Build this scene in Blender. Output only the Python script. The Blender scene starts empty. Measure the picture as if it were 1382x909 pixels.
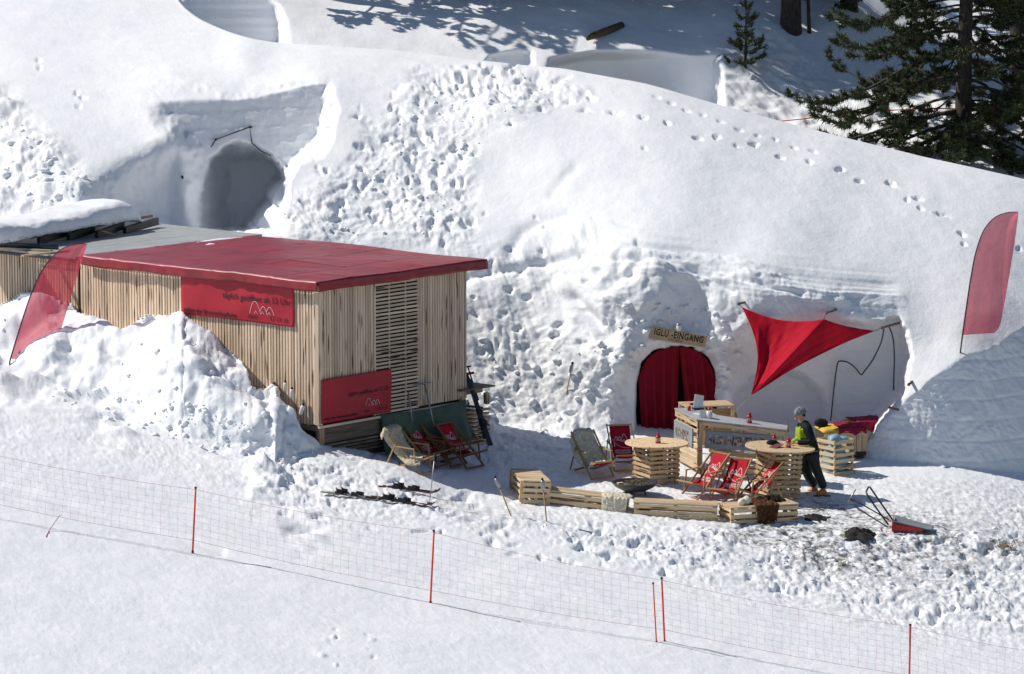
import bpy, bmesh, math, random
import numpy as np
from mathutils import Vector, Matrix, noise as mnoise

random.seed(7)
rng = np.random.default_rng(7)
R = math.radians
scene = bpy.context.scene

# ------------------------------------------------------------------ camera
IW, IH, FPX, PITCH = 1382.0, 909.0, 5360.0, R(8.0)
CAM = Vector((0.0, -80.0, 14.52))
cam_data = bpy.data.cameras.new('camera')
cam_data.sensor_fit = 'HORIZONTAL'
cam_data.sensor_width = 36.0
cam_data.lens = 36.0 * FPX / IW
cam_data.clip_start = 1.0
cam_data.clip_end = 2000.0
cam = bpy.data.objects.new('camera', cam_data)
scene.collection.objects.link(cam)
cam.location = CAM
cam.rotation_euler = (math.pi / 2 - PITCH, 0, 0)
scene.camera = cam

# ------------------------------------------------------------------ sky and sun
SUN_EL = R(46.0)
SUN_K = 0.19                                    # the sun stands left and a little behind
sdir = Vector((-1.0, SUN_K, 0)).normalized() * math.cos(SUN_EL) + Vector((0, 0, math.sin(SUN_EL)))
world = bpy.data.worlds.new('World')
scene.world = world
world.use_nodes = True
nt = world.node_tree
for n in list(nt.nodes):
    nt.nodes.remove(n)
sky = nt.nodes.new('ShaderNodeTexSky')
sky.sky_type = 'NISHITA'
sky.sun_disc = False
sky.sun_elevation = SUN_EL
sky.sun_rotation = math.atan2(sdir.x, sdir.y)
sky.altitude = 2000
bg = nt.nodes.new('ShaderNodeBackground')
bg.inputs['Strength'].default_value = 0.075
wo = nt.nodes.new('ShaderNodeOutputWorld')
nt.links.new(sky.outputs[0], bg.inputs['Color'])
nt.links.new(bg.outputs[0], wo.inputs['Surface'])
sun_data = bpy.data.lights.new('sun', 'SUN')
sun_data.energy = 4.0
sun_data.angle = R(0.5)
sun_data.color = (1.0, 0.945, 0.86)
sun = bpy.data.objects.new('sun', sun_data)
scene.collection.objects.link(sun)
sun.rotation_euler = sdir.to_track_quat('Z', 'Y').to_euler()
sun.location = (-30, 10, 40)
scene.view_settings.view_transform = 'Standard'
scene.view_settings.look = 'None'
scene.view_settings.exposure = 0.19
scene.view_settings.gamma = 1.0
scene.cycles.diffuse_bounces = 8
scene.cycles.max_bounces = 12
scene.view_settings.use_curve_mapping = False

# ------------------------------------------------------------------ pixel <-> place helpers
FW = np.array([0, math.cos(PITCH), -math.sin(PITCH)])
UPV = np.array([0, math.sin(PITCH), math.cos(PITCH)])

def ray(u, v):
    a = (np.asarray(u, float) - IW / 2) / FPX
    b = (IH / 2 - np.asarray(v, float)) / FPX
    dx = a
    dy = FW[1] + b * UPV[1]
    dz = FW[2] + b * UPV[2]
    return dx, dy, dz

def unproj(u, v, Y):
    """point seen at photo pixel (u, v) that stands at depth Y"""
    dx, dy, dz = ray(u, v)
    t = (np.asarray(Y, float) - CAM.y) / dy
    return dx * t, CAM.y + dy * t, CAM.z + dz * t

def P(u, v, Y):
    x, y, z = unproj(u, v, Y)
    return Vector((float(x), float(y), float(z)))

def proj(p):
    d = np.array([p[0] - CAM.x, p[1] - CAM.y, p[2] - CAM.z])
    dep = d @ FW
    return IW / 2 + FPX * d[0] / dep, IH / 2 - FPX * (d @ UPV) / dep

def ss(x, a, b):
    t = np.clip((np.asarray(x, float) - a) / (b - a), 0, 1)
    return t * t * (3 - 2 * t)

# ------------------------------------------------------------------ noise (vectorised gradient noise)
_perm = rng.permutation(256)
_perm = np.concatenate([_perm, _perm, _perm])
_grad = rng.normal(size=(256, 3))
_grad /= np.linalg.norm(_grad, axis=1)[:, None]

def pnoise(x, y, z):
    xi = np.floor(x).astype(np.int64); yi = np.floor(y).astype(np.int64); zi = np.floor(z).astype(np.int64)
    xf = x - xi; yf = y - yi; zf = z - zi
    xi &= 255; yi &= 255; zi &= 255
    fx = xf * xf * xf * (xf * (xf * 6 - 15) + 10)
    fy = yf * yf * yf * (yf * (yf * 6 - 15) + 10)
    fz = zf * zf * zf * (zf * (zf * 6 - 15) + 10)
    def g(i, j, k):
        h = _perm[_perm[_perm[xi + i] + yi + j] + zi + k]
        gr = _grad[h]
        return gr[..., 0] * (xf - i) + gr[..., 1] * (yf - j) + gr[..., 2] * (zf - k)
    x00 = g(0, 0, 0) * (1 - fx) + g(1, 0, 0) * fx
    x10 = g(0, 1, 0) * (1 - fx) + g(1, 1, 0) * fx
    x01 = g(0, 0, 1) * (1 - fx) + g(1, 0, 1) * fx
    x11 = g(0, 1, 1) * (1 - fx) + g(1, 1, 1) * fx
    y0 = x00 * (1 - fy) + x10 * fy
    y1 = x01 * (1 - fy) + x11 * fy
    return (y0 * (1 - fz) + y1 * fz) * 1.5

def fbm(x, y, z, s, octv=4, gain=0.5):
    r = 0; a = 1.0; f = s
    for o in range(octv):
        r = r + a * pnoise(x * f + 17.3 * o, y * f + 5.1 * o, z * f + 9.7 * o)
        a *= gain; f *= 2.03
    return r

def billow(x, y, z, s, octv=3, gain=0.5):
    r = 0; a = 1.0; f = s
    for o in range(octv):
        n = pnoise(x * f + 7.7 * o, y * f + 3.9 * o, z * f + 1.3 * o)
        r = r + a * (np.sqrt(n * n + 0.03) - 0.06)
        a *= gain; f *= 2.1
    return r

# ------------------------------------------------------------------ object helpers
COL = scene.collection

def setp(o, label=None, cat=None, group=None, kind=None):
    if label: o['label'] = label
    if cat: o['category'] = cat
    if group: o['group'] = group
    if kind: o['kind'] = kind
    return o

def mesh_obj(name, me, mat=None, parent=None):
    o = bpy.data.objects.new(name, me)
    COL.objects.link(o)
    if mat is not None and len(me.materials) == 0:
        me.materials.append(mat)
    if parent is not None:
        o.parent = parent
    return o

def empty(name, loc=(0, 0, 0), rz=0.0):
    o = bpy.data.objects.new(name, None)
    o.empty_display_size = 0.2
    COL.objects.link(o)
    o.location = loc
    o.rotation_euler = (0, 0, rz)
    return o

def fast_mesh(name, verts, faces, smooth=True):
    me = bpy.data.meshes.new(name)
    me.from_pydata([tuple(v) for v in verts], [], faces)
    if smooth:
        me.polygons.foreach_set('use_smooth', [True] * len(me.polygons))
    me.update()
    return me

def grid_mesh(name, X, Y, Z, smooth=True):
    nr, nc = X.shape
    me = bpy.data.meshes.new(name)
    nv = nr * nc
    me.vertices.add(nv)
    co = np.stack([X, Y, Z], -1).reshape(-1, 3).astype(np.float32)
    me.vertices.foreach_set('co', co.ravel())
    idx = np.arange(nv).reshape(nr, nc)
    q = np.stack([idx[:-1, :-1], idx[1:, :-1], idx[1:, 1:], idx[:-1, 1:]], -1).reshape(-1, 4)
    nf = len(q)
    me.loops.add(nf * 4)
    me.loops.foreach_set('vertex_index', q.ravel().astype(np.int32))
    me.polygons.add(nf)
    me.polygons.foreach_set('loop_start', (np.arange(nf) * 4).astype(np.int32))
    me.polygons.foreach_set('loop_total', np.full(nf, 4, np.int32))
    if smooth:
        me.polygons.foreach_set('use_smooth', np.ones(nf, bool))
    me.update(calc_edges=True)
    me.validate()
    return me

# ------------------------------------------------------------------ materials
MATS = {}

def node_mat(name):
    m = bpy.data.materials.new(name)
    m.use_nodes = True
    t = m.node_tree
    b = t.nodes.get('Principled BSDF')
    return m, t, b

def coord(t, scale=(1, 1, 1), kind='Object'):
    tc = t.nodes.new('ShaderNodeTexCoord')
    mp = t.nodes.new('ShaderNodeMapping')
    mp.inputs['Scale'].default_value = scale
    t.links.new(tc.outputs[kind], mp.inputs['Vector'])
    return mp.outputs['Vector']

def noise_node(t, vec, scale, detail=4, rough=0.55):
    n = t.nodes.new('ShaderNodeTexNoise')
    n.inputs['Scale'].default_value = scale
    n.inputs['Detail'].default_value = detail
    n.inputs['Roughness'].default_value = rough
    t.links.new(vec, n.inputs['Vector'])
    return n.outputs['Fac']

def ramp(t, fac, stops):
    r = t.nodes.new('ShaderNodeValToRGB')
    el = r.color_ramp.elements
    while len(el) < len(stops):
        el.new(0.5)
    for e, (p, c) in zip(el, stops):
        e.position = p
        e.color = (c[0], c[1], c[2], 1) if not isinstance(c, (int, float)) else (c, c, c, 1)
    t.links.new(fac, r.inputs['Fac'])
    return r.outputs['Color']

def mix(t, fac, a, b, mode='MIX'):
    m = t.nodes.new('ShaderNodeMix')
    m.data_type = 'RGBA'
    m.blend_type = mode
    for sock, val in ((m.inputs['Factor'], fac), (m.inputs['A'], a), (m.inputs['B'], b)):
        if hasattr(val, 'is_output') or hasattr(val, 'links'):
            t.links.new(val, sock)
        elif isinstance(val, (int, float)):
            sock.default_value = val
        else:
            sock.default_value = (val[0], val[1], val[2], 1)
    # colour sockets share the names Factor/A/B; pick the RGBA ones
    return m.outputs['Result']

def mixc(t, fac, a, b, mode='MIX'):
    m = t.nodes.new('ShaderNodeMixRGB')
    m.blend_type = mode
    for sock, val in ((m.inputs[0], fac), (m.inputs[1], a), (m.inputs[2], b)):
        if isinstance(val, (int, float)):
            sock.default_value = val
        elif isinstance(val, (tuple, list)):
            sock.default_value = (val[0], val[1], val[2], 1)
        else:
            t.links.new(val, sock)
    return m.outputs[0]

def bump(t, b, h, strength=0.3, dist=0.02, prev=None):
    n = t.nodes.new('ShaderNodeBump')
    n.inputs['Strength'].default_value = strength
    n.inputs['Distance'].default_value = dist
    t.links.new(h, n.inputs['Height'])
    if prev is not None:
        t.links.new(prev, n.inputs['Normal'])
    if b is not None:
        t.links.new(n.outputs['Normal'], b.inputs['Normal'])
    return n.outputs['Normal']

def snow_mat():
    m, t, b = node_mat('snow')
    v = coord(t)
    at = t.nodes.new('ShaderNodeAttribute'); at.attribute_name = 'dirt'
    n1 = noise_node(t, v, 1.6, 6, 0.6)
    n2 = noise_node(t, v, 9.0, 6, 0.65)
    n4 = noise_node(t, v, 3.2, 7, 0.68)
    n3 = noise_node(t, v, 34.0, 3, 0.6)
    base = ramp(t, n1, [(0.3, (0.80, 0.825, 0.855)), (0.7, (0.87, 0.88, 0.895))])
    # dirt: grit and ash trodden into the snow, broken up by noise
    mul = t.nodes.new('ShaderNodeMath'); mul.operation = 'MULTIPLY'
    add = t.nodes.new('ShaderNodeMath'); add.operation = 'ADD'
    t.links.new(n4, add.inputs[0]); t.links.new(n2, add.inputs[1])
    sub = t.nodes.new('ShaderNodeMath'); sub.operation = 'SUBTRACT'
    t.links.new(add.outputs[0], sub.inputs[0]); sub.inputs[1].default_value = 0.94
    sc = t.nodes.new('ShaderNodeMath'); sc.operation = 'MULTIPLY_ADD'
    t.links.new(sub.outputs[0], sc.inputs[0]); sc.inputs[1].default_value = 3.0; sc.inputs[2].default_value = 0.10
    sc.use_clamp = True
    t.links.new(sc.outputs[0], mul.inputs[0]); t.links.new(at.outputs['Fac'], mul.inputs[1])
    mul.use_clamp = True
    colr = mixc(t, mul.outputs[0], base, (0.115, 0.105, 0.09))
    t.links.new(colr, b.inputs['Base Color'])
    b.inputs['Roughness'].default_value = 0.62
    b.inputs['Specular IOR Level'].default_value = 0.25
    nb = bump(t, None, n2, 0.30, 0.05)
    bump(t, b, n3, 0.25, 0.02, nb)
    return m

MATS['snow'] = snow_mat()

def flat_mat(name, c, rough=0.6, var=0.12, scale=6.0, metal=0.0, bmp=0.0, spec=0.4):
    m, t, b = node_mat(name)
    v = coord(t)
    n = noise_node(t, v, scale, 5, 0.6)
    lo = tuple(x * (1 - var) for x in c); hi = tuple(min(1, x * (1 + var)) for x in c)
    t.links.new(ramp(t, n, [(0.3, lo), (0.7, hi)]), b.inputs['Base Color'])
    b.inputs['Roughness'].default_value = rough
    b.inputs['Metallic'].default_value = metal
    b.inputs['Specular IOR Level'].default_value = spec
    if bmp:
        bump(t, b, n, bmp, 0.01)
    MATS[name] = m
    return m

def wood_mat(name, light, dark, knot=(0.12, 0.07, 0.04), rough=0.7, axis='Z', vary=0.25):
    """sawn softwood; grain runs along the object's own local axis, every piece its own tone"""
    m, t, b = node_mat(name)
    sc = {'X': (1.2, 14, 14), 'Y': (14, 1.2, 14), 'Z': (14, 14, 1.2)}[axis]
    oi = t.nodes.new('ShaderNodeObjectInfo')
    tc = t.nodes.new('ShaderNodeTexCoord')
    vm = t.nodes.new('ShaderNodeVectorMath'); vm.operation = 'MULTIPLY'
    t.links.new(tc.outputs['Object'], vm.inputs[0]); vm.inputs[1].default_value = sc
    va = t.nodes.new('ShaderNodeVectorMath'); va.operation = 'ADD'
    cmb = t.nodes.new('ShaderNodeMath'); cmb.operation = 'MULTIPLY'; cmb.inputs[1].default_value = 97.0
    t.links.new(oi.outputs['Random'], cmb.inputs[0])
    cx = t.nodes.new('ShaderNodeCombineXYZ')
    for i in range(3):
        t.links.new(cmb.outputs[0], cx.inputs[i])
    t.links.new(vm.outputs[0], va.inputs[0]); t.links.new(cx.outputs[0], va.inputs[1])
    g = noise_node(t, va.outputs[0], 1.6, 5, 0.6)
    col1 = ramp(t, g, [(0.3, dark), (0.68, light)])
    # knots
    vo = t.nodes.new('ShaderNodeTexVoronoi')
    vo.inputs['Scale'].default_value = 0.9
    t.links.new(va.outputs[0], vo.inputs['Vector'])
    k = ramp(t, vo.outputs['Distance'], [(0.15, 1.0), (0.27, 0.0)])
    col2 = mixc(t, k, col1, knot)
    # tone of each piece
    mm = t.nodes.new('ShaderNodeMapRange')
    t.links.new(oi.outputs['Random'], mm.inputs['Value'])
    mm.inputs['To Min'].default_value = 1.0 - vary; mm.inputs['To Max'].default_value = 1.0 + vary * 0.4
    hs = t.nodes.new('ShaderNodeHueSaturation')
    t.links.new(mm.outputs[0], hs.inputs['Value'])
    t.links.new(col2, hs.inputs['Color'])
    t.links.new(hs.outputs[0], b.inputs['Base Color'])
    b.inputs['Roughness'].default_value = rough
    b.inputs['Specular IOR Level'].default_value = 0.25
    bump(t, b, g, 0.25, 0.004)
    MATS[name] = m
    return m

# ------------------------------------------------------------------ terrain
def zground(x, y):
    """level of the trodden snow: a ski slope falling to the right, with the dug-out terrace"""
    pl = -0.09 - 0.16 * (x - 3) + 0.06 * (y + 2.6)
    te = 0.10 - 0.065 * (x - 3) + 0.06 * y
    w = ss(x, -2.6, -0.4) * ss(y, -4.8, -1.8) * (1 - ss(x, 8.0, 15.0))
    z = pl * (1 - w) + te * w
    # heap of churned snow left of and below the terrace
    z = z + 0.18 * np.exp(-(((x + 4.6) / 1.0) ** 2 + ((y + 1.6) / 1.0) ** 2))
    z = z - 0.34 * np.exp(-(((x + 2.3) / 1.3) ** 2 + ((y - 0.9) / 1.3) ** 2))
    z = z + 0.10 * np.exp(-(((y + 4.4) / 1.2) ** 2)) * ss(x, -4, 0)
    return z

def ground_depth(u, v):
    u = np.asarray(u, float); v = np.asarray(v, float)
    lo = np.full(np.broadcast(u, v).shape, -40.0); hi = np.full(lo.shape, 60.0)
    for _ in range(34):
        mid = (lo + hi) / 2
        x, y, z = unproj(u, v, mid)
        above = z > zground(x, y)
        lo = np.where(above, mid, lo); hi = np.where(above, hi, mid)
    return (lo + hi) / 2

def GP(u, v):
    """ground point seen at photo pixel"""
    p = P(u, v, float(ground_depth(u, v)))
    return p

class TPS:
    def __init__(self, pts, lam=1e-3):
        p = np.array(pts, float)
        self.c = p[:, :2] / 100.0
        n = len(p)
        K = self.k(np.linalg.norm(self.c[:, None] - self.c[None], axis=2)) + lam * np.eye(n)
        A = np.zeros((n + 3, n + 3)); A[:n, :n] = K
        A[:n, n] = 1; A[:n, n + 1:] = self.c; A[n, :n] = 1; A[n + 1:, :n] = self.c.T
        rhs = np.zeros(n + 3); rhs[:n] = p[:, 2]
        self.w = np.linalg.solve(A, rhs)
    @staticmethod
    def k(r):
        return np.where(r > 1e-9, r * r * np.log(r + 1e-12), 0)
    def __call__(self, u, v):
        u = np.asarray(u, float) / 100.0; v = np.asarray(v, float) / 100.0
        out = self.w[-3] + self.w[-2] * u + self.w[-1] * v
        for (cx, cy), w in zip(self.c, self.w[:-3]):
            r2 = (u - cx) ** 2 + (v - cy) ** 2
            out = out + w * 0.5 * r2 * np.log(r2 + 1e-12)
        return out

def inpoly(u, v, poly):
    res = np.zeros(np.broadcast(u, v).shape, bool)
    n = len(poly)
    j = n - 1
    for i in range(n):
        xi, yi = poly[i]; xj, yj = poly[j]
        cond = ((yi > v) != (yj > v)) & (u < (xj - xi) * (v - yi) / (yj - yi + 1e-12) + xi)
        res ^= cond
        j = i
    return res

def polysoft(u, v, poly, soft):
    """smooth mask of a polygon: 1 inside, 0 outside, ramp of width soft at the rim"""
    d = np.full(np.broadcast(u, v).shape, 1e9)
    n = len(poly)
    for i in range(n):
        x0, y0 = poly[i]; x1, y1 = poly[(i + 1) % n]
        ex, ey = x1 - x0, y1 - y0
        t = np.clip(((u - x0) * ex + (v - y0) * ey) / (ex * ex + ey * ey + 1e-9), 0, 1)
        d = np.minimum(d, np.hypot(u - x0 - t * ex, v - y0 - t * ey))
    s = np.where(inpoly(u, v, poly), d, -d)
    return ss(s, -soft * 0.5, soft * 0.5)

# silhouette of the big mound against the slope behind it
RIDGE_U = [-500, 150, 200, 238, 262, 300, 335, 370, 410, 450, 560, 680, 760, 870, 960, 1100, 1250, 1382, 1700]
RIDGE_V = [-170, -120, -70, 0, 22, 40, 51, 57, 59, 61, 70, 85, 92, 112, 138, 175, 212, 241, 330]
def ridge_v(u):
    d = 6.0
    return sum(np.interp(np.asarray(u, float) + k * d, RIDGE_U, RIDGE_V) for k in (-2, -1, 0, 1, 2)) / 5

# hut wall depth (front left wall) along u, needed for the snow heaped against it
def wall_depth(u):
    return np.interp(u, [-400, 0, 118, 430, 520], [9.5, 5.1, 3.5, -0.55, -0.7])

PILE_U = [-400, -60, 0, 29, 60, 98, 105, 142, 164, 179, 195, 224, 245, 253, 280, 298, 327, 336, 340, 356, 372, 380, 390, 404, 428, 470]
PILE_V = [430, 415, 409, 393, 397, 407, 420, 438, 446, 438, 422, 424, 418, 432, 446, 462, 486, 505, 520, 524, 516, 540, 562, 578, 596, 640]

FIN_U = [1160, 1166, 1180, 1200, 1225, 1260, 1300, 1345, 1382, 1500, 1800]
FIN_V = [612, 600, 582, 562, 538, 508, 482, 466, 441, 395, 330]
def fin_v(u):
    return np.interp(u, FIN_U, FIN_V)
def fin_foot(u):
    return np.interp(u, [1150, 1165, 1200, 1300, 1382, 1800], [612, 616, 622, 632, 640, 690])
def fin_depth(u, v):
    f = fin_foot(u)
    return ground_depth(u, f) + 0.02 + 0.42 * (f - v) / 66.0

MC = [(-400, 380, 13), (-400, 200, 17), (-400, 0, 24), (-400, -160, 32),
      (0, 320, 9.2), (60, 280, 9.6), (0, 200, 12.2), (0, 120, 15), (0, 40, 19.5), (0, -120, 31),
      (120, 300, 9.0), (120, 235, 10.8), (120, 160, 13.3), (120, 80, 17), (150, -120, 31),
      (200, 290, 9.4), (190, 200, 12.0), (230, 0, 22.5), (240, 190, 12.0),
      (230, 95, 15.6), (330, 118, 14.4), (330, 75, 16.3), (370, 57, 17.6), (300, 40, 19.2), (430, 105, 14.2), (450, 61, 17.0),
      (440, 200, 11.2), (420, 240, 10.2), (400, 300, 8.8), (300, 310, 9.0),
      (560, 70, 16.6), (560, 120, 13.8), (550, 200, 11.3), (540, 320, 8.5), (500, 420, 7.0), (450, 500, 6.4),
      (690, 87, 15.8), (690, 130, 13.2), (680, 220, 10.6), (650, 340, 7.9), (640, 450, 6.6), (660, 540, 5.9), (720, 575, 5.3),
      (870, 112, 14.6), (870, 150, 12.5), (860, 220, 10.0), (790, 250, 9.3), (760, 400, 6.8), (780, 500, 5.6), (810, 560, 5.1),
      (845, 300, 7.6), (850, 345, 6.3), (830, 400, 5.8), (832, 480, 5.2), (835, 600, 4.5),
      (930, 380, 5.9), (910, 450, 5.75), (1000, 440, 5.35), (985, 600, 5.0), (880, 600, 4.95),
      (960, 138, 13.9), (970, 180, 11.8), (980, 250, 9.4), (1000, 320, 7.3), (1020, 365, 6.0),
      (1100, 175, 13.4), (1110, 215, 11.4), (1120, 290, 8.8), (1120, 350, 7.0), (1120, 392, 5.9), (1120, 440, 5.7), (1100, 600, 5.6),
      (1250, 212, 12.8), (1250, 260, 10.6), (1240, 330, 8.3), (1210, 395, 6.5), (1382, 241, 12.4), (1382, 300, 10.2), (1382, 370, 8.2),
      (1700, 330, 11.5), (1700, 360, 10)]
for uu in (1166, 1180, 1200, 1225, 1260, 1300, 1345, 1382, 1500, 1700):
    MC.append((uu, float(fin_v(uu)), float(fin_depth(uu, fin_v(uu)))))
for uu, dv in ((1260, -45), (1300, -50), (1345, -50)):
    MC.append((uu, float(fin_v(uu)) + dv, float(fin_depth(uu, fin_v(uu))) + 0.75))
mound = TPS(MC)

BOWL = [(206, 126), (226, 116), (260, 119), (300, 130), (340, 128), (380, 116), (415, 108), (446, 110), (447, 150), (440, 180),
        (428, 205), (405, 215), (384, 236), (366, 252), (358, 272), (350, 284), (330, 312), (262, 312), (264, 250), (262, 200), (252, 186), (232, 168), (214, 150), (204, 136)]
LEFTSLOPE = [(238, 178), (268, 200), (272, 330), (130, 330), (140, 285), (170, 235), (205, 200)]
CAVE = [(272, 312), (272, 270), (276, 240), (286, 216), (302, 200), (322, 192), (344, 196), (360, 206), (374, 222), (384, 240), (384, 312)]
ARCH = [(985, 620), (985, 560), (996, 528), (1020, 506), (1050, 499), (1082, 506), (1104, 524), (1116, 552), (1117, 575), (1110, 620)]
NICHE = [(1000, 640), (1000, 470), (1040, 452), (1120, 448), (1185, 440), (1212, 432), (1221, 446), (1224, 480), (1216, 520), (1200, 545), (1182, 568), (1166, 592), (1158, 640)]
DOOR = [(859, 640), (859, 520), (866, 490), (882, 474), (906, 468), (935, 470), (955, 484), (965, 505), (967, 540), (967, 640)]
DOORREVEAL = [(826, 650), (834, 560), (842, 512), (858, 484), (880, 469), (910, 464), (940, 466), (960, 480), (972, 510), (974, 650)]
ALCOVE = [(905, 446), (895, 410), (900, 382), (935, 374), (955, 392), (960, 440), (945, 448)]

def front_depth(u, v):
    """depth of the snow surface seen at a photo pixel, before its lumps and dents"""
    yg = ground_depth(u, v)
    ym = mound(u, v)
    # ragged rims: the outlines wander a little
    u0, v0 = u, v
    z0 = np.zeros(np.broadcast(u, v).shape)
    wu = 5.0 * pnoise(u / 26.0, v / 26.0, z0 + 1.5) + 2.5 * pnoise(u / 8.0, v / 8.0, z0 + 4.5)
    wv = 5.0 * pnoise(u / 26.0, v / 26.0, z0 + 7.5) + 2.5 * pnoise(u / 8.0, v / 8.0, z0 + 9.5)
    u = u + wu; v = v + wv
    # hollow with the snow cave, upper left
    mb = polysoft(u, v, BOWL, 15 + 10 * ss(u, 380, 440) * (1 - ss(v, 195, 225)) + 22 * (1 - ss(u, 215, 270)) * (1 - ss(v, 190, 230)) + 30 * (1 - ss(u, 262, 290)) * ss(v, 175, 215))
    mleft = polysoft(u, v, LEFTSLOPE, 90)
    ym = ym * (1 - mleft) + mleft * np.maximum(ym, 12.6 - 0.006 * (262 - u))
    ym = ym * (1 - mb) + mb * np.maximum(ym + 0.15, 13.9 - 0.004 * (v - 130))
    mc = polysoft(u, v, CAVE, 11)
    lean = 3.4 * ss(u, 262, 312) * ss(v, 186, 222)
    ym = ym + mc * (0.5 + lean)
    # cut face above the bar: niche and low arch
    mn = polysoft(u, v, NICHE, 16 + 44 * (1 - ss(u, 1120, 1185)))
    ym = ym * (1 - mn) + mn * np.maximum(ym, 6.25 + 0.4 * ss(u, 1080, 1180))
    ma = polysoft(u, v, ARCH, 14)
    ym = ym + ma * 0.7
    al = polysoft(u, v, ALCOVE, 26)
    ym = ym + al * 0.2
    # entrance
    mr = polysoft(u, v, DOORREVEAL, 26)
    ym = ym + mr * 0.45
    u = u0; v = v0
    md = polysoft(u, v, DOOR, 5)
    ym = ym + md * 1.2
    # fin of sawn snow blocks, right
    yr = fin_depth(u, v)
    isfin = (u >= 1160) & (v >= fin_v(u))
    ym = np.where(isfin, np.minimum(yr, 40), ym)
    k = 0.22
    h = np.clip(0.5 + 0.5 * (ym - yg) / k, 0, 1)
    y = ym * (1 - h) + yg * h - k * h * (1 - h)
    # heap against the hut
    sv = np.interp(u, PILE_U, PILE_V)
    dv = v - sv
    svs = sum(np.interp(u + k, PILE_U, PILE_V) for k in (-36, -24, -12, 0, 12, 24, 36)) / 7.0
    d = np.maximum(v - np.minimum(svs, sv + 8), 0)
    ys = wall_depth(u) - 0.55 - 0.9 * (1 - np.exp(-d / 18.0)) - 0.0135 * d
    y = np.where((dv >= 0) & (u < 470), np.minimum(y, ys), y)
    return y

# sampling of the sheet: fine where the photo looks, coarse beyond it
u_ax = np.concatenate([np.arange(-420, -24, 18.0), np.arange(-24, 1408, 1.7), np.arange(1410, 1760, 18.0)])
t_ax = np.concatenate([np.linspace(0, 1, 545)])
U = np.broadcast_to(u_ax[None, :], (len(t_ax), len(u_ax)))
RV = ridge_v(u_ax)[None, :]
V = RV + t_ax[:, None] * (935 - RV)
YB = front_depth(U, V)
DISP = np.zeros_like(YB)
DIRT = np.zeros_like(YB)
X0, Y0, Z0 = unproj(U, V, YB)

def blob(u0, v0, ru, rv):
    return np.exp(-(((U - u0) / ru) ** 2 + ((V - v0) / rv) ** 2))
def boxm(u0, v0, u1, v1, s):
    return ss(U, u0 - s, u0 + s) * (1 - ss(U, u1 - s, u1 + s)) * ss(V, v0 - s, v0 + s) * (1 - ss(V, v1 - s, v1 + s))

# --- broad soft swell everywhere
DISP += 0.03 * fbm(X0, Y0, Z0, 0.45, 3)
DISP += 0.006 * fbm(X0, Y0, Z0, 3.0, 3)
# --- rough, churned snow
sv = np.interp(U, PILE_U, PILE_V)
pile = ss(V - sv, -2, 5) * (1 - ss(V - sv, 100, 190)) * (1 - ss(U, 395, 450))
rub_left = polysoft(U, V, [(-60, 120), (10, 120), (50, 170), (95, 210), (140, 262), (60, 290), (-60, 300)], 40)
mid = polysoft(U, V, [(600, 330), (700, 330), (790, 290), (850, 350), (850, 600), (640, 610), (600, 450)], 60)
mid_low = polysoft(U, V, [(650, 430), (740, 440), (830, 480), (850, 600), (640, 610)], 60)
track = polysoft(U, V, [(560, 92), (690, 88), (790, 120), (700, 160), (640, 180), (640, 330), (400, 330), (380, 270), (470, 220), (530, 150)], 30)
tram = polysoft(U, V, [(380, 600), (520, 640), (690, 700), (1090, 712), (1400, 660), (1500, 880), (1250, 860), (980, 800), (750, 740), (560, 700), (380, 670)], 50)
tram2 = polysoft(U, V, [(690, 705), (1090, 718), (1400, 720), (1500, 880), (1250, 850), (980, 790), (800, 740)], 40)
midground = polysoft(U, V, [(-60, 560), (400, 590), (640, 690), (500, 720), (250, 650), (-60, 610)], 60)
terr = polysoft(U, V, [(640, 590), (860, 596), (1160, 640), (1400, 650), (1400, 720), (680, 700)], 30)
cut = polysoft(U, V, [(830, 330), (1000, 350), (1130, 385), (1215, 400), (1215, 440), (1000, 460), (990, 600), (970, 600), (960, 470), (870, 465), (830, 500), (790, 480)], 30)
# coordinates bent by a slow noise, so that no pattern reads as even
wx = X0 + 0.35 * pnoise(X0 * 0.9, Y0 * 0.9, Z0 * 0.9); wy = Y0 + 0.35 * pnoise(X0 * 0.9 + 40, Y0 * 0.9, Z0 * 0.9)
wz = Z0 + 0.35 * pnoise(X0 * 0.9, Y0 * 0.9 + 40, Z0 * 0.9)
big = fbm(wx, wy, wz, 0.75, 3, 0.5)
bl = billow(wx, wy, wz, 1.1, 5, 0.52)
bl2 = billow(wx + 31, wy, wz, 3.2, 3, 0.55)
fb = fbm(wx, wy * 0.8, wz, 1.7, 6, 0.56)
patch = ss(fbm(X0 + 90, Y0, Z0, 0.55, 3, 0.5), -0.35, 0.5)      # where it is churned more
patch2 = ss(fbm(X0 + 190, Y0, Z0, 0.9, 3, 0.5), -0.3, 0.5)
fine = fbm(wx * 1.0, wy, wz, 5.5, 4, 0.62)
crumb = billow(wx + 77, wy, wz, 7.5, 3, 0.55) - 0.33
slide = fbm(X0 * 1.0 + 0.45 * Z0, Y0 * 0.2, Z0 * 0.22, 1.9, 4, 0.55)          # streaks running down the slope
DISP += pile * (0.10 * (bl - 0.35) + 0.30 * big + 0.010 * fine + 0.05 * patch2 * crumb)
DISP += rub_left * (0.15 * (bl - 0.35) + 0.16 * big + 0.07 * patch2 * (bl2 - 0.3) + 0.04 * fine)
DISP += mid * (0.06 * slide + 0.10 * big + 0.012 * fine + 0.03 * patch * (bl - 0.3))
DISP += mid_low * (0.06 * patch2 * (bl2 - 0.3) + 0.08 * patch * (bl - 0.3) + 0.014 * fine)
DISP += track * (0.03 * fine + 0.10 * big)
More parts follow.
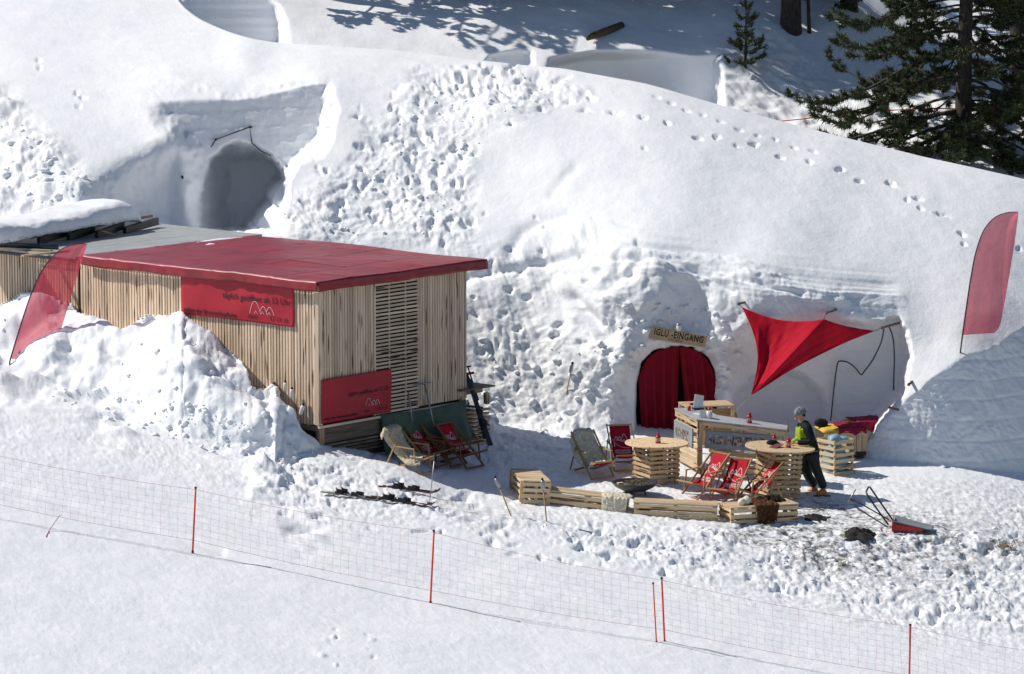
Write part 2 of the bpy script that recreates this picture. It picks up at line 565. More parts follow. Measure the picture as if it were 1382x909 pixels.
DISP += 0.016 * tram * fine + tram2 * (0.018 * fine + 0.05 * patch * (bl2 - 0.3) + 0.07 * big + 0.09 * (bl - 0.35) + 0.022 * patch2 * crumb)
DISP += midground * (0.014 * fine + 0.02 * patch2 * crumb) + 0.005 * fine * (V > 560)
DISP += terr * 0.016 * fine
DISP += cut * (0.016 * fine + 0.13 * big + 0.05 * patch2 * (bl2 - 0.3) + 0.10 * (bl - 0.35))
# --- layers in the cut faces
def strata(z, f):
    return pnoise(z * f, z * 0 + 3.3, X0 * 0.12) + 0.5 * pnoise(z * f * 2.7, z * 0 + 8.1, X0 * 0.2)
lay = polysoft(U, V, [(830, 305), (1000, 335), (1200, 375), (1215, 405), (1100, 415), (960, 380), (850, 370)], 26)
DISP += lay * 0.075 * strata(Z0 + 0.12 * X0, 5.0)
bowlm = polysoft(U, V, BOWL, 10)
DISP += bowlm * 0.022 * strata(Z0 - 0.05 * X0, 3.0)
isfin = ((U >= 1160) & (V >= fin_v(U)) & (V <= fin_foot(U))).astype(float)
# courses of sawn snow blocks, melted soft
def blocks(x, z):
    ch = 0.42
    zz = z + 0.10 * np.sin(x * 0.7) + 0.05 * pnoise(x * 1.3, z * 1.3, z * 0)
    row = np.floor(zz / ch)
    fz = zz / ch - row
    xx = x + 0.37 * np.mod(row * 7.13, 1.7) + 0.06 * pnoise(x * 1.7, z * 1.1, z * 0 + 4)
    fx = np.mod(xx / 0.82, 1.0)
    gz = np.minimum(fz, 1 - fz) * ch; gx = np.minimum(fx, 1 - fx) * 0.82
    return -np.exp(-(gz / 0.035) ** 2) - 0.45 * np.exp(-(gx / 0.035) ** 2)
DISP += isfin * (0.014 * blocks(X0, Z0) + 0.03 * fb + 0.015 * fine)
nichem = polysoft(U, V, NICHE, 16) + polysoft(U, V, ARCH, 10)
DISP += np.clip(nichem, 0, 1) * (0.02 * blocks(X0 * 0.8, Z0 * 1.1) + 0.015 * fb)
# --- ledges scored into the slope right of the hut
def groove(pts, w, depth):
    d = np.full(U.shape, 1e9)
    for (x0, y0), (x1, y1) in zip(pts[:-1], pts[1:]):
        ex, ey = x1 - x0, y1 - y0
        t = np.clip(((U - x0) * ex + (V - y0) * ey) / (ex * ex + ey * ey), 0, 1)
        d = np.minimum(d, np.hypot(U - x0 - t * ex, V - y0 - t * ey))
    return -depth * np.exp(-(d / w) ** 2)
DISP += groove([(690, 340), (705, 312), (730, 298), (765, 290)], 8, 0.07)
DISP += groove([(745, 262), (765, 235), (775, 228)], 7, 0.035)
DISP += groove([(630, 372), (690, 362), (745, 350), (790, 340)], 6, 0.12)
DISP += groove([(775, 402), (800, 430), (812, 452)], 7, 0.15)
DISP += groove([(820, 388), (835, 372), (850, 366)], 9, 0.2)
DISP += groove([(830, 345), (880, 345), (940, 365), (990, 392)], 4, 0.10)
DISP += groove([(860, 325), (930, 345), (1010, 380), (1080, 396)], 4, 0.09)
DISP += groove([(0, 652), (120, 690), (300, 742)], 5, 0.05)
DISP += groove([(15, 498), (90, 525), (160, 548), (250, 585), (330, 612)], 3, 0.03)  # shallow groove shaped after the shadow streak of the left flag

# --- boot holes
DW1 = 0.75 * pnoise(U / 11.0, V / 9.0, U * 0 + 2.2) + 0.35 * pnoise(U / 4.0, V / 4.0, U * 0 + 6.2)
DW2 = 0.75 * pnoise(U / 11.0, V / 9.0, U * 0 + 12.2) + 0.35 * pnoise(U / 4.0, V / 4.0, U * 0 + 16.2)
def dent(u0, v0, ru, rv, dep, rot=0.0):
    c0 = np.searchsorted(u_ax, u0 - 3 * max(ru, rv)); c1 = np.searchsorted(u_ax, u0 + 3 * max(ru, rv))
    if c1 - c0 < 2:
        return
    uu = U[:, c0:c1]; vv = V[:, c0:c1]
    r0 = np.searchsorted(vv[:, 0], v0 - 3 * max(ru, rv) - 20); r1 = np.searchsorted(vv[:, 0], v0 + 3 * max(ru, rv) + 20)
    uu = uu[r0:r1]; vv = vv[r0:r1]
    if uu.size == 0:
        return
    c, s = math.cos(rot), math.sin(rot)
    a = ((uu - u0) * c + (vv - v0) * s) / ru; b = (-(uu - u0) * s + (vv - v0) * c) / rv
    a = a + DW1[r0:r1, c0:c1]; b = b + DW2[r0:r1, c0:c1]
    r2 = a * a + b * b
    DISP[r0:r1, c0:c1] += -dep * np.exp(-r2 ** 1.3) + 0.12 * dep * np.exp(-((np.sqrt(r2) - 1.6) / 0.5) ** 2) * (0.4 + 1.6 * DW1[r0:r1, c0:c1])

rr = random.Random(11)
# the trampled climb left of the mound
path = [(690, 105), (640, 108), (600, 120), (570, 150), (555, 190), (540, 230), (500, 270), (450, 300)]
for i in range(150):
    f = rr.random() ** 0.9 * (len(path) - 1); k = int(f); q = f - k
    pu = path[k][0] * (1 - q) + path[min(k + 1, 7)][0] * q; pv = path[k][1] * (1 - q) + path[min(k + 1, 7)][1] * q
    wdt = 22 + 34 * f / 7
    sc = 0.6 + 0.4 * min(1, f / 2)
    dent(pu + rr.gauss(0, wdt), pv + rr.gauss(0, 13), rr.choice((rr.uniform(2.5, 5), rr.uniform(4, 10))) * sc, rr.uniform(2.5, 6) * sc, (0.02 + 0.15 * rr.random() ** 2) * sc, rr.uniform(-0.6, 0.6))
for i in range(36):
    dent(rr.uniform(560, 640), rr.uniform(190, 330), rr.uniform(3, 7), rr.uniform(3, 7), rr.uniform(0.04, 0.12), rr.uniform(-1, 1))
for i in range(60):
    dent(rr.uniform(620, 790), rr.gauss(118, 16), rr.uniform(4, 9), rr.uniform(2, 4), rr.uniform(0.03, 0.09), rr.uniform(-0.3, 0.3))
for i in range(30):
    dent(rr.uniform(640, 830), rr.uniform(330, 560), rr.uniform(3, 7), rr.uniform(3, 6), rr.uniform(0.04, 0.12), rr.uniform(-1, 1))
# single file along the crest
trail = [(785, 133), (845, 153), (890, 166), (950, 185), (1010, 196), (1070, 212), (1120, 228), (1175, 244), (1215, 262), (1260, 280), (1290, 308), (1303, 330)]
for (a, b), (c, d) in zip(trail[:-1], trail[1:]):
    n = max(1, int(math.hypot(c - a, d - b) / 27))
    for i in range(n):
        q = (i + 0.5) / n
        dent(a + (c - a) * q + rr.gauss(0, 3), b + (d - b) * q + (4 if i % 2 else -4) + rr.gauss(0, 1.5), rr.uniform(4, 7), rr.uniform(1.7, 2.6), rr.uniform(0.06, 0.13), 0.22)
trail2 = [(875, 126), (915, 143), (960, 162), (1010, 180), (1060, 196), (1110, 206)]
for (a, b), (c, d) in zip(trail2[:-1], trail2[1:]):
    for i in range(2):
        q = (i + 0.5) / 2
        dent(a + (c - a) * q, b + (d - b) * q + rr.gauss(0, 2), 5, 1.6, 0.06, 0.25)
for (a, b) in ((52, 80), (54, 92), (104, 127), (112, 131), (106, 143), (870, 200), (735, 305), (722, 292), (655, 288), (637, 298), (625, 395), (640, 402), (1224, 268), (1243, 280), (1301, 330), (1376, 335)):
    dent(a, b, 3.5, 2.5, 0.06, 0.2)
# trodden field in front of the benches
for i in range(170):
    a = rr.uniform(640, 1400); b = rr.uniform(705, 860)
    top = 700 + 0.02 * (a - 640); bot = 740 + 0.16 * (a - 640)
    if b > bot or b < top: continue
    dent(a, b, rr.uniform(4, 11), rr.uniform(1.8, 4), rr.uniform(0.03, 0.12), rr.uniform(-0.3, 0.3))
for i in range(90):
    dent(rr.uniform(380, 700), rr.uniform(600, 720), rr.uniform(5, 12), rr.uniform(2, 3.5), rr.uniform(0.02, 0.07), rr.uniform(-0.3, 0.3))
for i in range(14):
    dent(rr.gauss(470, 25), rr.gauss(878, 14), rr.uniform(3, 6), rr.uniform(1.5, 2.5), rr.uniform(-0.05, 0.04), 0)

# --- dirt trodden in round the sled and the fire
DIRT += 1.15 * polysoft(U, V, [(1060, 690), (1110, 672), (1170, 690), (1260, 708), (1290, 722), (1210, 742), (1180, 770), (1110, 760), (1060, 735), (1000, 720)], 50)
DIRT += 0.75 * polysoft(U, V, [(960, 712), (1080, 700), (1300, 720), (1382, 740), (1300, 800), (1150, 790), (1000, 740)], 70)
DIRT += 0.45 * polysoft(U, V, [(580, 668), (690, 690), (740, 705), (640, 705), (590, 690)], 30)
DIRT += 0.28 * polysoft(U, V, [(660, 500), (780, 480), (830, 560), (820, 590), (660, 590)], 60)
DIRT += 0.30 * terr
DIRT += 0.16 * tram
# pebbly clump of soil on the right edge
DIRT += 0.5 * blob(1360, 740, 30, 12)

# normals of the bare sheet
def grid_normals(X, Y, Z):
    P3 = np.stack([X, Y, Z], -1)
    du = np.gradient(P3, axis=1); dv = np.gradient(P3, axis=0)
    n = np.cross(dv, du)
    l = np.linalg.norm(n, axis=-1, keepdims=True)
    n = n / (l + 1e-12)
    flip = np.sign(-(n[..., 1:2] * 1.0) + n[..., 2:3] * 0.3)
    return n * np.where(flip == 0, 1, flip)
N0 = grid_normals(X0, Y0, Z0)
# keep the normals calm: average over neighbours
for _ in range(3):
    N0[1:-1, 1:-1] = (N0[1:-1, 1:-1] * 2 + N0[:-2, 1:-1] + N0[2:, 1:-1] + N0[1:-1, :-2] + N0[1:-1, 2:]) / 6
N0 /= np.linalg.norm(N0, axis=-1, keepdims=True) + 1e-9
edge = ss(V - RV, 0, 8)            # crest keeps its line
D = DISP * (0.35 + 0.65 * edge)
X1 = X0 + N0[..., 0] * D; Y1 = Y0 + N0[..., 1] * D; Z1 = Z0 + N0[..., 2] * D
# back of the mound, rolling down out of sight
back = []
for j in range(1, 13):
    s = 0.09 * j ** 1.75
    back.append((X1[0], Y1[0] + s, Z1[0] - 0.045 * s * s - 0.06 * s))
BX = np.stack([b[0] for b in back[::-1]] ); BY = np.stack([b[1] for b in back[::-1]]); BZ = np.stack([b[2] for b in back[::-1]])
# foreground going on below the frame
fx, fy, fz = [], [], []
for j in range(1, 9):
    yy = Y1[-1] - 0.4 * j ** 1.9
    fx.append(X1[-1]); fy.append(yy); fz.append(zground(X1[-1], yy) + (Z1[-1] - zground(X1[-1], Y1[-1])) * (1 - j / 8))
XA = np.concatenate([BX, X1, np.stack(fx)]); YA = np.concatenate([BY, Y1, np.stack(fy)]); ZA = np.concatenate([BZ, Z1, np.stack(fz)])
me = grid_mesh('snow_ground', XA, YA, ZA)
att = me.attributes.new('dirt', 'FLOAT', 'POINT')
da = np.concatenate([np.zeros_like(BX), np.clip(DIRT, 0, 1.3), np.zeros((8, len(u_ax)))]).astype(np.float32)
att.data.foreach_set('value', da.ravel())
ground = mesh_obj('snow_ground', me, MATS['snow'])
setp(ground, 'trodden snow terrace and the big snow mound dug out behind it', kind='structure')

_rows0 = len(BX)
def surf(u, v):
    """point on the finished snow surface at a photo pixel"""
    c = int(np.argmin(np.abs(u_ax - u)))
    r = int(np.argmin(np.abs(V[:, c] - v)))
    return Vector((X1[r, c], Y1[r, c], Z1[r, c]))
_XYg = None
def snow_z(x, y):
    """height of the finished snow near a place on the open ground"""
    z = float(zground(x, y))
    u, v = proj((x, y, z))
    p = surf(u, v)
    for _ in range(3):
        u, v = proj((x, y, p.z)); p = surf(u, v)
    if abs(p.y - y) > 0.6:
        return z
    return p.z

# ------------------------------------------------------------------ slope behind
BC = [(100, 0, 26), (100, -160, 34), (300, 60, 21.2), (300, -20, 23.8), (300, -150, 32), (430, 62, 21.2), (430, 20, 23.0), (500, 66, 21.3), (500, 20, 23.3), (500, -20, 25.4), (500, -160, 35),
      (650, 84, 21.2), (650, 40, 22.8), (650, 0, 24.8), (800, 72, 22.2), (800, 40, 23.4), (800, 0, 25.2), (800, -160, 36), (800, 140, 19.5),
      (920, 150, 19.4), (930, 60, 23.0), (1000, 130, 20.8), (1000, 40, 23.8), (1000, -40, 28.5), (1090, 170, 20.2), (1090, 60, 24.4), (1150, 195, 18.8), (1160, 80, 24.0), (1150, 0, 27.4), (1150, -150, 40),
      (1300, 235, 16.5), (1300, 200, 18.6), (1300, 120, 23.0), (1300, 60, 28), (1300, -20, 37), (1382, 250, 16), (1382, 215, 18.2), (1382, 130, 23), (1382, 60, 29), (1500, 150, 22), (1700, 100, 27), (1700, 300, 17), (1700, -150, 60)]
backt = TPS(BC)
HOLLOW = [(225, -12), (300, -22), (352, -12), (372, 8), (380, 30), (384, 62), (330, 80), (225, 70)]
LEDGE = [(735, 130), (745, 84), (760, 80), (800, 74), (890, 72), (940, 68), (958, 66), (968, 78), (972, 150), (880, 150)]
LEDGE2 = [(650, 96), (664, 78), (700, 68), (716, 71), (716, 110), (650, 110)]
ub = np.concatenate([np.arange(-100, 200, 20.0), np.arange(200, 1400, 2.6), np.arange(1402, 1800, 18.0)])
tb = np.linspace(0, 1, 190) ** 0.85
UB = np.broadcast_to(ub[None], (len(tb), len(ub)))
RB = ridge_v(ub)[None] + 26
VT = -190.0
VB = VT + tb[:, None] * (np.maximum(RB, -80) - VT)
YBk = backt(UB, VB)
mh = polysoft(UB, VB, HOLLOW, 18)
YBk = YBk * (1 - mh) + mh * np.maximum(YBk, 23.6)
ml = polysoft(UB, VB, LEDGE, 16)
YBk = YBk * (1 - ml) + ml * np.maximum(YBk + 0.1, 22.9 + 0.4 * np.sin(UB / 40.0))
ml = polysoft(UB, VB, LEDGE2, 14)
YBk = YBk * (1 - ml) + ml * np.maximum(YBk + 0.1, 22.2)
hxb, hyb, hzb = unproj(UB, VB, YBk)
nb = grid_normals(hxb, hyb, hzb)
for _ in range(3):
    nb[1:-1, 1:-1] = (nb[1:-1, 1:-1] * 2 + nb[:-2, 1:-1] + nb[2:, 1:-1] + nb[1:-1, :-2] + nb[1:-1, 2:]) / 6
rough = polysoft(UB, VB, [(960, 70), (1060, 30), (1120, 120), (1400, 150), (1400, 260), (1100, 200), (960, 150)], 40)
db = 0.07 * fbm(hxb, hyb, hzb, 0.35, 4) + rough * (0.20 * (billow(hxb, hyb, hzb, 0.9, 4, 0.55) - 0.3) + 0.05 * fbm(hxb, hyb, hzb, 2.0, 3))
db += mh * 0.04 * (pnoise(hzb * 3.0, hzb * 0 + 1.0, hxb * 0.15) + 0.5 * pnoise(hzb * 8.0, hzb * 0, hxb * 0.1))
db += ml * 0.05 * pnoise(hzb * 5, hzb * 0, hxb * 0.1)
hxb = hxb + nb[..., 0] * db; hyb = hyb + nb[..., 1] * db; hzb = hzb + nb[..., 2] * db
me = grid_mesh('hillside', hxb, hyb, hzb)
me.attributes.new('dirt', 'FLOAT', 'POINT')
hill = mesh_obj('hillside', me, MATS['snow'])
setp(hill, 'snowy slope under the pines behind the mound', kind='structure')
def hill_pt(u, v):
    c = int(np.argmin(np.abs(ub - u))); r = int(np.argmin(np.abs(VB[:, c] - v)))
    return Vector((hxb[r, c], hyb[r, c], hzb[r, c]))

# ------------------------------------------------------------------ building blocks
WM = {}
def put(o, M, parent=None):
    """place o at world matrix M under parent"""
    WM[o.name] = M
    if parent is not None:
        o.parent = parent
        o.matrix_basis = WM[parent.name].inverted() @ M
    else:
        o.matrix_basis = M
    return o

def thing(name, M, label, cat, group=None):
    o = bpy.data.objects.new(name, None)
    o.empty_display_size = 0.2
    COL.objects.link(o)
    put(o, M)
    return setp(o, label, cat, group)

def frame(loc, rz=0.0, tilt=None):
    M = Matrix.Translation(Vector(loc)) @ Matrix.Rotation(rz, 4, 'Z')
    if tilt is not None:
        M = M @ tilt
    return M

def copy_thing(src, M, label=None, group=None):
    c = src.copy(); COL.objects.link(c); put(c, M)
    if label: c['label'] = label
    if group: c['group'] = group
    def rec(s, d):
        for ch in [x for x in bpy.data.objects if x.parent == s]:
            k = ch.copy(); COL.objects.link(k); k.parent = d
            rec(ch, k)
    rec(src, c)
    return c

_box = {}
def box_mesh(a, b, c, mat, bev=0.0):
    key = (round(a, 3), round(b, 3), round(c, 2), mat.name, bev)
    if key in _box:
        return _box[key]
    me = bpy.data.meshes.new('box')
    bm = bmesh.new()
    bmesh.ops.create_cube(bm, size=1.0, matrix=Matrix.Diagonal((a, b, c, 1)))
    if bev:
        bmesh.ops.bevel(bm, geom=bm.edges[:], offset=bev, segments=1, affect='EDGES')
    bm.to_mesh(me); bm.free()
    me.materials.append(mat)
    _box[key] = me
    return me

def axis_frame(a, b, side=None):
    """matrix with Z from a to b, centred between them; X as near to side as possible"""
    a = Vector(a); b = Vector(b)
    z = (b - a).normalized()
    s = Vector(side) if side is not None else Vector((0, 0, 1))
    if abs(s.normalized().dot(z)) > 0.98:
        s = Vector((1, 0, 0)) if abs(z.x) < 0.9 else Vector((0, 1, 0))
    y = z.cross(s).normalized()
    x = y.cross(z).normalized()
    M = Matrix((x, y, z)).transposed().to_4x4()
    M.translation = (a + b) / 2
    return M

def bar(name, a, b, w, t, mat, parent, F=None, side=None, bev=0.0):
    """straight timber from a to b (local to F); w is its size along side, t across"""
    M = axis_frame(a, b, side)
    if F is not None:
        M = F @ M
    o = bpy.data.objects.new(name, box_mesh(w, t, (Vector(b) - Vector(a)).length, mat, bev))
    COL.objects.link(o)
    return put(o, M, parent)

def add_mesh(name, verts, faces, mat, parent=None, F=None, smooth=True):
    me = fast_mesh(name, verts, faces, smooth)
    me.materials.append(mat)
    o = bpy.data.objects.new(name, me)
    COL.objects.link(o)
    return put(o, F if F is not None else Matrix(), parent)

def add_grid(name, pts, mat, parent=None, F=None, thick=0.0):
    """pts: rows of points; optional second skin for cloth thickness"""
    nr, nc = len(pts), len(pts[0])
    A = np.array([[tuple(p) for p in r] for r in pts], float)
    me = grid_mesh(name, A[..., 0], A[..., 1], A[..., 2])
    me.materials.append(mat)
    o = bpy.data.objects.new(name, me)
    COL.objects.link(o)
    if thick:
        md = o.modifiers.new('solid', 'SOLIDIFY'); md.thickness = thick; md.offset = 0
    return put(o, F if F is not None else Matrix(), parent)

def tube_geo(pts, rad, seg=8, closed=False, cap=True):
    """verts, faces of a tube along pts; rad number or list"""
    pts = [Vector(p) for p in pts]
    n = len(pts)
    rads = rad if isinstance(rad, (list, tuple)) else [rad] * n
    verts, faces = [], []
    prev = None
    for i, p in enumerate(pts):
        if closed:
            d = (pts[(i + 1) % n] - pts[i - 1])
        else:
            d = pts[min(i + 1, n - 1)] - pts[max(i - 1, 0)]
        d = d.normalized() if d.length > 1e-9 else Vector((0, 0, 1))
        if prev is None:
            s = Vector((0, 0, 1)) if abs(d.z) < 0.9 else Vector((1, 0, 0))
            x = d.cross(s).normalized()
        else:
            x = (prev - d * prev.dot(d))
            x = x.normalized() if x.length > 1e-6 else d.cross(Vector((0, 0, 1))).normalized()
        prev = x
        y = d.cross(x)
        for k in range(seg):
            a = 2 * math.pi * k / seg
            verts.append(p + (x * math.cos(a) + y * math.sin(a)) * rads[i])
    m = n if closed else n - 1
    for i in range(m):
        j = (i + 1) % n
        for k in range(seg):
            l = (k + 1) % seg
            faces.append((i * seg + k, i * seg + l, j * seg + l, j * seg + k))
    if cap and not closed:
        faces.append(tuple(range(seg))[::-1])
        faces.append(tuple((n - 1) * seg + k for k in range(seg)))
    return verts, faces

def tube(name, pts, rad, mat, parent=None, F=None, seg=8, closed=False):
    v, f = tube_geo(pts, rad, seg, closed)
    return add_mesh(name, v, f, mat, parent, F)

def lathe(name, prof, mat, parent=None, F=None, seg=24):
    """prof: list of (r, z)"""
    verts, faces = [], []
    for r, z in prof:
        for k in range(seg):
            a = 2 * math.pi * k / seg
            verts.append((r * math.cos(a), r * math.sin(a), z))
    for i in range(len(prof) - 1):
        for k in range(seg):
            l = (k + 1) % seg
            faces.append((i * seg + k, i * seg + l, (i + 1) * seg + l, (i + 1) * seg + k))
    faces.append(tuple(range(seg))[::-1])
    faces.append(tuple((len(prof) - 1) * seg + k for k in range(seg)))
    o = add_mesh(name, verts, faces, mat, parent, F)
    return o

def join_geo(parts):
    V, Fc = [], []
    for v, f in parts:
        o = len(V); V += list(v); Fc += [tuple(i + o for i in q) for q in f]
    return V, Fc

def box_geo(a, b, w, t, side=None):
    M = axis_frame(a, b, side); L = (Vector(b) - Vector(a)).length
    vs = [M @ Vector((sx * w / 2, sy * t / 2, sz * L / 2)) for sz in (-1, 1) for sy in (-1, 1) for sx in (-1, 1)]
    fs = [(0, 2, 3, 1), (4, 5, 7, 6), (0, 1, 5, 4), (2, 6, 7, 3), (0, 4, 6, 2), (1, 3, 7, 5)]
    return vs, fs

_txt = {}
def text_geo(s, size=1.0, spacing=1.0, shear=0.0, bold=0.0):
    """flat lettering: verts (x, y), faces; origin left baseline"""
    key = (s, size, spacing, shear, bold)
    if key in _txt:
        return _txt[key]
    cu = bpy.data.curves.new('txt', 'FONT')
    cu.body = s; cu.size = size; cu.space_character = spacing; cu.shear = shear; cu.offset = bold
    cu.resolution_u = 3
    o = bpy.data.objects.new('txt', cu); COL.objects.link(o)
    dg = bpy.context.evaluated_depsgraph_get(); dg.update()
    me = bpy.data.meshes.new_from_object(o.evaluated_get(dg))
    v = [(p.co.x, p.co.y) for p in me.vertices]; f = [tuple(p.vertices) for p in me.polygons]
    bpy.data.objects.remove(o); bpy.data.curves.remove(cu); bpy.data.meshes.remove(me)
    _txt[key] = (v, f)
    return v, f

def ribbon_geo(pts, w):
    """flat line of width w through 2D pts"""
    V, Fc = [], []
    n = len(pts)
    for i in range(n):
        a = pts[max(i - 1, 0)]; b = pts[min(i + 1, n - 1)]
        dx, dy = b[0] - a[0], b[1] - a[1]; l = math.hypot(dx, dy) + 1e-9
        nx, ny = -dy / l * w / 2, dx / l * w / 2
        V += [(pts[i][0] + nx, pts[i][1] + ny), (pts[i][0] - nx, pts[i][1] - ny)]
    for i in range(n - 1):
        Fc.append((2 * i, 2 * i + 1, 2 * i + 3, 2 * i + 2))
    return V, Fc

def arc_pts(cx, cy, rx, ry, a0, a1, n=14):
    return [(cx + rx * math.cos(R(a0 + (a1 - a0) * i / (n - 1))), cy + ry * math.sin(R(a0 + (a1 - a0) * i / (n - 1)))) for i in range(n)]

def mountain_logo(w, lw):
    """outline of three rounded peaks with little peaks inside, width w"""
    g = []
    def peak(x0, x1, h, n=12):
        pts = []
        for i in range(n):
            t = i / (n - 1)
            pts.append((x0 + (x1 - x0) * t, h * math.sin(math.pi * t) ** 0.85))
        return pts
    g.append(ribbon_geo([(x * w, y * w) for x, y in peak(0, 0.45, 0.37)], lw))
    g.append(ribbon_geo([(x * w, y * w) for x, y in peak(0.42, 0.72, 0.24)[1:]], lw))
    g.append(ribbon_geo([(x * w, y * w) for x, y in peak(0.66, 1.0, 0.24)[1:]], lw))
    for x0 in (0.19, 0.47, 0.74):
        g.append(ribbon_geo([(x0 * w, 0), ((x0 + 0.06) * w, 0.09 * w), ((x0 + 0.12) * w, 0)], lw))
    return join_geo(g)

def shift(g, dx, dy, s=1.0):
    return [(x * s + dx, y * s + dy) for x, y in g[0]], g[1]

def fwidth(g):
    xs = [p[0] for p in g[0]]
    return max(xs) - min(xs)

# ------------------------------------------------------------------ shared materials
wood_mat('larch_slat', (0.80, 0.645, 0.49), (0.64, 0.485, 0.345), vary=0.30)
wood_mat('pallet_wood', (0.66, 0.50, 0.31), (0.46, 0.31, 0.175), vary=0.28)
wood_mat('new_pine', (0.74, 0.58, 0.37), (0.58, 0.41, 0.23), vary=0.18)
wood_mat('old_board', (0.25, 0.20, 0.15), (0.13, 0.10, 0.075), vary=0.3)
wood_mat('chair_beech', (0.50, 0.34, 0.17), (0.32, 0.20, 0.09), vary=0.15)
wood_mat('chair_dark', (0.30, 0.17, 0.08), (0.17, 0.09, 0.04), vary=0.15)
flat_mat('dark_gap', (0.05, 0.036, 0.028), 0.9)
flat_mat('black_metal', (0.02, 0.02, 0.022), 0.45, spec=0.5)
flat_mat('black_plastic', (0.018, 0.018, 0.02), 0.5)
flat_mat('grey_metal', (0.33, 0.34, 0.35), 0.4, metal=0.8)
flat_mat('white_print', (0.70, 0.56, 0.56), 0.7)
flat_mat('black_print', (0.03, 0.015, 0.018), 0.7)
flat_mat('white_plastic', (0.78, 0.78, 0.76), 0.45)
flat_mat('grey_sign', (0.28, 0.31, 0.35), 0.5, 0.15, 3.0)
flat_mat('red_metal', (0.40, 0.012, 0.016), 0.35)
flat_mat('cord_grey', (0.07, 0.075, 0.09), 0.7)
flat_mat('rope_tan', (0.42, 0.30, 0.14), 0.8)
flat_mat('fleece', (0.60, 0.55, 0.43), 0.95, 0.3, 18.0, bmp=1.0, spec=0.1)
flat_mat('fleece_shade', (0.50, 0.44, 0.33), 0.95, 0.3, 18.0, bmp=1.0, spec=0.1)  # same fleece, darker: the hut's shade is put into the colour
flat_mat('fur_brown', (0.10, 0.045, 0.02), 0.95, 0.5, 14.0, bmp=1.0, spec=0.1)
flat_mat('fur_black', (0.018, 0.014, 0.014), 0.95, 0.4, 14.0, bmp=1.0, spec=0.1)

def cloth_mat(name, c, rough=0.7, transl=0.0, see=0.0, var=0.1, scale=3.0, weave=0.0, spec=0.2, bmp=0.15):
    m, t, b = node_mat(name)
    v = coord(t)
    n = noise_node(t, v, scale, 5, 0.55)
    colr = ramp(t, n, [(0.3, tuple(x * (1 - var) for x in c)), (0.7, tuple(min(1, x * (1 + var)) for x in c))])
    t.links.new(colr, b.inputs['Base Color'])
    b.inputs['Roughness'].default_value = rough
    b.inputs['Specular IOR Level'].default_value = spec
    bump(t, b, n, bmp, 0.02)
    out = t.nodes.get('Material Output')
    last = b.outputs[0]
    if transl:
        tr = t.nodes.new('ShaderNodeBsdfTranslucent')
        t.links.new(colr, tr.inputs['Color'])
        mx = t.nodes.new('ShaderNodeMixShader'); mx.inputs[0].default_value = transl
        t.links.new(last, mx.inputs[1]); t.links.new(tr.outputs[0], mx.inputs[2])
        last = mx.outputs[0]
    if see:
        tp = t.nodes.new('ShaderNodeBsdfTransparent')
        tp.inputs['Color'].default_value = (1, 0.62, 0.66, 1)
        mx = t.nodes.new('ShaderNodeMixShader'); mx.inputs[0].default_value = see
        t.links.new(last, mx.inputs[1]); t.links.new(tp.outputs[0], mx.inputs[2])
        last = mx.outputs[0]
    t.links.new(last, out.inputs['Surface'])
    MATS[name] = m
    return m
cloth_mat('tarp_red', (0.255, 0.016, 0.028), 0.38, var=0.25, scale=1.1, spec=0.5, bmp=0.25)
cloth_mat('banner_red', (0.40, 0.018, 0.035), 0.5, var=0.10, scale=2.0, spec=0.35)
cloth_mat('sail_red', (0.60, 0.010, 0.035), 0.75, transl=0.35, var=0.08, scale=5)
cloth_mat('curtain_red', (0.24, 0.006, 0.018), 0.85, var=0.15, scale=4)
cloth_mat('flag_red', (0.62, 0.07, 0.12), 0.6, transl=0.5, see=0.30, var=0.06)
cloth_mat('sling_red', (0.50, 0.012, 0.028), 0.75, transl=0.2, var=0.08, scale=6)
cloth_mat('tarp_green', (0.06, 0.10, 0.072), 0.6, var=0.25, scale=2.5, spec=0.3)
cloth_mat('blanket_red', (0.24, 0.012, 0.045), 0.9, var=0.15, scale=9)
cloth_mat('cushion_yellow', (0.62, 0.42, 0.07), 0.8, var=0.08)
cloth_mat('black_cloth', (0.012, 0.012, 0.014), 0.9)

# ------------------------------------------------------------------ wooden hut
HO = P(431, 570, -0.5)                          # front corner, lower edge of the cladding
PHI = R(49.0)
EX = Vector((math.cos(PHI), math.sin(PHI), 0))  # along the gable wall with the louvre
EY = Vector((-math.sin(PHI), math.cos(PHI), 0)) # along the long wall, going back left
def solve_len(e, u_goal):
    lo, hi = 0.0, 14.0
    for _ in range(40):
        m = (lo + hi) / 2
        u, _v = proj(HO + e * m)
        if (u < u_goal) == (e.x > 0): lo = m
        else: hi = m
    return lo
L1 = solve_len(EX, 629.5)
L2 = solve_len(EY, 110.0)
L3 = solve_len(EY, -70.0)
def z_at(v, base):                              # level seen at pixel row v straight above base
    t = base
    return P(0, v, base.y).z
ZB = HO.z
ZT = z_at(387, HO)
HH = ZT - ZB
HF = Matrix((EX, EY, Vector((0, 0, 1)))).transposed().to_4x4()
HF.translation = HO
hut = thing('wooden_hut', HF, 'wooden hut clad in thin vertical slats under a dark red tarpaulin roof', 'hut')

def hbox(name, x0, x1, y0, y1, z0, z1, mat, parent=None, smooth=False):
    vs = [(x, y, z) for z in (z0, z1) for y in (y0, y1) for x in (x0, x1)]
    fs = [(0, 2, 3, 1), (4, 5, 7, 6), (0, 1, 5, 4), (2, 6, 7, 3), (0, 4, 6, 2), (1, 3, 7, 5)]
    return add_mesh(name, vs, fs, mat, parent if parent is not None else hut, HF, smooth)

hbox('wall', 0.03, L1 - 0.01, 0.03, L2, -0.02, HH - 0.02, MATS['dark_gap'])
hr = random.Random(3)
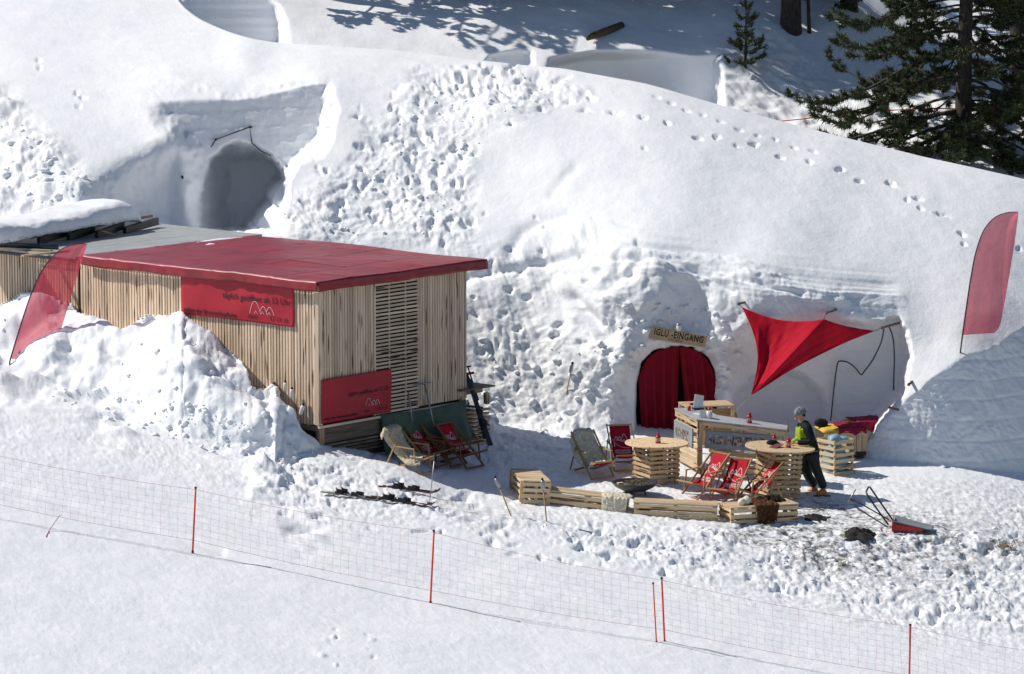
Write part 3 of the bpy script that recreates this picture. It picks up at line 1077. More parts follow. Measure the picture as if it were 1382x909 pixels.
# long wall slats
pitch = 0.0835
n = int(L2 / pitch)
for i in range(n):
    y = 0.14 + i * pitch
    if y > L2 - 0.03: break
    zb = -0.05 - hr.random() * 0.03
    bar('slat', (0.008 + hr.random() * 0.006, y, zb), (0.008 + hr.random() * 0.004, y, HH + 0.03), 0.044 + hr.choice((-0.006, 0, 0, 0.006)), 0.053 + hr.choice((-0.004, 0, 0, 0.003)), MATS['larch_slat'], hut, HF, side=(1, 0, 0))
# corner boards
bar('corner_board', (-0.014, 0.045, -0.06), (-0.014, 0.045, HH + 0.03), 0.028, 0.125, MATS['larch_slat'], hut, HF, side=(1, 0, 0))
bar('corner_board', (0.035, -0.016, -0.06), (0.035, -0.016, HH + 0.03), 0.07, 0.028, MATS['larch_slat'], hut, HF, side=(1, 0, 0))
# gable wall slats: left field, louvre, right field
xa = solve_len(EX, 505.5); xb_ = solve_len(EX, 563.0)
x = 0.10
while x < xa - 0.02:
    bar('slat', (x, 0.008, -0.02), (x, 0.008, HH + 0.02), 0.056, 0.04, MATS['larch_slat'], hut, HF, side=(1, 0, 0))
    x += 0.077
x = xb_ + 0.045
while x < L1 - 0.01:
    bar('slat', (x, 0.008, -0.02), (x, 0.008, HH + 0.02), 0.056, 0.04, MATS['larch_slat'], hut, HF, side=(1, 0, 0))
    x += 0.077
louvre = add_mesh('louvre', *box_geo((xa, -0.004, -0.05), (xa, -0.004, HH + 0.02), 0.04, 0.05, side=(1, 0, 0)), MATS['larch_slat'], hut, HF, False)
for xx in (xa + (xb_ - xa) * 0.36, xa + (xb_ - xa) * 0.74):
    bar('louvre_post', (xx, 0.012, -0.05), (xx, 0.012, HH + 0.02), 0.035, 0.02, MATS['larch_slat'], louvre, HF, side=(1, 0, 0))
z = -0.02
while z < HH:
    bar('louvre_slat', (xa + 0.025, -0.014, z), (xb_ + 0.012, -0.014, z + hr.uniform(-0.004, 0.004)), 0.044, 0.028, MATS['larch_slat'], louvre, HF, side=(0, 0.25, 1))
    z += 0.0785
# sill and base
bar('sill_beam', (-0.03, 0.0, -0.10), (L1, 0.0, -0.10), 0.05, 0.06, MATS['larch_slat'], hut, HF, side=(0, 0, 1))
bar('base_board', (-0.02, 0.05, -0.30), (L1 * 0.52, 0.05, -0.30), 0.30, 0.05, MATS['old_board'], hut, HF, side=(0, 0, 1))
bar('base_post', (0.06, 0.01, -0.14), (0.06, 0.01, -0.46), 0.14, 0.05, MATS['pallet_wood'], hut, HF, side=(1, 0, 0))
for k in range(4):
    bar('base_slat', (0.02, 0.03 + 0.02 * k, -0.50 - 0.075 * k), (L1 * 0.55, 0.03 + 0.02 * k, -0.50 - 0.075 * k), 0.045, 0.05, MATS['old_board'], hut, HF, side=(0, 0, 1))
hbox('base_core', 0.08, L1 - 0.05, 0.12, L2, -1.0, -0.05, MATS['dark_gap'])
bar('base_beam', (-0.01, 0.02, -0.13), (-0.01, L2 * 0.3, -0.13), 0.10, 0.06, MATS['old_board'], hut, HF, side=(0, 0, 1))

# roof of red tarpaulin, pulled over the edges
RO_X1 = L1 + 0.52; RO_X0 = -0.13; RO_Y0 = -0.11; RO_Y1 = solve_len(EY, 119.0)
def roof_z(x, y):
    h = 0.115 + 0.010 * math.sin(x * 2.1 + y) + 0.02 * mnoise.noise(Vector((x * 0.7, y * 0.7, 2.0))) + 0.008 * mnoise.noise(Vector((x * 3, y * 3, 7.0)))
    for c_ in (0.9, 2.1, 3.3, 4.4):                 # folds pressed into the sheet
        h += 0.010 * math.exp(-((x - c_ + 0.03 * math.sin(y * 2)) / 0.035) ** 2) + 0.010 * math.exp(-((y - c_ * 1.35 + 0.03 * math.sin(x * 2)) / 0.035) ** 2)
    return HH + h
NX, NY = 110, 140
rows = []
for j in range(NY + 1):
    y = RO_Y0 + (RO_Y1 - RO_Y0) * j / NY
    r = []
    for i in range(NX + 1):
        x = RO_X0 + (RO_X1 - RO_X0) * i / NX
        r.append((x, y, roof_z(x, y)))
    rows.append(r)
roof = add_grid('roof', rows, MATS['tarp_red'], hut, HF, thick=0.012)
# skirt: edge of the sheet hanging down with folds
def skirt(pts, out, depth, ph):
    rws = []
    for k in range(6):
        t = k / 5
        r = []
        for q, (x, y) in enumerate(pts):
            fold = 0.5 * mnoise.noise(Vector((x * 1.8 + ph, y * 1.8, 0.3))) + 0.5 * mnoise.noise(Vector((x * 5 + ph, y * 5, 2.3)))
            o = 0.018 + 0.055 * t * fold + 0.01 * math.sin(t * 3)
            d = depth * t * (1 + 0.16 * mnoise.noise(Vector((x * 0.9, y * 0.9, ph))))
            r.append((x + out[0] * o, y + out[1] * o, roof_z(x, y) + 0.004 - d))
        rws.append(r)
    return rws
ex0 = [(RO_X0 + (RO_X1 - RO_X0) * i / 90, RO_Y0) for i in range(91)]
ey0 = [(RO_X0, RO_Y0 + (RO_Y1 - RO_Y0) * i / 110) for i in range(111)]
ex1 = [(RO_X1, RO_Y0 + (RO_Y1 - RO_Y0) * i / 60) for i in range(61)]
add_grid('roof_edge', skirt(ex0, (0, -1), 0.20, 1.0), MATS['tarp_red'], hut, HF, thick=0.006)
add_grid('roof_edge', skirt(ey0, (-1, 0), 0.20, 5.0), MATS['tarp_red'], hut, HF, thick=0.006)
add_grid('roof_edge', skirt(ex1, (1, 0), 0.17, 9.0), MATS['tarp_red'], hut, HF, thick=0.006)
# wet patches of snow left along the far edge
for (xx, yy, rx, ry, lb) in ((RO_X1 - 1.15, RO_Y1 - 0.12, 0.75, 0.08, 'long thin strip of melting snow along the far edge of the red roof'), (RO_X1 - 1.9, RO_Y1 - 0.6, 0.14, 0.05, 'tiny round patch of melting snow on the red roof')):
    vs, fs = [], []
    for a in range(20):
        k = 1 + 0.35 * mnoise.noise(Vector((math.cos(a / 3.18) * 2, math.sin(a / 3.18) * 2, xx)))
        vs.append((xx + rx * k * math.cos(a / 3.183), yy + ry * k * math.sin(a / 3.183), roof_z(xx + rx * k * math.cos(a / 3.183), yy + ry * k * math.sin(a / 3.183)) + 0.008))
    vs.append((xx, yy, roof_z(xx, yy) + 0.035))
    fs = [(a, (a + 1) % 20, 20) for a in range(20)]
    pt = add_mesh('snow_patch', vs, fs, MATS['snow'], None, HF)
    setp(pt, lb, 'snow patch')

# ------------------------------------------------------------------ shed behind, grey roof
shed = thing('grey_roofed_shed', HF @ Matrix.Translation((0, L2 + 0.05, 0)), 'slatted shed with a flat grey roof built on behind the hut', 'shed')
SD = 5.6
hbox('wall', 0.07, SD - 0.1, L2 + 0.08, L3 - 0.05, -0.6, HH - 0.05, MATS['dark_gap'], shed)
y = L2 + 0.13
while y < L3:
    bar('slat', (0.045, y, -0.4), (0.045 + hr.random() * 0.006, y, HH - 0.03), 0.044, 0.052, MATS['larch_slat'], shed, HF, side=(1, 0, 0))
    y += 0.0835
flat_mat('roof_grey', (0.36, 0.38, 0.38), 0.45, 0.12, 2.0)
# roof panels: sheets laid side by side, joints left open
ny = 4
pw = (L3 - L2 - 0.1) / ny
ROOFZ = HH + 0.03
for k in range(ny):
    y0 = L2 + 0.06 + k * pw
    o = add_mesh('roof_panel', *box_geo((-0.06, y0 + pw / 2 - 0.006, ROOFZ), (SD, y0 + pw / 2 - 0.006, ROOFZ), pw - 0.018, 0.05, side=(0, 1, 0)), MATS['roof_grey'], shed, HF, False)
bar('roof_trim', (-0.075, L2 + 0.06, HH - 0.03), (-0.075, L3, HH - 0.03), 0.05, 0.02, MATS['black_metal'], shed, HF, side=(0, 0, 1))

def roof_pt(u, v, dz=0.03):
    """point on the shed roof seen at a photo pixel"""
    z = HO.z + ROOFZ + dz
    dx, dy, dz_ = ray(u, v)
    t = (z - CAM.z) / dz_
    return Vector((float(dx * t), float(CAM.y + dy * t), z))

# tarred timbers and the snow lying on the shed roof
sg = [((52, 325), (90, 313)), ((92, 320), (126, 309)), ((130, 317), (166, 304)), ((168, 311), (212, 298))]
tim = thing('timber_frame', Matrix.Translation(roof_pt(140, 310)), 'tarred dark timber frame lying on the grey roof under the snow slab', 'timber')
for (a, b) in sg:
    pa = roof_pt(a[0], a[1], 0.09); pb = roof_pt(b[0], b[1], 0.17)
    bar('plank', pa, pb, 0.16, 0.09, MATS['black_plastic'], tim, None, side=(0, 0, 1))
bar('rail', roof_pt(40, 320, 0.20), roof_pt(205, 291, 0.22), 0.06, 0.06, MATS['chair_dark'], tim)
tube('lashing', [roof_pt(56, 327, 0.03), roof_pt(66, 316, 0.2), roof_pt(74, 309, 0.26), roof_pt(110, 306, 0.26)], 0.012, MATS['rope_tan'], tim)
tube('lashing', [roof_pt(128, 306, 0.27), roof_pt(140, 312, 0.2), roof_pt(158, 317, 0.04)], 0.012, MATS['rope_tan'], tim)

def snow_slab():
    A = roof_pt(2, 327, 0.22); B = roof_pt(186, 297, 0.25)
    d = (B - A); n = Vector((d.y, -d.x, 0)).normalized()
    if n.y < 0: n = -n
    rows = []
    NU, NV = 90, 34
    for j in range(NV):
        t = j / (NV - 1)
        r = []
        for i in range(NU):
            s = -0.22 + 1.22 * i / (NU - 1)
            ang = math.pi * (t * 1.02 - 0.02)
            endf = min(1.0, max(0.0, (1.0 - s) / 0.06)) ** 0.5
            hgt = (0.44 - 0.06 * math.sin(s * 5)) * endf + 0.02
            depth = 1.5
            # superellipse section: steep front, flat top
            cx = -math.copysign(abs(math.cos(ang)) ** 0.45, math.cos(ang)) * depth / 2 + depth / 2
            cz = abs(math.sin(ang)) ** 0.5 * hgt
            p = A + d * s + n * (cx - 0.15) + Vector((0, 0, cz - 0.05))
            k = mnoise.fractal(p * 1.6, 1.0, 2.0, 4)
            p = p + Vector((0.02, -0.06, 0.05)) * k
            r.append(p)
        rows.append(r)
    return rows
slab = add_grid('snow_slab', snow_slab(), MATS['snow'])
setp(slab, 'thick slab of old snow lying on the grey shed roof', 'snow')
pipe = tube('drain_pipe', [roof_pt(-60, 327, 0.08), roof_pt(78, 333, 0.08)], 0.055, flat_mat('pipe_blue', (0.05, 0.065, 0.095), 0.4), seg=12)
setp(pipe, 'dark blue plastic pipe lying along the grey roof edge', 'pipe')
for k, (a, b, lb) in enumerate((((-40, 333), (70, 338), 'long pale plank on the grey roof next to the blue pipe'), ((30, 345), (92, 338), 'short pale plank at the grey roof edge by the left flag'))):
    o = bar('plank', roof_pt(*a, 0.04), roof_pt(*b, 0.05), 0.10, 0.035, MATS['pallet_wood'], None, None, side=(0, 1, 0))
    setp(o, lb, 'plank')
o = lathe('vent_cap', [(0.09, 0), (0.09, 0.05), (0.12, 0.06), (0.11, 0.12), (0.05, 0.16), (0.01, 0.165)], MATS['black_plastic'], None, Matrix.Translation(roof_pt(22, 325, -0.02)))
setp(o, 'small black domed vent cap on the grey shed roof', 'vent')

# ------------------------------------------------------------------ banners on the hut
def banner(name, M, w, h, label, ph, small=True):
    """local x to the right, z up, y out of the wall is negative"""
    t = thing(name, M, label, 'banner', None)
    rows = []
    for j in range(25):
        r = []
        for i in range(41):
            x = w * i / 40; z = h * j / 24
            k = 0.018 * mnoise.noise(Vector((x * 1.4 + ph, z * 1.8, 0))) + 0.012 * math.sin((x * 0.8 - z * 1.9 + ph) * 3.0) * (0.4 + 0.6 * x / w)
            r.append((x, -0.02 + k - 0.01, z))
        rows.append(r)
    def surf_y(x, z):
        return -0.03 + 0.018 * mnoise.noise(Vector((x * 1.4 + ph, z * 1.8, 0))) + 0.012 * math.sin((x * 0.8 - z * 1.9 + ph) * 3.0) * (0.4 + 0.6 * x / w)
    add_grid('sheet', rows, MATS['banner_red'], t, M, thick=0.003)
    def letter(nm, g, dx, dz, mat):
        vs = [(x + dx, surf_y(x + dx, z + dz) - 0.012, z + dz) for x, z in g[0]]
        # refine onto the waves is not needed: letters are small next to them
        setp(add_mesh(nm, vs, g[1], mat, t, M, False), kind='stuff')
    g = text_geo('täglich geöffnet ab 12 Uhr', 0.158, 1.04, 0.0, 0.001)
    sc = 0.60 * w / fwidth(g)
    g = ([(x * sc, z * sc) for x, z in g[0]], g[1])
    letter('lettering', g, w * 0.375, h * 0.53, MATS['black_print'])
    g = text_geo('neben der Brunnenkopfbahn', 0.1, 1.0, 0.0, 0.002)
    sc = 0.47 * w / fwidth(g)
    g = ([(x * sc, z * sc) for x, z in g[0]], g[1])
    letter('lettering', g, w * 0.03, h * 0.065, MATS['black_print'])
    g = text_geo('12 Ut ab', 0.12); sc = 0.15 * w / fwidth(g)
    g = ([(x * sc, z * sc) for x, z in g[0]], g[1])
    letter('lettering', g, w * 0.79, h * 0.09, MATS['black_print'])
    g = text_geo('oben', 0.1); sc = 0.085 * w / fwidth(g)
    g = ([(x * sc, z * sc) for x, z in g[0]], g[1])
    letter('lettering', g, w * 0.60, h * 0.09, MATS['black_print'])
    letter('emblem', mountain_logo(w * 0.21, 0.010), w * 0.62, h * 0.23, MATS['white_print'])
    return t
# long wall: local x runs towards the corner
def wall_mat_long(y_left, z):
    M = Matrix((-EY, EX, Vector((0, 0, 1)))).transposed().to_4x4()
    M.translation = HF @ Vector((-0.03, y_left, z))
    return M
yl = solve_len(EY, 248.5); yr = solve_len(EY, 400.5)
pbz = z_at(373, HF @ Vector((0, yl, 0))) - ZB
btop = P(248, 374, (HF @ Vector((0, yl, 0))).y).z - ZB
bbot = P(400, 441, (HF @ Vector((0, yr, 0))).y).z - ZB
btop2 = P(400, 387, (HF @ Vector((0, yr, 0))).y).z - ZB
banner('banner', wall_mat_long(yl, bbot), yl - yr, btop2 - bbot, 'bright red banner with black lettering on the sunlit long wall of the hut', 0.7)
M = Matrix((EX, EY, Vector((0, 0, 1)))).transposed().to_4x4()
xr_ = solve_len(EX, 525.0)
b2b = P(525, 553, (HF @ Vector((xr_, 0, 0))).y).z - ZB
b2t = P(525, 497, (HF @ Vector((xr_, 0, 0))).y).z - ZB
M.translation = HF @ Vector((0.0, -0.035, b2b - 0.03))
banner('banner', M, xr_, b2t - b2b + 0.03, 'shaded red banner with black lettering on the louvred gable wall of the hut', 3.1)

# ------------------------------------------------------------------ green tarpaulin over the hut base
rows = []
for j in range(30):
    t = j / 29
    r = []
    for i in range(70):
        s = i / 69
        x = L1 * 0.40 + (L1 * 0.975 - L1 * 0.40) * s
        fold = math.sin(s * 24 + 1.2 * math.sin(t * 2 + s * 5)) * 0.5 + mnoise.noise(Vector((s * 6, t * 1.5, 4.4)))
        zt_ = -0.03 + 0.06 * math.sin(s * 3.1) * -1
        zb_ = -0.86 + 0.05 * mnoise.noise(Vector((s * 9, 0, 1)))
        z = zt_ + (zb_ - zt_) * t
        yo = -0.10 - 0.26 * t ** 1.4 - 0.11 * fold * (0.35 + 0.8 * t)
        if s < 0.07:
            yo *= 0.4 + 0.6 * s / 0.07
        r.append((x + 0.04 * t * (s - 0.6), yo, z))
    rows.append(r)
o = add_grid('green_tarpaulin', rows, MATS['tarp_green'], None, HF, thick=0.004)
setp(o, 'dark green tarpaulin hung over the base of the hut behind the deck chairs', 'tarpaulin')

# ------------------------------------------------------------------ stack of lumber right of the hut
st = thing('lumber_stack', HF @ Matrix.Translation((L1 + 0.2, 0.1, -1.0)), 'stack of thin boards with a dark board on top beside the hut corner', 'lumber')
for k in range(9):
    zz = -1.04 + 0.088 * k
    for yy in (-0.02, 0.62, 1.2):
        bar('board', (L1 * 0.955 + 0.02 * hr.random(), yy, zz), (L1 + 0.62 + 0.05 * hr.random(), yy - 0.02, zz + 0.012), 0.042, 0.10, MATS['pallet_wood'], st, HF, side=(0, 0, 1))
    for xx in (L1 * 0.98, L1 + 0.5):
        bar('bearer', (xx, -0.0, zz + 0.043), (xx, 1.2, zz + 0.043), 0.035, 0.08, MATS['old_board'], st, HF, side=(0, 0, 1))
for xx in (L1 * 0.965, L1 + 0.62):
    bar('post', (xx, -0.02, -0.22), (xx, -0.02, 0.02), 0.10, 0.09, MATS['pallet_wood'], st, HF, side=(1, 0, 0))
    bar('post', (xx, 1.1, -0.22), (xx, 1.1, 0.02), 0.10, 0.09, MATS['pallet_wood'], st, HF, side=(1, 0, 0))
bar('beam', (L1 * 0.95, 0.1, 0.09), (L1 + 0.6, 0.1, 0.09), 0.13, 0.06, MATS['pallet_wood'], st, HF, side=(0, 0, 1))
bar('cover_board', (L1 * 0.93, 0.5, 0.175), (L1 + 0.75, 0.5, 0.165), 0.03, 1.3, MATS['old_board'], st, HF, side=(0, 0, 1))

# ------------------------------------------------------------------ deck chairs
SL = [(-0.485, 0.885), (-0.02, 0.02), (0.545, 0.375)]          # sling: quadratic curve (y, z)
def sling(t):
    a, b, c = SL
    y = (1 - t) ** 2 * a[0] + 2 * t * (1 - t) * b[0] + t * t * c[0]
    z = (1 - t) ** 2 * a[1] + 2 * t * (1 - t) * b[1] + t * t * c[1]
    dy = 2 * (1 - t) * (b[0] - a[0]) + 2 * t * (c[0] - b[0]); dz = 2 * (1 - t) * (b[1] - a[1]) + 2 * t * (c[1] - b[1])
    l = math.hypot(dy, dz)
    return y, z, -dz / l, dy / l                                # point and normal (towards the sitter)

def deck_chair(M, label, wood='chair_beech', fleece=None, group='deck chairs'):
    t = thing('deck_chair', M, label, 'deck chair', group)
    W = MATS[wood]
    for s in (-1, 1):
        bar('back_rail', (s * 0.29, -0.515, 0.93), (s * 0.29, 0.44, -0.01), 0.042, 0.022, W, t, M, side=(0, 1, 1))
        bar('seat_rail', (s * 0.255, -0.62, -0.01), (s * 0.255, 0.575, 0.375), 0.042, 0.022, W, t, M, side=(0, -0.3, 1))
        bar('prop', (s * 0.318, -0.22, 0.63), (s * 0.318, -0.50, 0.06), 0.034, 0.02, W, t, M, side=(0, 1, 0))
        bar('armrest', (s * 0.325, -0.26, 0.585), (s * 0.325, 0.26, 0.555), 0.022, 0.05, W, t, M, side=(0, 0, 1))
        bar('arm_post', (s * 0.318, 0.24, 0.55), (s * 0.318, 0.30, 0.14), 0.032, 0.02, W, t, M, side=(0, 1, 0))
    bar('crossbar', (-0.29, 0.435, 0.005), (0.29, 0.435, 0.005), 0.035, 0.025, W, t, M)
    bar('crossbar', (-0.29, -0.49, 0.905), (0.29, -0.49, 0.905), 0.03, 0.03, W, t, M)
    bar('crossbar', (-0.25, 0.55, 0.37), (0.25, 0.55, 0.37), 0.03, 0.03, W, t, M)
    bar('crossbar', (-0.30, -0.50, 0.05), (0.30, -0.50, 0.05), 0.03, 0.025, W, t, M)
    rows = []
    for j in range(25):
        q = j / 24
        y, z, ny, nz = sling(q)
        r = []
        for i in range(13):
            a = -1 + 2 * i / 12
            sag = -0.03 * (1 - a * a) * math.sin(math.pi * q) + 0.004 * mnoise.noise(Vector((a * 3, q * 8, M.translation.x)))
            r.append((a * 0.235, y + ny * sag, z + nz * sag))
        rows.append(r)
    sl = add_grid('sling', rows, MATS['sling_red'], t, M, thick=0.003)
    # print on the back: peaks, two sweeping lines, two lines of capitals
    def on_sling(g, nm):
        vs = []
        for x, d in g[0]:
            q = min(max(d / 1.16, 0), 1)
            y, z, ny, nz = sling(q)
            a = x / 0.235
            off = -0.03 * (1 - a * a) * math.sin(math.pi * q) + 0.008
            vs.append((x, y + ny * off, z + nz * off))
        setp(add_mesh(nm, vs, [f[::-1] for f in g[1]], MATS['white_print'], sl, M, False), kind='stuff')
    lg = mountain_logo(0.30, 0.012)
    on_sling(([(-0.15 + x, 0.24 - y) for x, y in lg[0]], lg[1]), 'emblem')
    on_sling(join_geo([ribbon_geo(arc_pts(-0.19, 0.16, 0.30, 0.11, 85, 20), 0.011), ribbon_geo(arc_pts(-0.20, 0.16, 0.40, 0.24, 88, 12), 0.011),
                       ribbon_geo([(-0.17, 0.245), (0.02, 0.245)], 0.010), ribbon_geo([(0.165, 0.30), (0.165, 0.37)], 0.022)]), 'emblem')
    for k, w in enumerate(('OUTDOOR', 'DISCOUNT')):
        g = text_geo(w, 0.1, 1.0, 0.0, 0.004); sc = (0.36, 0.37)[k] / fwidth(g)
        on_sling(([(-0.185 + x * sc, 0.485 + 0.07 * k - y * sc) for x, y in g[0]], g[1]), 'lettering')
    return t

def fleece_over_chair(M, label, seed, mat='fleece'):
    """long-haired sheepskin hung over a chair's back and seat"""
    fr = random.Random(seed)
    rows = []
    NJ, NI = 60, 26
    for j in range(NJ):
        q = -0.16 + 1.02 * j / (NJ - 1)
        if q >= 0:
            y, z, ny, nz = sling(min(q, 1))
        else:
            y, z, ny, nz = -0.49 + q * 0.6, 0.93 + q * 1.1, -0.8, 0.5
        if -0.05 < q < 0.05:
            z += 0.02
        r = []
        wd = 0.33 + 0.05 * math.sin(q * 9 + seed) + 0.04 * mnoise.noise(Vector((q * 5, seed, 0)))
        for i in range(NI):
            a = -1 + 2 * i / (NI - 1)
            hgt = 0.055 + 0.03 * mnoise.noise(Vector((a * 4, q * 9, seed))) + 0.03 * mnoise.noise(Vector((a * 12, q * 26, seed)))
            hgt *= 1 - 0.5 * abs(a) ** 3
            droop = max(0, abs(a) - 0.75) * 0.35
            r.append((a * wd + 0.012 * mnoise.noise(Vector((a * 9, q * 22, 5))), y + ny * (hgt - droop), z + nz * (hgt - droop) - droop * 0.2))
        rows.append(r)
    o = add_grid('sheepskin', rows, MATS[mat], None, M, thick=0.02)
    return setp(o, label, 'sheepskin')

def chair_at(u, v, deg, label, **kw):
    p = surf(u, v)
    M = frame((p.x, p.y, p.z - 0.01), R(deg)) @ Matrix.Scale(0.92, 4)
    return deck_chair(M, label, **kw), M

# +y of the chair is where the sitter looks
G1 = 'deck chairs by the green tarpaulin'; G2 = 'deck chairs on the terrace'
c, M = chair_at(556, 632, -118, 'dark wooden deck chair covered by a sheepskin, in the shade of the hut', wood='chair_beech', group=G1)
fleece_over_chair(M, 'sheepskin, its colour darkened for shade, thrown over the shaded deck chair by the green tarpaulin', 2, 'fleece_shade')
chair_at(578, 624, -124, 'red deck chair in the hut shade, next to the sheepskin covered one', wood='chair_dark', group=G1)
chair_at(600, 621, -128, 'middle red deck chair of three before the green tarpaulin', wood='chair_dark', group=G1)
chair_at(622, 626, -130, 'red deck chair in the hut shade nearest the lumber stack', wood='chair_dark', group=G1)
c, M = chair_at(801, 640, -152, 'deck chair with a sheepskin over it, beside the red one near the fire bowl', group=G2)
fleece_over_chair(M, 'shaggy pale sheepskin over the terrace deck chair near the fire bowl', 5)
chair_at(842, 630, -170, 'red deck chair half hidden behind the round table without visitors', group=G2)
chair_at(950, 668, 128, 'pale red deck chair seen from the side, before the grey bar sign', group=G2)
chair_at(984, 675, 148, 'red deck chair with white print facing the benches, middle of the three by the bar', group=G2)
chair_at(1022, 677, 112, 'red deck chair leaning back against the visitor\'s round table', group=G2)

# ------------------------------------------------------------------ pallet furniture
def pallet_bench(M, L, d, h, label, layers=3, teeth=False, mat='new_pine'):
    """bench of stacked pallets; x along, y deep"""
    t = thing('pallet_bench', M, label, 'bench', 'pallet benches round the fire bowl')
    W = MATS[mat]
    br = random.Random(label)
    nb_ = 6
    bw = d / nb_
    for k in range(nb_):
        y = -d / 2 + bw * (k + 0.5)
        e = br.uniform(-0.008, 0.008)
        bar('seat_board', (-L / 2 + e, y, h - 0.014), (L / 2 + e, y, h - 0.014), 0.028, bw - 0.016, W, t, M, side=(0, 0, 1))
    lay = (h - 0.03) / layers
    for k in range(layers):
        z = h - 0.03 - lay * (k + 0.42)
        sh = 0.004 * k
        for s in (-1, 1):
            bar('side_board', (-L / 2 + 0.01 + br.uniform(-0.01, 0.01), s * (d / 2 - 0.012 - sh), z), (L / 2 - 0.01 + br.uniform(-0.01, 0.01), s * (d / 2 - 0.012 - sh), z), lay * 0.62, 0.024, W, t, M, side=(0, 0, 1))
            bar('end_board', (s * (L / 2 - 0.025), -d / 2 + 0.03, z + lay * 0.1), (s * (L / 2 - 0.025), d / 2 - 0.03, z + lay * 0.1), lay * 0.5, 0.024, W, t, M, side=(0, 0, 1))
        for fx in (-0.46, 0.0, 0.46):
            for fy in (-0.36, 0.36):
                bar('block', (fx * L, fy * d, z - lay * 0.55), (fx * L, fy * d, z + lay * 0.5), 0.075, 0.075, MATS['pallet_wood'], t, M, side=(1, 0, 0))
    for fx in (-0.47, 0.0, 0.47):
        for s in (-1, 1):
            bar('post', (fx * L, s * (d / 2 - 0.045), -0.12), (fx * L, s * (d / 2 - 0.045), h - 0.04), 0.06, 0.035, MATS['pallet_wood'], t, M, side=(1, 0, 0))
    return t

def bench_from(u0, v0, Y0_, u1, v1, Y1_, d, h, label, back=1, **kw):
    """front top edge from pixel 0 to pixel 1 at given depths"""
    a = P(u0, v0, Y0_); b = P(u1, v1, Y1_)
    x = (b - a); L = x.length; x.normalize()
    yv = Vector((0, 0, 1)).cross(x).normalized()
    if yv.y < 0: yv = -yv
    zv = x.cross(yv).normalized()
    if zv.z < 0: zv = -zv
    M = Matrix((x, zv.cross(x), zv)).transposed().to_4x4()
    c = (a + b) / 2 + M.col[1].to_3d() * (d / 2) - zv * h
    M.translation = c
    return pallet_bench(M, L, d, h, label, **kw), M

pb1, MB1 = bench_from(706, 648, -1.85, 744, 649, -1.75, 1.45, 0.50, 'tall pallet bench standing end-on at the shaded end of the row', layers=4)
pb2, MB2 = bench_from(737, 661, -1.75, 846, 674, -2.05, 0.50, 0.40, 'long low pallet bench with a pale sheepskin over one end')
pb3, MB3 = bench_from(855, 677, -2.15, 969, 682, -2.25, 0.50, 0.40, 'plain bare pallet bench between the sheepskin bench and the fur bench')
pb4, MB4 = bench_from(986, 685, -2.35, 1078, 679, -1.85, 0.62, 0.38, 'pallet bench with a brown fur hanging over its side')

def fur_patch(name, M, w, d, drop, label, mat, seed, cat, hair=0.035):
    """skin laid over a bench edge: x along the edge, -y is the front where it hangs down"""
    rows = []
    NJ, NI = 44, 30
    for j in range(NJ):
        s = (d + drop) * j / (NJ - 1)
        if s < d:
            y, z, ny, nz = d - s, 0.0, 0.0, 1.0
        else:
            y, z, ny, nz = -0.02, -(s - d), -1.0, 0.0
        k = max(0.0, min(1.0, (s - d + 0.06) / 0.12))
        ny, nz = -k, 1 - k
        r = []
        wd = w / 2 * (1 - 0.35 * (j / (NJ - 1)) ** 2 + 0.22 * mnoise.noise(Vector((s * 4, seed, 1))))
        for i in range(NI):
            a = -1 + 2 * i / (NI - 1)
            h = 0.03 + hair * (mnoise.noise(Vector((a * 5, s * 14, seed))) + 0.7 * mnoise.noise(Vector((a * 15, s * 40, seed))))
            h *= 1 - 0.8 * abs(a) ** 4
            edge_ = 0.12 * mnoise.noise(Vector((a * 4, seed, 3))) * (j / (NJ - 1)) * drop * 2
            r.append((a * wd, y + ny * h, z + nz * h + edge_ * k + 0.004))
        rows.append(r)
    o = add_grid(name, rows, MATS[mat], None, M, thick=0.012)
    return setp(o, label, cat)
M = MB2 @ Matrix.Translation((0.58, -0.25, 0.40))
fur_patch('sheepskin', M, 0.62, 0.42, 0.28, 'pale sheepskin draped over the end of the long pallet bench', 'fleece', 3, 'sheepskin')
M = MB4 @ Matrix.Translation((0.05, -0.31, 0.38))
fur_patch('fur_skin', M, 0.58, 0.5, 0.34, 'brown fur hanging over the front of the pallet bench', 'fur_brown', 8, 'fur', 0.06)
M = MB4 @ Matrix.Translation((0.33, 0.0, 0.385))
fur_patch('fur_skin', M, 0.66, 0.34, 0.05, 'black fur lying on the pallet bench behind the brown fur', 'fur_black', 9, 'fur', 0.08)
for k, (dx, dy, r, lb) in enumerate(((-0.42, -0.12, 0.075, 'smaller of two white fluffy balls on the fur bench'), (-0.30, -0.08, 0.092, 'bigger white fluffy ball against the brown fur on the bench'))):
    vs, fs = [], []
    bm = bmesh.new(); bmesh.ops.create_icosphere(bm, subdivisions=3, radius=r)
    for v in bm.verts:
        v.co *= 1 + 0.14 * mnoise.noise(v.co * 22 + Vector((k, 0, 0)))
    me = bpy.data.meshes.new('wool_ball'); bm.to_mesh(me); bm.free()
    me.polygons.foreach_set('use_smooth', [True] * len(me.polygons)); me.materials.append(flat_mat('wool_white%d' % k, (0.72, 0.68, 0.54), 0.95, 0.15, 30))
    o = bpy.data.objects.new('wool_ball', me); COL.objects.link(o)
    put(o, MB4 @ Matrix.Translation((dx, dy, 0.38 + r * 0.9)))
    setp(o, lb, 'ball')

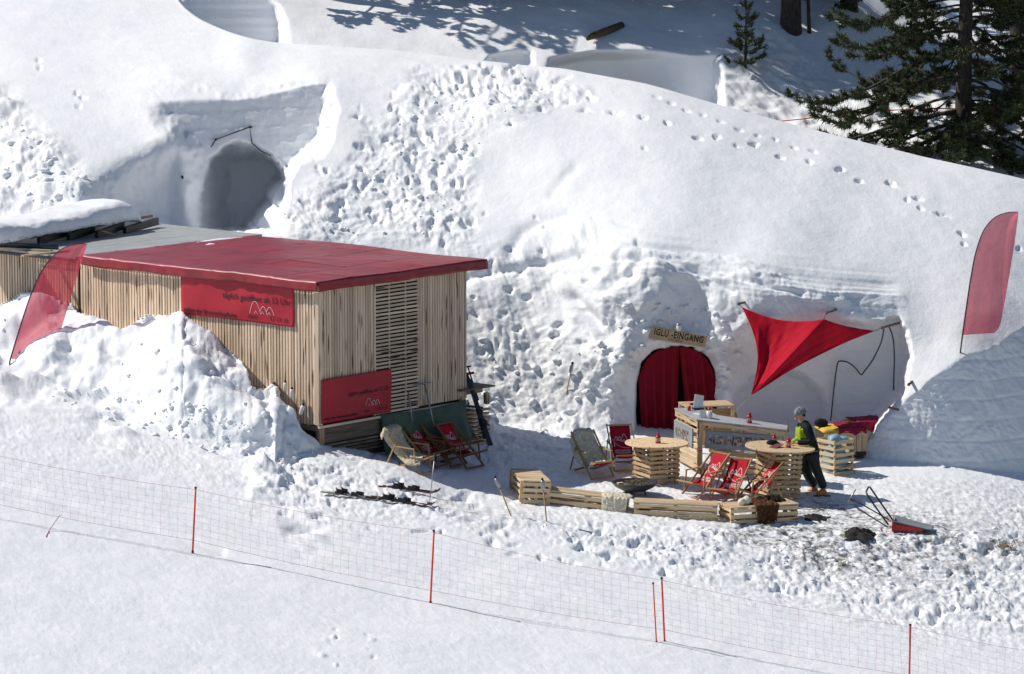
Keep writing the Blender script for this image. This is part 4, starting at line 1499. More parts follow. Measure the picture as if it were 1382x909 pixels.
# ------------------------------------------------------------------ round tables on slatted towers
def round_table(M, rad, h, sq, label, rot, nlay=10):
    t = thing('round_table', M, label, 'table', 'round tables on slatted towers')
    top = lathe('tabletop', [(0.001, h - 0.035), (rad - 0.01, h - 0.035), (rad, h - 0.028), (rad, h - 0.006), (rad - 0.006, h), (0.001, h)], MATS['new_pine'], t, M, 56)
    top.data.polygons.foreach_set('use_smooth', [False] * len(top.data.polygons))
    MR = M @ Matrix.Rotation(R(rot), 4, 'Z')
    a = sq / 2
    br = random.Random(rot)
    for sx in (-1, 1):
        for sy in (-1, 1):
            bar('post', (sx * (a - 0.05), sy * (a - 0.05), -0.12), (sx * (a - 0.05), sy * (a - 0.05), h - 0.037), 0.07, 0.07, MATS['pallet_wood'], t, MR, side=(1, 0, 0))
    for s in (-1, 1):
        bar('post', (s * (a - 0.035), 0, -0.1), (s * (a - 0.035), 0, h - 0.037), 0.035, 0.08, MATS['pallet_wood'], t, MR, side=(1, 0, 0))
        bar('post', (0, s * (a - 0.035), -0.1), (0, s * (a - 0.035), h - 0.037), 0.08, 0.035, MATS['pallet_wood'], t, MR, side=(1, 0, 0))
    lay = (h - 0.04) / nlay
    for k in range(nlay):
        z = h - 0.04 - lay * (k + 0.4)
        for s in (-1, 1):
            j = br.uniform(-0.02, 0.02)
            bar('slat', (-a + j, s * a, z), (a + j, s * a, z + br.uniform(-0.006, 0.006)), lay * 0.58, 0.02, MATS['pallet_wood'], t, MR, side=(0, 0, 1))
            bar('slat', (s * a, -a + 0.015, z + lay * 0.12), (s * a, a - 0.015, z + lay * 0.12), lay * 0.58, 0.02, MATS['pallet_wood'], t, MR, side=(0, 0, 1))
    return t

def table_at(u, vtop, ub, vb, rad, sq, label, rot, tilt, nlay):
    base = surf(ub, vb)
    h = P(u, vtop, base.y).z - base.z
    M = frame((P(u, vtop, base.y).x, base.y, base.z)) @ Matrix.Rotation(tilt, 4, 'Y')
    round_table(M, rad, h, sq, label, rot, nlay)
    return M, h
MT1, HT1 = table_at(886, 596.5, 884, 648, 0.66, 0.70, 'round wooden table on a slatted tower holding a single red lantern', 28, 0.01, 8)
MT2, HT2 = table_at(1049, 602, 1052, 668, 0.72, 0.70, 'round wooden table on a slatted tower where the visitor leans', 24, 0.055, 10)

# ------------------------------------------------------------------ lanterns
flat_mat('lantern_glass', (0.55, 0.52, 0.45), 0.15)
def lantern(M, label, s=1.0):
    t = thing('lantern', M, label, 'lantern', 'red tin lanterns')
    lathe('base', [(0.055 * s, 0), (0.06 * s, 0.008 * s), (0.06 * s, 0.03 * s), (0.052 * s, 0.036 * s)], MATS['red_metal'], t, M, 16)
    lathe('glass', [(0.04 * s, 0.037 * s), (0.04 * s, 0.125 * s)], MATS['lantern_glass'], t, M, 12)
    lathe('candle', [(0.018 * s, 0.037 * s), (0.018 * s, 0.085 * s)], MATS['white_plastic'], t, M, 10)
    for k in range(6):
        a = k * math.pi / 3
        bar('cage_bar', (0.05 * s * math.cos(a), 0.05 * s * math.sin(a), 0.034 * s), (0.05 * s * math.cos(a), 0.05 * s * math.sin(a), 0.13 * s), 0.009 * s, 0.009 * s, MATS['red_metal'], t, M)
    lathe('roof', [(0.06 * s, 0.126 * s), (0.062 * s, 0.138 * s), (0.05 * s, 0.155 * s), (0.036 * s, 0.17 * s), (0.034 * s, 0.19 * s), (0.044 * s, 0.198 * s), (0.025 * s, 0.216 * s), (0.004 * s, 0.222 * s)], MATS['red_metal'], t, M, 16)
    tube('ring', [(0.028 * s * math.cos(a * math.pi / 6), 0, 0.235 * s + 0.028 * s * math.sin(a * math.pi / 6)) for a in range(12)], 0.004 * s, MATS['red_metal'], t, M, 5, True)
    return t
lantern(MT1 @ Matrix.Translation((0.02, -0.12, HT1)), 'red lantern alone on the first round table', 0.95)
lantern(MT2 @ Matrix.Translation((0.16, -0.10, HT2)), 'red lantern on the table before the visitor', 0.95)

# things on the visitor's table
o = add_mesh('glove', *tube_geo([(-0.20, 0.06, 0.03), (-0.12, 0.02, 0.05), (-0.02, 0.03, 0.045), (0.06, 0.07, 0.02)], [0.03, 0.055, 0.05, 0.015], 10), MATS['black_cloth'], None, MT2 @ Matrix.Translation((-0.06, 0.10, HT2 + 0.008)))
setp(o, 'black glove lying on the visitor\'s round table', 'glove')
vs, fs = box_geo((-0.14, 0, 0), (0.14, 0, 0), 0.012, 0.17, side=(0, 0, 1))
o = add_mesh('menu_card', vs, fs, flat_mat('menu_dark', (0.16, 0.05, 0.06), 0.6), None, MT2 @ Matrix.Translation((-0.09, -0.16, HT2 + 0.03)) @ Matrix.Rotation(R(50), 4, 'Z') @ Matrix.Rotation(R(-10), 4, 'Y'), False)
setp(o, 'dark red menu card on the visitor\'s round table', 'menu')
lantern(MT2 @ Matrix.Translation((-0.10, 0.42, HT2)), 'red lantern behind the black glove on the visitor\'s table', 0.8)

# ------------------------------------------------------------------ bar counter
BA = P(912, 552, 2.9); BB = P(942, 567, 1.55); BC_ = P(1060, 581, 1.35)
# level both wings
hb = 1.06
def counter():
    t = thing('bar_counter', Matrix.Translation((BB.x, BB.y, BB.z - hb)), 'L-shaped bar counter of pallet wood with a grey top and grey sign boards', 'bar counter')
    W = MATS['new_pine']
    dl = (BB - BA).normalized(); dr = (BC_ - BB).normalized()
    up = Vector((0, 0, 1))
    nl = Vector((-dl.y, dl.x, 0)).normalized()          # outward of the left wing
    if nl.x > 0: nl = -nl
    nr = Vector((dr.y, -dr.x, 0)).normalized()
    if nr.y > 0: nr = -nr
    # left wing: stacked boards
    zs = [-0.075, -0.24, -0.42, -0.60, -0.74, -0.87, -1.0]
    hs = [0.13, 0.06, 0.10, 0.10, 0.10, 0.10, 0.10]
    for z, h in zip(zs, hs):
        bar('front_board', BA + up * z, BB + up * z, h, 0.03, W, t, None, side=up)
    bar('corner_post', BB + up * -0.02 + dr * 0.05, BB - up * 1.12 + dr * 0.05, 0.09, 0.09, MATS['pallet_wood'], t, None, side=dr)
    bar('post', BA + up * -0.03 + dl * 0.05 - nl * 0.04, BA - up * 1.1 + dl * 0.05 - nl * 0.04, 0.07, 0.05, MATS['pallet_wood'], t, None, side=dl)
    bar('post', BB + up * -0.03 - dl * 0.08 - nl * 0.04, BB - up * 1.1 - dl * 0.08 - nl * 0.04, 0.07, 0.05, MATS['pallet_wood'], t, None, side=dl)
    # right wing: rail, posts, lower boards half buried in snow
    bar('rail', BB + dr * 0.10 - up * 0.055, BC_ - up * 0.055, 0.075, 0.035, W, t, None, side=up)
    bar('rail', BB + dr * 0.10 - up * 0.055 - nr * 0.5, BC_ - up * 0.055 - nr * 0.5, 0.075, 0.035, W, t, None, side=up)
    bar('rail', BC_ - up * 0.055 - nr * 0.03, BC_ - up * 0.055 - nr * 0.52, 0.075, 0.035, W, t, None, side=up)
    L = (BC_ - BB).length
    for f in (0.16, 0.5, 0.80, 0.985):
        for k in (0.03, 0.5):
            p = BB + dr * (L * f) - nr * k
            bar('post', p - up * 0.02, p - up * 1.12, 0.055, 0.055, W, t, None, side=dr)
    bar('back_board', BB + dr * 0.12 - nr * 0.04 - up * 0.17, BC_ - dr * 0.1 - nr * 0.04 - up * 0.17, 0.07, 0.02, MATS['pallet_wood'], t, None, side=up)
    for z, f0 in ((-0.62, 0.22), (-0.76, 0.34), (-0.90, 0.18)):
        bar('front_board', BB + dr * (L * f0) - nr * 0.01 + up * z, BC_ - nr * 0.01 + up * z, 0.10, 0.025, MATS['pallet_wood'], t, None, side=up)
    # top: grey slab following both wings
    A0 = BA + nl * 0.03; B0 = BB + nl * 0.03 + nr * 0.03; C0 = BC_ + nr * 0.03 + dr * 0.03
    wl = 0.55
    A1 = BA - nl * wl; C1 = BC_ - nr * 0.55 + dr * 0.03
    # inner corner
    def isect(p, d, q, e):
        den = d.x * e.y - d.y * e.x
        s = ((q.x - p.x) * e.y - (q.y - p.y) * e.x) / den
        return p + d * s
    B1 = isect(A1, dl, C1, dr)
    lo = [A0, B0, C0, C1, B1, A1]
    vs = [p + up * 0.0 for p in lo] + [p + up * 0.028 for p in lo]
    fs = [(0, 4, 1), (0, 5, 4), (1, 4, 3), (1, 3, 2), (6, 7, 10), (6, 10, 11), (7, 9, 10), (7, 8, 9)] + [(i, (i + 1) % 6, 6 + (i + 1) % 6, 6 + i) for i in range(6)]
    add_mesh('counter_top', vs, fs, flat_mat('counter_grey', (0.40, 0.40, 0.42), 0.35, 0.15, 4.0), t, None, False)
    # sign boards with cut-out letters showing the wood behind
    def sign(p0, d, n, w, h, z, txt, size, nm):
        o_ = p0 + n * 0.035 + up * z
        F = Matrix((d, -n, up)).transposed().to_4x4(); F.translation = o_
        sb = add_mesh('sign_board', *box_geo((0, 0, h / 2), (w, 0, h / 2), h, 0.018, side=(0, 0, 1)), MATS['grey_sign'], t, F, False)
        for k, (tx, dx, dz, tw) in enumerate(txt):
            g = text_geo(tx, size, 1.05, 0.12, 0.006); sc = tw / fwidth(g)
            vs_ = [(x * sc + dx, -0.0125, y * sc * 1.3 + dz) for x, y in g[0]]
            setp(add_mesh('lettering', vs_, g[1], MATS['sign_letter'], sb, F, False), kind='stuff')
    m_, t_, b_ = node_mat('sign_letter')
    v_ = coord(t_)
    n_ = noise_node(t_, v_, 9.0, 3)
    t_.links.new(ramp(t_, n_, [(0.42, (0.05, 0.03, 0.025)), (0.5, (0.28, 0.13, 0.07)), (0.6, (0.62, 0.52, 0.38))]), b_.inputs['Base Color'])
    MATS['sign_letter'] = m_
    sign(BB + dr * 0.14, dr, nr, L * 0.80, 0.36, -0.56, [('SCHNEEFELD', 0.06, 0.10, L * 0.66)], 0.2, 'front')
    ll = (BB - BA).length
    sign(BA + dl * 0.01, dl, nl, ll * 0.82, 0.40, -0.62, [('WILLKOMMEN IN DER', 0.08, 0.22, ll * 0.6), ('SCHNEEBAR', 0.1, 0.09, ll * 0.6)], 0.2, 'left')
    tube('cord', [BB - up * 0.62 + dr * x + nr * 0.06 for x in (0.0, 0.05, 0.1)], 0.01, MATS['red_metal'], t)
    bar('tap_post', BC_ - nr * 0.5 + dr * 0.03 - up * 0.1, BC_ - nr * 0.5 + dr * 0.03 + up * 0.2, 0.03, 0.05, MATS['grey_metal'], t, None, side=dr)
    return t, dl, dr, nl, nr, L
_, dl, dr, nl, nr, LB = counter()
CT = 0.03
def on_counter(u, v):
    z = BB.z + CT
    dx, dy, dz_ = ray(u, v)
    tt = (z - CAM.z) / dz_
    x, y = float(dx * tt), float(CAM.y + dy * tt)
    # right wing sinks a little with its length
    s = (Vector((x, y, 0)) - Vector((BB.x, BB.y, 0))).dot(Vector((dr.x, dr.y, 0)))
    return Vector((x, y, BB.z + CT + max(0, s) * dr.z))
def wing_pt(f, k):
    """point on the right wing's top: f along, k metres behind its front edge"""
    p = BB + dr * (LB * f) - nr * k
    return p + Vector((0, 0, CT))
def left_pt(f, k):
    p = BA + (BB - BA) * f - nl * k
    return p + Vector((0, 0, CT))
lantern(Matrix.Translation(wing_pt(0.58, 0.28)), 'red lantern standing on the grey bar counter', 0.98)
# menu holder, white card on a stand
mh_ = thing('menu_holder', Matrix.Translation(left_pt(0.25, 0.38)), 'white menu card on a black stand on the bar counter', 'menu')
p = left_pt(0.25, 0.38)
rt = Matrix.Translation(p) @ Matrix.Rotation(R(18), 4, 'Z')
bar('card', (0.0, 0.02, 0.03), (0.06, 0.10, 0.30), 0.21, 0.012, MATS['white_plastic'], mh_, rt, side=(1, 0, -0.2))
bar('stand', (-0.10, 0.05, 0.02), (0.12, 0.05, 0.02), 0.035, 0.16, MATS['black_plastic'], mh_, rt, side=(0, 0, 1))
bar('strut', (0.02, 0.14, 0.02), (0.055, 0.115, 0.26), 0.02, 0.02, MATS['black_plastic'], mh_, rt)
for k, (f, kk, lb) in enumerate(((0.28, 0.16, 'small red candle cup left of the menu holder'), (0.5, 0.5, 'small red candle cup behind the menu holder'))):
    o = lathe('candle_cup', [(0.03, 0), (0.036, 0.01), (0.036, 0.10), (0.03, 0.10), (0.028, 0.03), (0.004, 0.028)], MATS['red_metal'], None, Matrix.Translation(left_pt(f, kk)), 14)
    setp(o, lb, 'candle')
flat_mat('clear_jar', (0.62, 0.64, 0.62), 0.12)
o = lathe('candle_jar', [(0.055, 0), (0.065, 0.01), (0.068, 0.05), (0.06, 0.16), (0.055, 0.16), (0.06, 0.05), (0.004, 0.04)], MATS['clear_jar'], None, Matrix.Translation(wing_pt(0.12, 0.22)), 18)
setp(o, 'glass jar with a candle on the bar counter corner', 'jar')
o = lathe('candle', [(0.035, 0.0), (0.035, 0.09), (0.01, 0.095)], flat_mat('wax', (0.75, 0.68, 0.48), 0.5), None, Matrix.Translation(wing_pt(0.12, 0.22) + Vector((0, 0, 0.045))), 12)
setp(o, 'cream candle inside the glass jar on the bar', 'candle')
for k, (f, kk, a, lb) in enumerate(((0.05, 0.2, 20, 'folded white price card standing beside the glass jar'),)):
    q = Matrix.Translation(wing_pt(f, kk)) @ Matrix.Rotation(R(a), 4, 'Z')
    vs = [(-0.07, 0.045, 0), (0.07, 0.045, 0), (0.07, 0, 0.17), (-0.07, 0, 0.17), (0.07, -0.045, 0), (-0.07, -0.045, 0)]
    o = add_mesh('price_card', vs, [(0, 1, 2, 3), (3, 2, 4, 5)], MATS['white_plastic'], None, q, False)
    md = o.modifiers.new('solid', 'SOLIDIFY'); md.thickness = 0.004
    setp(o, lb, 'card')
vs, fs = box_geo((-0.11, 0, 0), (0.11, 0, 0), 0.004, 0.15, side=(0, 0, 1))
o = add_mesh('paper_sheet', vs, fs, MATS['white_plastic'], None, Matrix.Translation(left_pt(0.62, 0.2) + Vector((0, 0, 0.004))) @ Matrix.Rotation(R(-30), 4, 'Z'), False)
setp(o, 'white paper sheet lying flat on the short wing of the bar', 'paper')

# pallet shelf behind the bar
PS = P(952, 560, 3.9)
sh = thing('pallet_shelf', Matrix.Translation((PS.x, PS.y, PS.z - 0.8)), 'pallet wood shelf with a slatted top between the bar and the curtain', 'shelf')
MS = Matrix.Translation(PS) @ Matrix.Rotation(R(12), 4, 'Z')
for k in range(6):
    bar('top_slat', (-0.45, 0.12 * k - 0.05, 0.20), (0.62, 0.12 * k - 0.05, 0.20), 0.025, 0.085, MATS['new_pine'], sh, MS, side=(0, 0, 1))
for xx in (-0.42, 0.1, 0.59):
    for yy in (-0.05, 0.52):
        bar('post', (xx, yy, -0.8), (xx, yy, 0.185), 0.07, 0.05, MATS['new_pine'], sh, MS, side=(1, 0, 0))
bar('side_panel', (0.10, 0.06, -0.35), (0.62, 0.06, -0.35), 0.95, 0.02, MATS['chair_beech'], sh, MS, side=(0, 0, 1))
for z in (-0.05, -0.25, -0.45, -0.65):
    bar('back_slat', (-0.45, 0.55, z), (0.62, 0.55, z), 0.08, 0.02, MATS['pallet_wood'], sh, MS, side=(0, 0, 1))
bar('brace', (0.62, 0.0, 0.1), (0.86, 0.0, -0.62), 0.07, 0.03, MATS['chair_beech'], sh, MS)
o = lathe('drink_can', [(0.028, 0), (0.034, 0.01), (0.034, 0.11), (0.028, 0.12), (0.004, 0.12)], MATS['red_metal'], None, MS @ Matrix.Translation((-0.12, 0.15, 0.213)), 14)
setp(o, 'red can on the slatted shelf top behind the bar', 'can')
o = lathe('ashtray', [(0.05, 0), (0.06, 0.01), (0.06, 0.035), (0.05, 0.035), (0.04, 0.012), (0.004, 0.012)], MATS['black_plastic'], None, MS @ Matrix.Translation((-0.26, 0.12, 0.213)), 16)
setp(o, 'black ashtray next to the red can on the slatted shelf', 'ashtray')

# ------------------------------------------------------------------ fire bowl
fp = surf(856, 668)
FB = Matrix.Translation((fp.x, fp.y, P(856, 650, fp.y).z - 0.36))
fb_ = thing('fire_bowl', FB, 'round black iron fire bowl full of twigs on short legs', 'fire bowl')
lathe('bowl', [(0.05, 0.16), (0.25, 0.19), (0.40, 0.27), (0.465, 0.345), (0.475, 0.36), (0.445, 0.36), (0.38, 0.29), (0.2, 0.24), (0.004, 0.23)], MATS['black_metal'], fb_, FB, 40)
lathe('ash', [(0.36, 0.285), (0.28, 0.30), (0.12, 0.315), (0.004, 0.32)], flat_mat('ash_grey', (0.10, 0.10, 0.085), 0.95, 0.5, 16), fb_, FB, 30)
for a in (250, 10, 130):
    bar('leg', (0.2 * math.cos(R(a)), 0.2 * math.sin(R(a)), 0.20), (0.27 * math.cos(R(a)), 0.27 * math.sin(R(a)), -0.16), 0.10, 0.02, MATS['black_metal'], fb_, FB, side=(-math.sin(R(a)), math.cos(R(a)), 0))
tw = random.Random(5)
flat_mat('twig', (0.16, 0.13, 0.06), 0.9, 0.4, 20)
for k in range(26):
    a = tw.uniform(0, 6.28); r0 = tw.uniform(0, 0.26); d = tw.uniform(0, 3.14); l = tw.uniform(0.08, 0.2)
    c0 = Vector((r0 * math.cos(a), r0 * math.sin(a), tw.uniform(0.315, 0.36)))
    dv = Vector((math.cos(d), math.sin(d), tw.uniform(-0.15, 0.25))) * l * 0.5
    bar('twig', c0 - dv, c0 + dv, 0.014, 0.014, MATS['twig'], fb_, FB)
vs, fs = box_geo((-0.06, 0, 0), (0.06, 0, 0), 0.06, 0.07)
o = add_mesh('firewood_block', vs, fs, MATS['new_pine'], None, FB @ Matrix.Translation((-0.30, -0.12, 0.34)) @ Matrix.Rotation(0.5, 4, 'Z'), False)
setp(o, 'pale wood block inside the fire bowl', 'firewood')

# ------------------------------------------------------------------ igloo entrance
def door_arch(u):
    """top of the arch along u in photo rows"""
    return np.interp(u, [858, 862, 866, 874, 884, 896, 908, 922, 935, 947, 956, 963, 968], [536, 512, 498, 484, 476, 470.5, 468.5, 468.5, 471, 478, 488, 503, 528])
DY = float(mound(912, 540)) + 0.62
ENT = P(912, 592, DY)
def curtain(name, u0, u1, foot0, foot1, lab, ph, gather, tilt):
    rows = []
    NJ, NI = 40, 46
    for j in range(NJ):
        t = j / (NJ - 1)
        r = []
        for i in range(NI):
            s = i / (NI - 1)
            ut = u0 + (u1 - u0) * s
            vt = float(door_arch(ut)) - 1
            ub_ = foot0 + (foot1 - foot0) * s
            u = ut + (ub_ - ut) * t ** 1.15
            v = vt + (596 - vt) * t
            f = math.sin(s * gather + ph + 0.7 * math.sin(t * 3 + ph)) * (0.025 + 0.045 * t) + 0.03 * mnoise.noise(Vector((s * 5, t * 2, ph)))
            p = P(u, v, DY - 0.10 - 0.06 * t)
            r.append((p.x, p.y + f, p.z))
        rows.append(r)
    o = add_grid(name, rows, MATS['curtain_red'], None, None, thick=0.006)
    return setp(o, lab, 'curtain', None)
curtain('curtain', 862, 917, 867, 912, 'left half of the dark red curtain in the igloo entrance', 0.4, 26, 0)
curtain('curtain', 917, 967, 931, 968, 'right half of the dark red curtain in the igloo entrance', 2.0, 24, 0)
# black sheet added behind, standing in for the dark igloo inside
rows = []
for j in range(10):
    r = []
    for i in range(20):
        u = 856 + (972 - 856) * i / 19
        vt = float(door_arch(u)) - 3
        p = P(u, vt + (598 - vt) * j / 9, DY + 0.12)
        r.append(p)
    rows.append(r)
o = add_grid('door_dark_sheet', rows, MATS['black_cloth'], None, None, thick=0.01)
setp(o, 'black sheet added for the dark igloo inside, showing in the slit between the red curtains', 'cloth')

# wooden sign
SY = min(surf(880, 452).y, surf(915, 455).y, surf(950, 460).y) - 0.06
s0 = P(877, 448, SY); s1 = P(953, 461, SY)
sdx = (s1 - s0).normalized(); sup = Vector((0, 0, 1)); sup = (sup - sdx * sup.dot(sdx)).normalized()
SM = Matrix((sdx, sup.cross(sdx), sup)).transposed().to_4x4(); SM.translation = (s0 + s1) / 2
sg_ = thing('wooden_sign', SM, 'pale wooden board lettered IGLU-EINGANG above the red curtain', 'sign')
Ls = (s1 - s0).length
wood_mat('sign_wood', (0.56, 0.43, 0.26), (0.42, 0.30, 0.17), axis='Z', vary=0.1)
bar('board', (-Ls / 2, 0, 0), (Ls / 2, 0, 0), 0.27, 0.03, MATS['sign_wood'], sg_, SM, side=(0, 0, 1), bev=0.006)
g = text_geo('IGLU -EINGANG', 0.2, 1.12, 0.0, 0.005); sc = Ls * 0.87 / fwidth(g)
setp(add_mesh('lettering', [(x * sc - Ls * 0.43, -0.0185, y * sc * 1.5 - 0.035) for x, y in g[0]], g[1], MATS['black_print'], sg_, SM, False), kind='stuff')
g = text_geo('Schneebar', 0.06); sc = Ls * 0.26 / fwidth(g)
setp(add_mesh('lettering', [(x * sc - Ls * 0.17, -0.0185, y * sc - 0.10) for x, y in g[0]], g[1], MATS['black_print'], sg_, SM, False), kind='stuff')
lm = Matrix.Translation(P(916, 446, SY - 0.02))
lp = thing('wall_lamp', lm, 'small white lamp fixed in the snow above the wooden sign', 'lamp')
lathe('body', [(0.05, 0), (0.058, 0.02), (0.055, 0.11), (0.03, 0.13)], MATS['white_plastic'], lp, lm, 14)
lathe('cap', [(0.06, 0.128), (0.055, 0.15), (0.004, 0.17)], MATS['grey_metal'], lp, lm, 14)
tube('bracket', [(0, 0.04, 0.06), (0, 0.35, 0.06)], 0.012, MATS['grey_metal'], lp, lm)

# ------------------------------------------------------------------ red sail
wall0 = surf(998, 410); wall1 = surf(1122, 418); wall2 = surf(1205, 437)
SA = P(1001, 414, wall0.y - 0.35); SB = P(1112, 430, wall1.y - 0.75); SC_ = P(1181, 446, wall2.y - 0.35); SD_ = P(1013, 534, 3.2)
def sailpt(s, t):
    """s along the upper edge, t down to the low corner"""
    # upper edge runs A - B - C with B pulled up into a ridge
    top = SA * (1 - s) ** 1 + SC_ * s
    def edge_pt(s):
        if s < 0.615:
            q = s / 0.615
            p = SA.lerp(SB, q)
            p = p + Vector((0, 0, -0.16 * math.sin(math.pi * q)))
        else:
            q = (s - 0.615) / 0.385
            p = SB.lerp(SC_, q)
            p = p + Vector((0, 0, -0.04 * math.sin(math.pi * q)))
        return p
    e = edge_pt(s)
    p = e.lerp(SD_, t)
    # slack edges bend inwards, ridge runs from B to D
    inward = math.sin(math.pi * t)
    p.x += 0.24 * inward * (1 - s) ** 3
    p.z += 0.10 * inward * s ** 4
    p.x -= 0.02 * inward * s ** 4
    ridge = math.exp(-((s - 0.615) / 0.16) ** 2)
    p.y -= 0.10 * ridge * (1 - t) + 0.05 * inward * ridge
    p.y += 0.16 * math.sin(math.pi * t) * (math.exp(-((s - 0.3) / 0.2) ** 2))
    k = (1 - t * 0.75)
    p.y += 0.05 * inward * math.sin(s * 26 + 2 * math.sin(t * 4)) * (0.25 + 0.75 * t) + 0.05 * mnoise.noise(Vector((s * 9, t * 3, 1))) + 0.025 * mnoise.noise(Vector((s * 22 + t * 6, t * 7, 5)))
    return p
rows = [[sailpt(i / 70, j / 50) for i in range(71)] for j in range(50)]
o = add_grid('red_sail', rows, MATS['sail_red'], None, None, thick=0.003)
setp(o, 'bright red cloth sail stretched from the snow wall over the bar', 'sail')
o = tube('rope', [SD_, P(985, 562, 3.6), P(974, 574, 3.7)], 0.008, MATS['rope_tan'])
setp(o, 'thin tan rope from the low corner of the red sail to the shelf', 'rope')

def peg(u, v, ln, du, dv, label):
    a = surf(u, v)
    b = P(u + du, v + dv, a.y - ln)
    t = thing('snow_peg', Matrix.Translation(b), label, 'peg', 'wooden pegs in the snow wall')
    d = (b - a)
    tube('stick', [a - d * 0.6, a, b], [0.03, 0.03, 0.024], MATS['old_board'], t)
    tube('lashing', [b - d.normalized() * 0.03 + Vector((0.03 * math.cos(q), 0, 0.03 * math.sin(q))) for q in [i * math.pi / 4 for i in range(8)]], 0.008, MATS['cord_grey'], t, None, 5, True)
    return b
pA = peg(1004, 406, 0.35, -8, 4, 'short black peg in the snow wall at the left corner of the red sail')
pB = peg(1128, 417, 0.5, -13, 5, 'bent dark peg in the snow wall above the ridge of the red sail')
pC = peg(1213, 436, 0.5, -24, 6, 'long dark peg in the snow wall where the two cables hang')
pD = peg(1212, 552, 0.3, -13, -3, 'small peg low in the snow niche over the red blanket')
pE = peg(1231, 515, 0.3, -5, 4, 'T-shaped peg in the sunlit side of the snow niche')
for nm, a, b in (('left', SA, pA), ('mid', SB, pB), ('right', SC_, pC)):
    o = tube('cord', [a, b], 0.007, MATS['cord_grey'])
    setp(o, {'left': 'short cord tying the left sail corner to its peg', 'mid': 'short cord tying the sail ridge to its peg', 'right': 'short cord tying the right sail corner to its peg'}[nm], 'cord')
def curve_pts(uvs, Y, n=8):
    out = []
    pts = [P(u, v, Y) for u, v in uvs]
    for i in range(len(pts) - 1):
        p0 = pts[max(i - 1, 0)]; p1 = pts[i]; p2 = pts[i + 1]; p3 = pts[min(i + 2, len(pts) - 1)]
        for k in range(n):
            t = k / n
            out.append(0.5 * ((2 * p1) + (p2 - p0) * t + (2 * p0 - 5 * p1 + 4 * p2 - p3) * t * t + (3 * p1 - p0 - 3 * p2 + p3) * t ** 3))
    out.append(pts[-1])
    return out
yc = surf(1150, 470).y - 0.25
o = tube('cable', curve_pts([(1193, 443), (1189, 462), (1178, 485), (1167, 500), (1162, 505), (1155, 497), (1145, 489), (1134, 487), (1130, 492), (1126, 520), (1121, 568)], yc), 0.016, MATS['cord_grey'])
setp(o, 'dark cable looping from the long peg down behind the yellow bench', 'cable')
o = tube('cable', curve_pts([(1200, 441), (1205, 455), (1207, 480), (1206, 520), (1206, 536), (1209, 542), (1212, 544)], yc + 0.1), 0.016, MATS['cord_grey'])
setp(o, 'dark cable hanging straight down from the long peg', 'cable')

# ------------------------------------------------------------------ lounge boxes in the niche
def lounge(M, L, d, h, label, cushion_mat, cush):
    t = thing('lounge_box', M, label, 'bench', 'boarded lounge boxes in the snow niche')
    n_ = int(L / 0.115)
    for k in range(n_):
        x = -L / 2 + (k + 0.5) * L / n_
        if k == 1: continue
        bar('board', (x, -d / 2, 0.0), (x, -d / 2, h), L / n_ - 0.014, 0.022, MATS['new_pine'], t, M, side=(1, 0, 0))
    m_ = int(d / 0.115)
    for k in range(m_):
        y = -d / 2 + (k + 0.5) * d / m_
        bar('board', (L / 2, y, 0.0), (L / 2, y, h), 0.022, d / m_ - 0.014, MATS['new_pine'], t, M, side=(1, 0, 0))
    bar('top_rail', (-L / 2, -d / 2 - 0.02, h - 0.04), (L / 2, -d / 2 - 0.02, h - 0.04), 0.06, 0.02, MATS['new_pine'], t, M, side=(0, 0, 1))
    vs = [(x, y, z) for z in (-0.1, h - 0.01) for y in (-d / 2 + 0.014, d / 2) for x in (-L / 2, L / 2 - 0.014)]
    add_mesh('inner_box', vs, [(0, 2, 3, 1), (4, 5, 7, 6), (0, 1, 5, 4), (2, 6, 7, 3), (0, 4, 6, 2), (1, 3, 7, 5)], MATS['dark_gap'], t, M, False)
    if cush:
        rows = []
        for j in range(16):
            r = []
            for i in range(24):
                a = -1 + 2 * i / 23; b = -1 + 2 * j / 15
                e = (1 - abs(a) ** 8) * (1 - abs(b) ** 8)
                r.append((a * (L / 2 + 0.03), b * (d / 2 + 0.04), h + 0.01 + 0.075 * e ** 0.5 + 0.008 * mnoise.noise(Vector((a * 3, b * 3, 0)))))
            rows.append(r)
        add_grid('cushion', rows, MATS['cushion_yellow'], t, M, thick=0.01)
    return t
lg0 = P(1137, 606, 4.1)
LM1 = frame((lg0.x, lg0.y + 0.35, lg0.z - 0.05), R(10)); lounge(LM1, 0.95, 0.75, 0.42, 'low boarded box with a yellow cushion and a dark red blanket', 'cushion_yellow', True)
lg1 = P(1174, 598, 5.2)
LM2 = frame((lg1.x, lg1.y + 0.2, lg1.z - 0.05), R(22)); lounge(LM2, 0.95, 0.7, 0.46, 'boarded box behind, under a wide dark red blanket', 'cushion_yellow', True)
def blanket(M, L, d, drop, h, label, ph):
    rows = []
    for j in range(30):
        s = (d + drop) * j / 29
        y = d / 2 - min(s, d); z = h - max(0, s - d)
        r = []
        for i in range(30):
            a = -1 + 2 * i / 29
            f = 0.03 * mnoise.noise(Vector((a * 3, s * 5, ph)))
            out = 0.03 + 0.03 * math.sin(a * 7 + ph) * max(0, (s - d)) / max(drop, 0.01) + f
            jag = 0.08 * mnoise.noise(Vector((a * 2.2, ph, 7))) * max(0, s - d) / max(drop, 0.01)
            r.append((a * L / 2 * (1 + 0.08 * mnoise.noise(Vector((s * 3, ph, 2)))), y - (out if s > d else 0), z + 0.02 + (f * 0.6 if s <= d else jag)))
        rows.append(r)
    o = add_grid('blanket', rows, MATS['blanket_red'], None, M, thick=0.01)
    return setp(o, label, 'blanket')
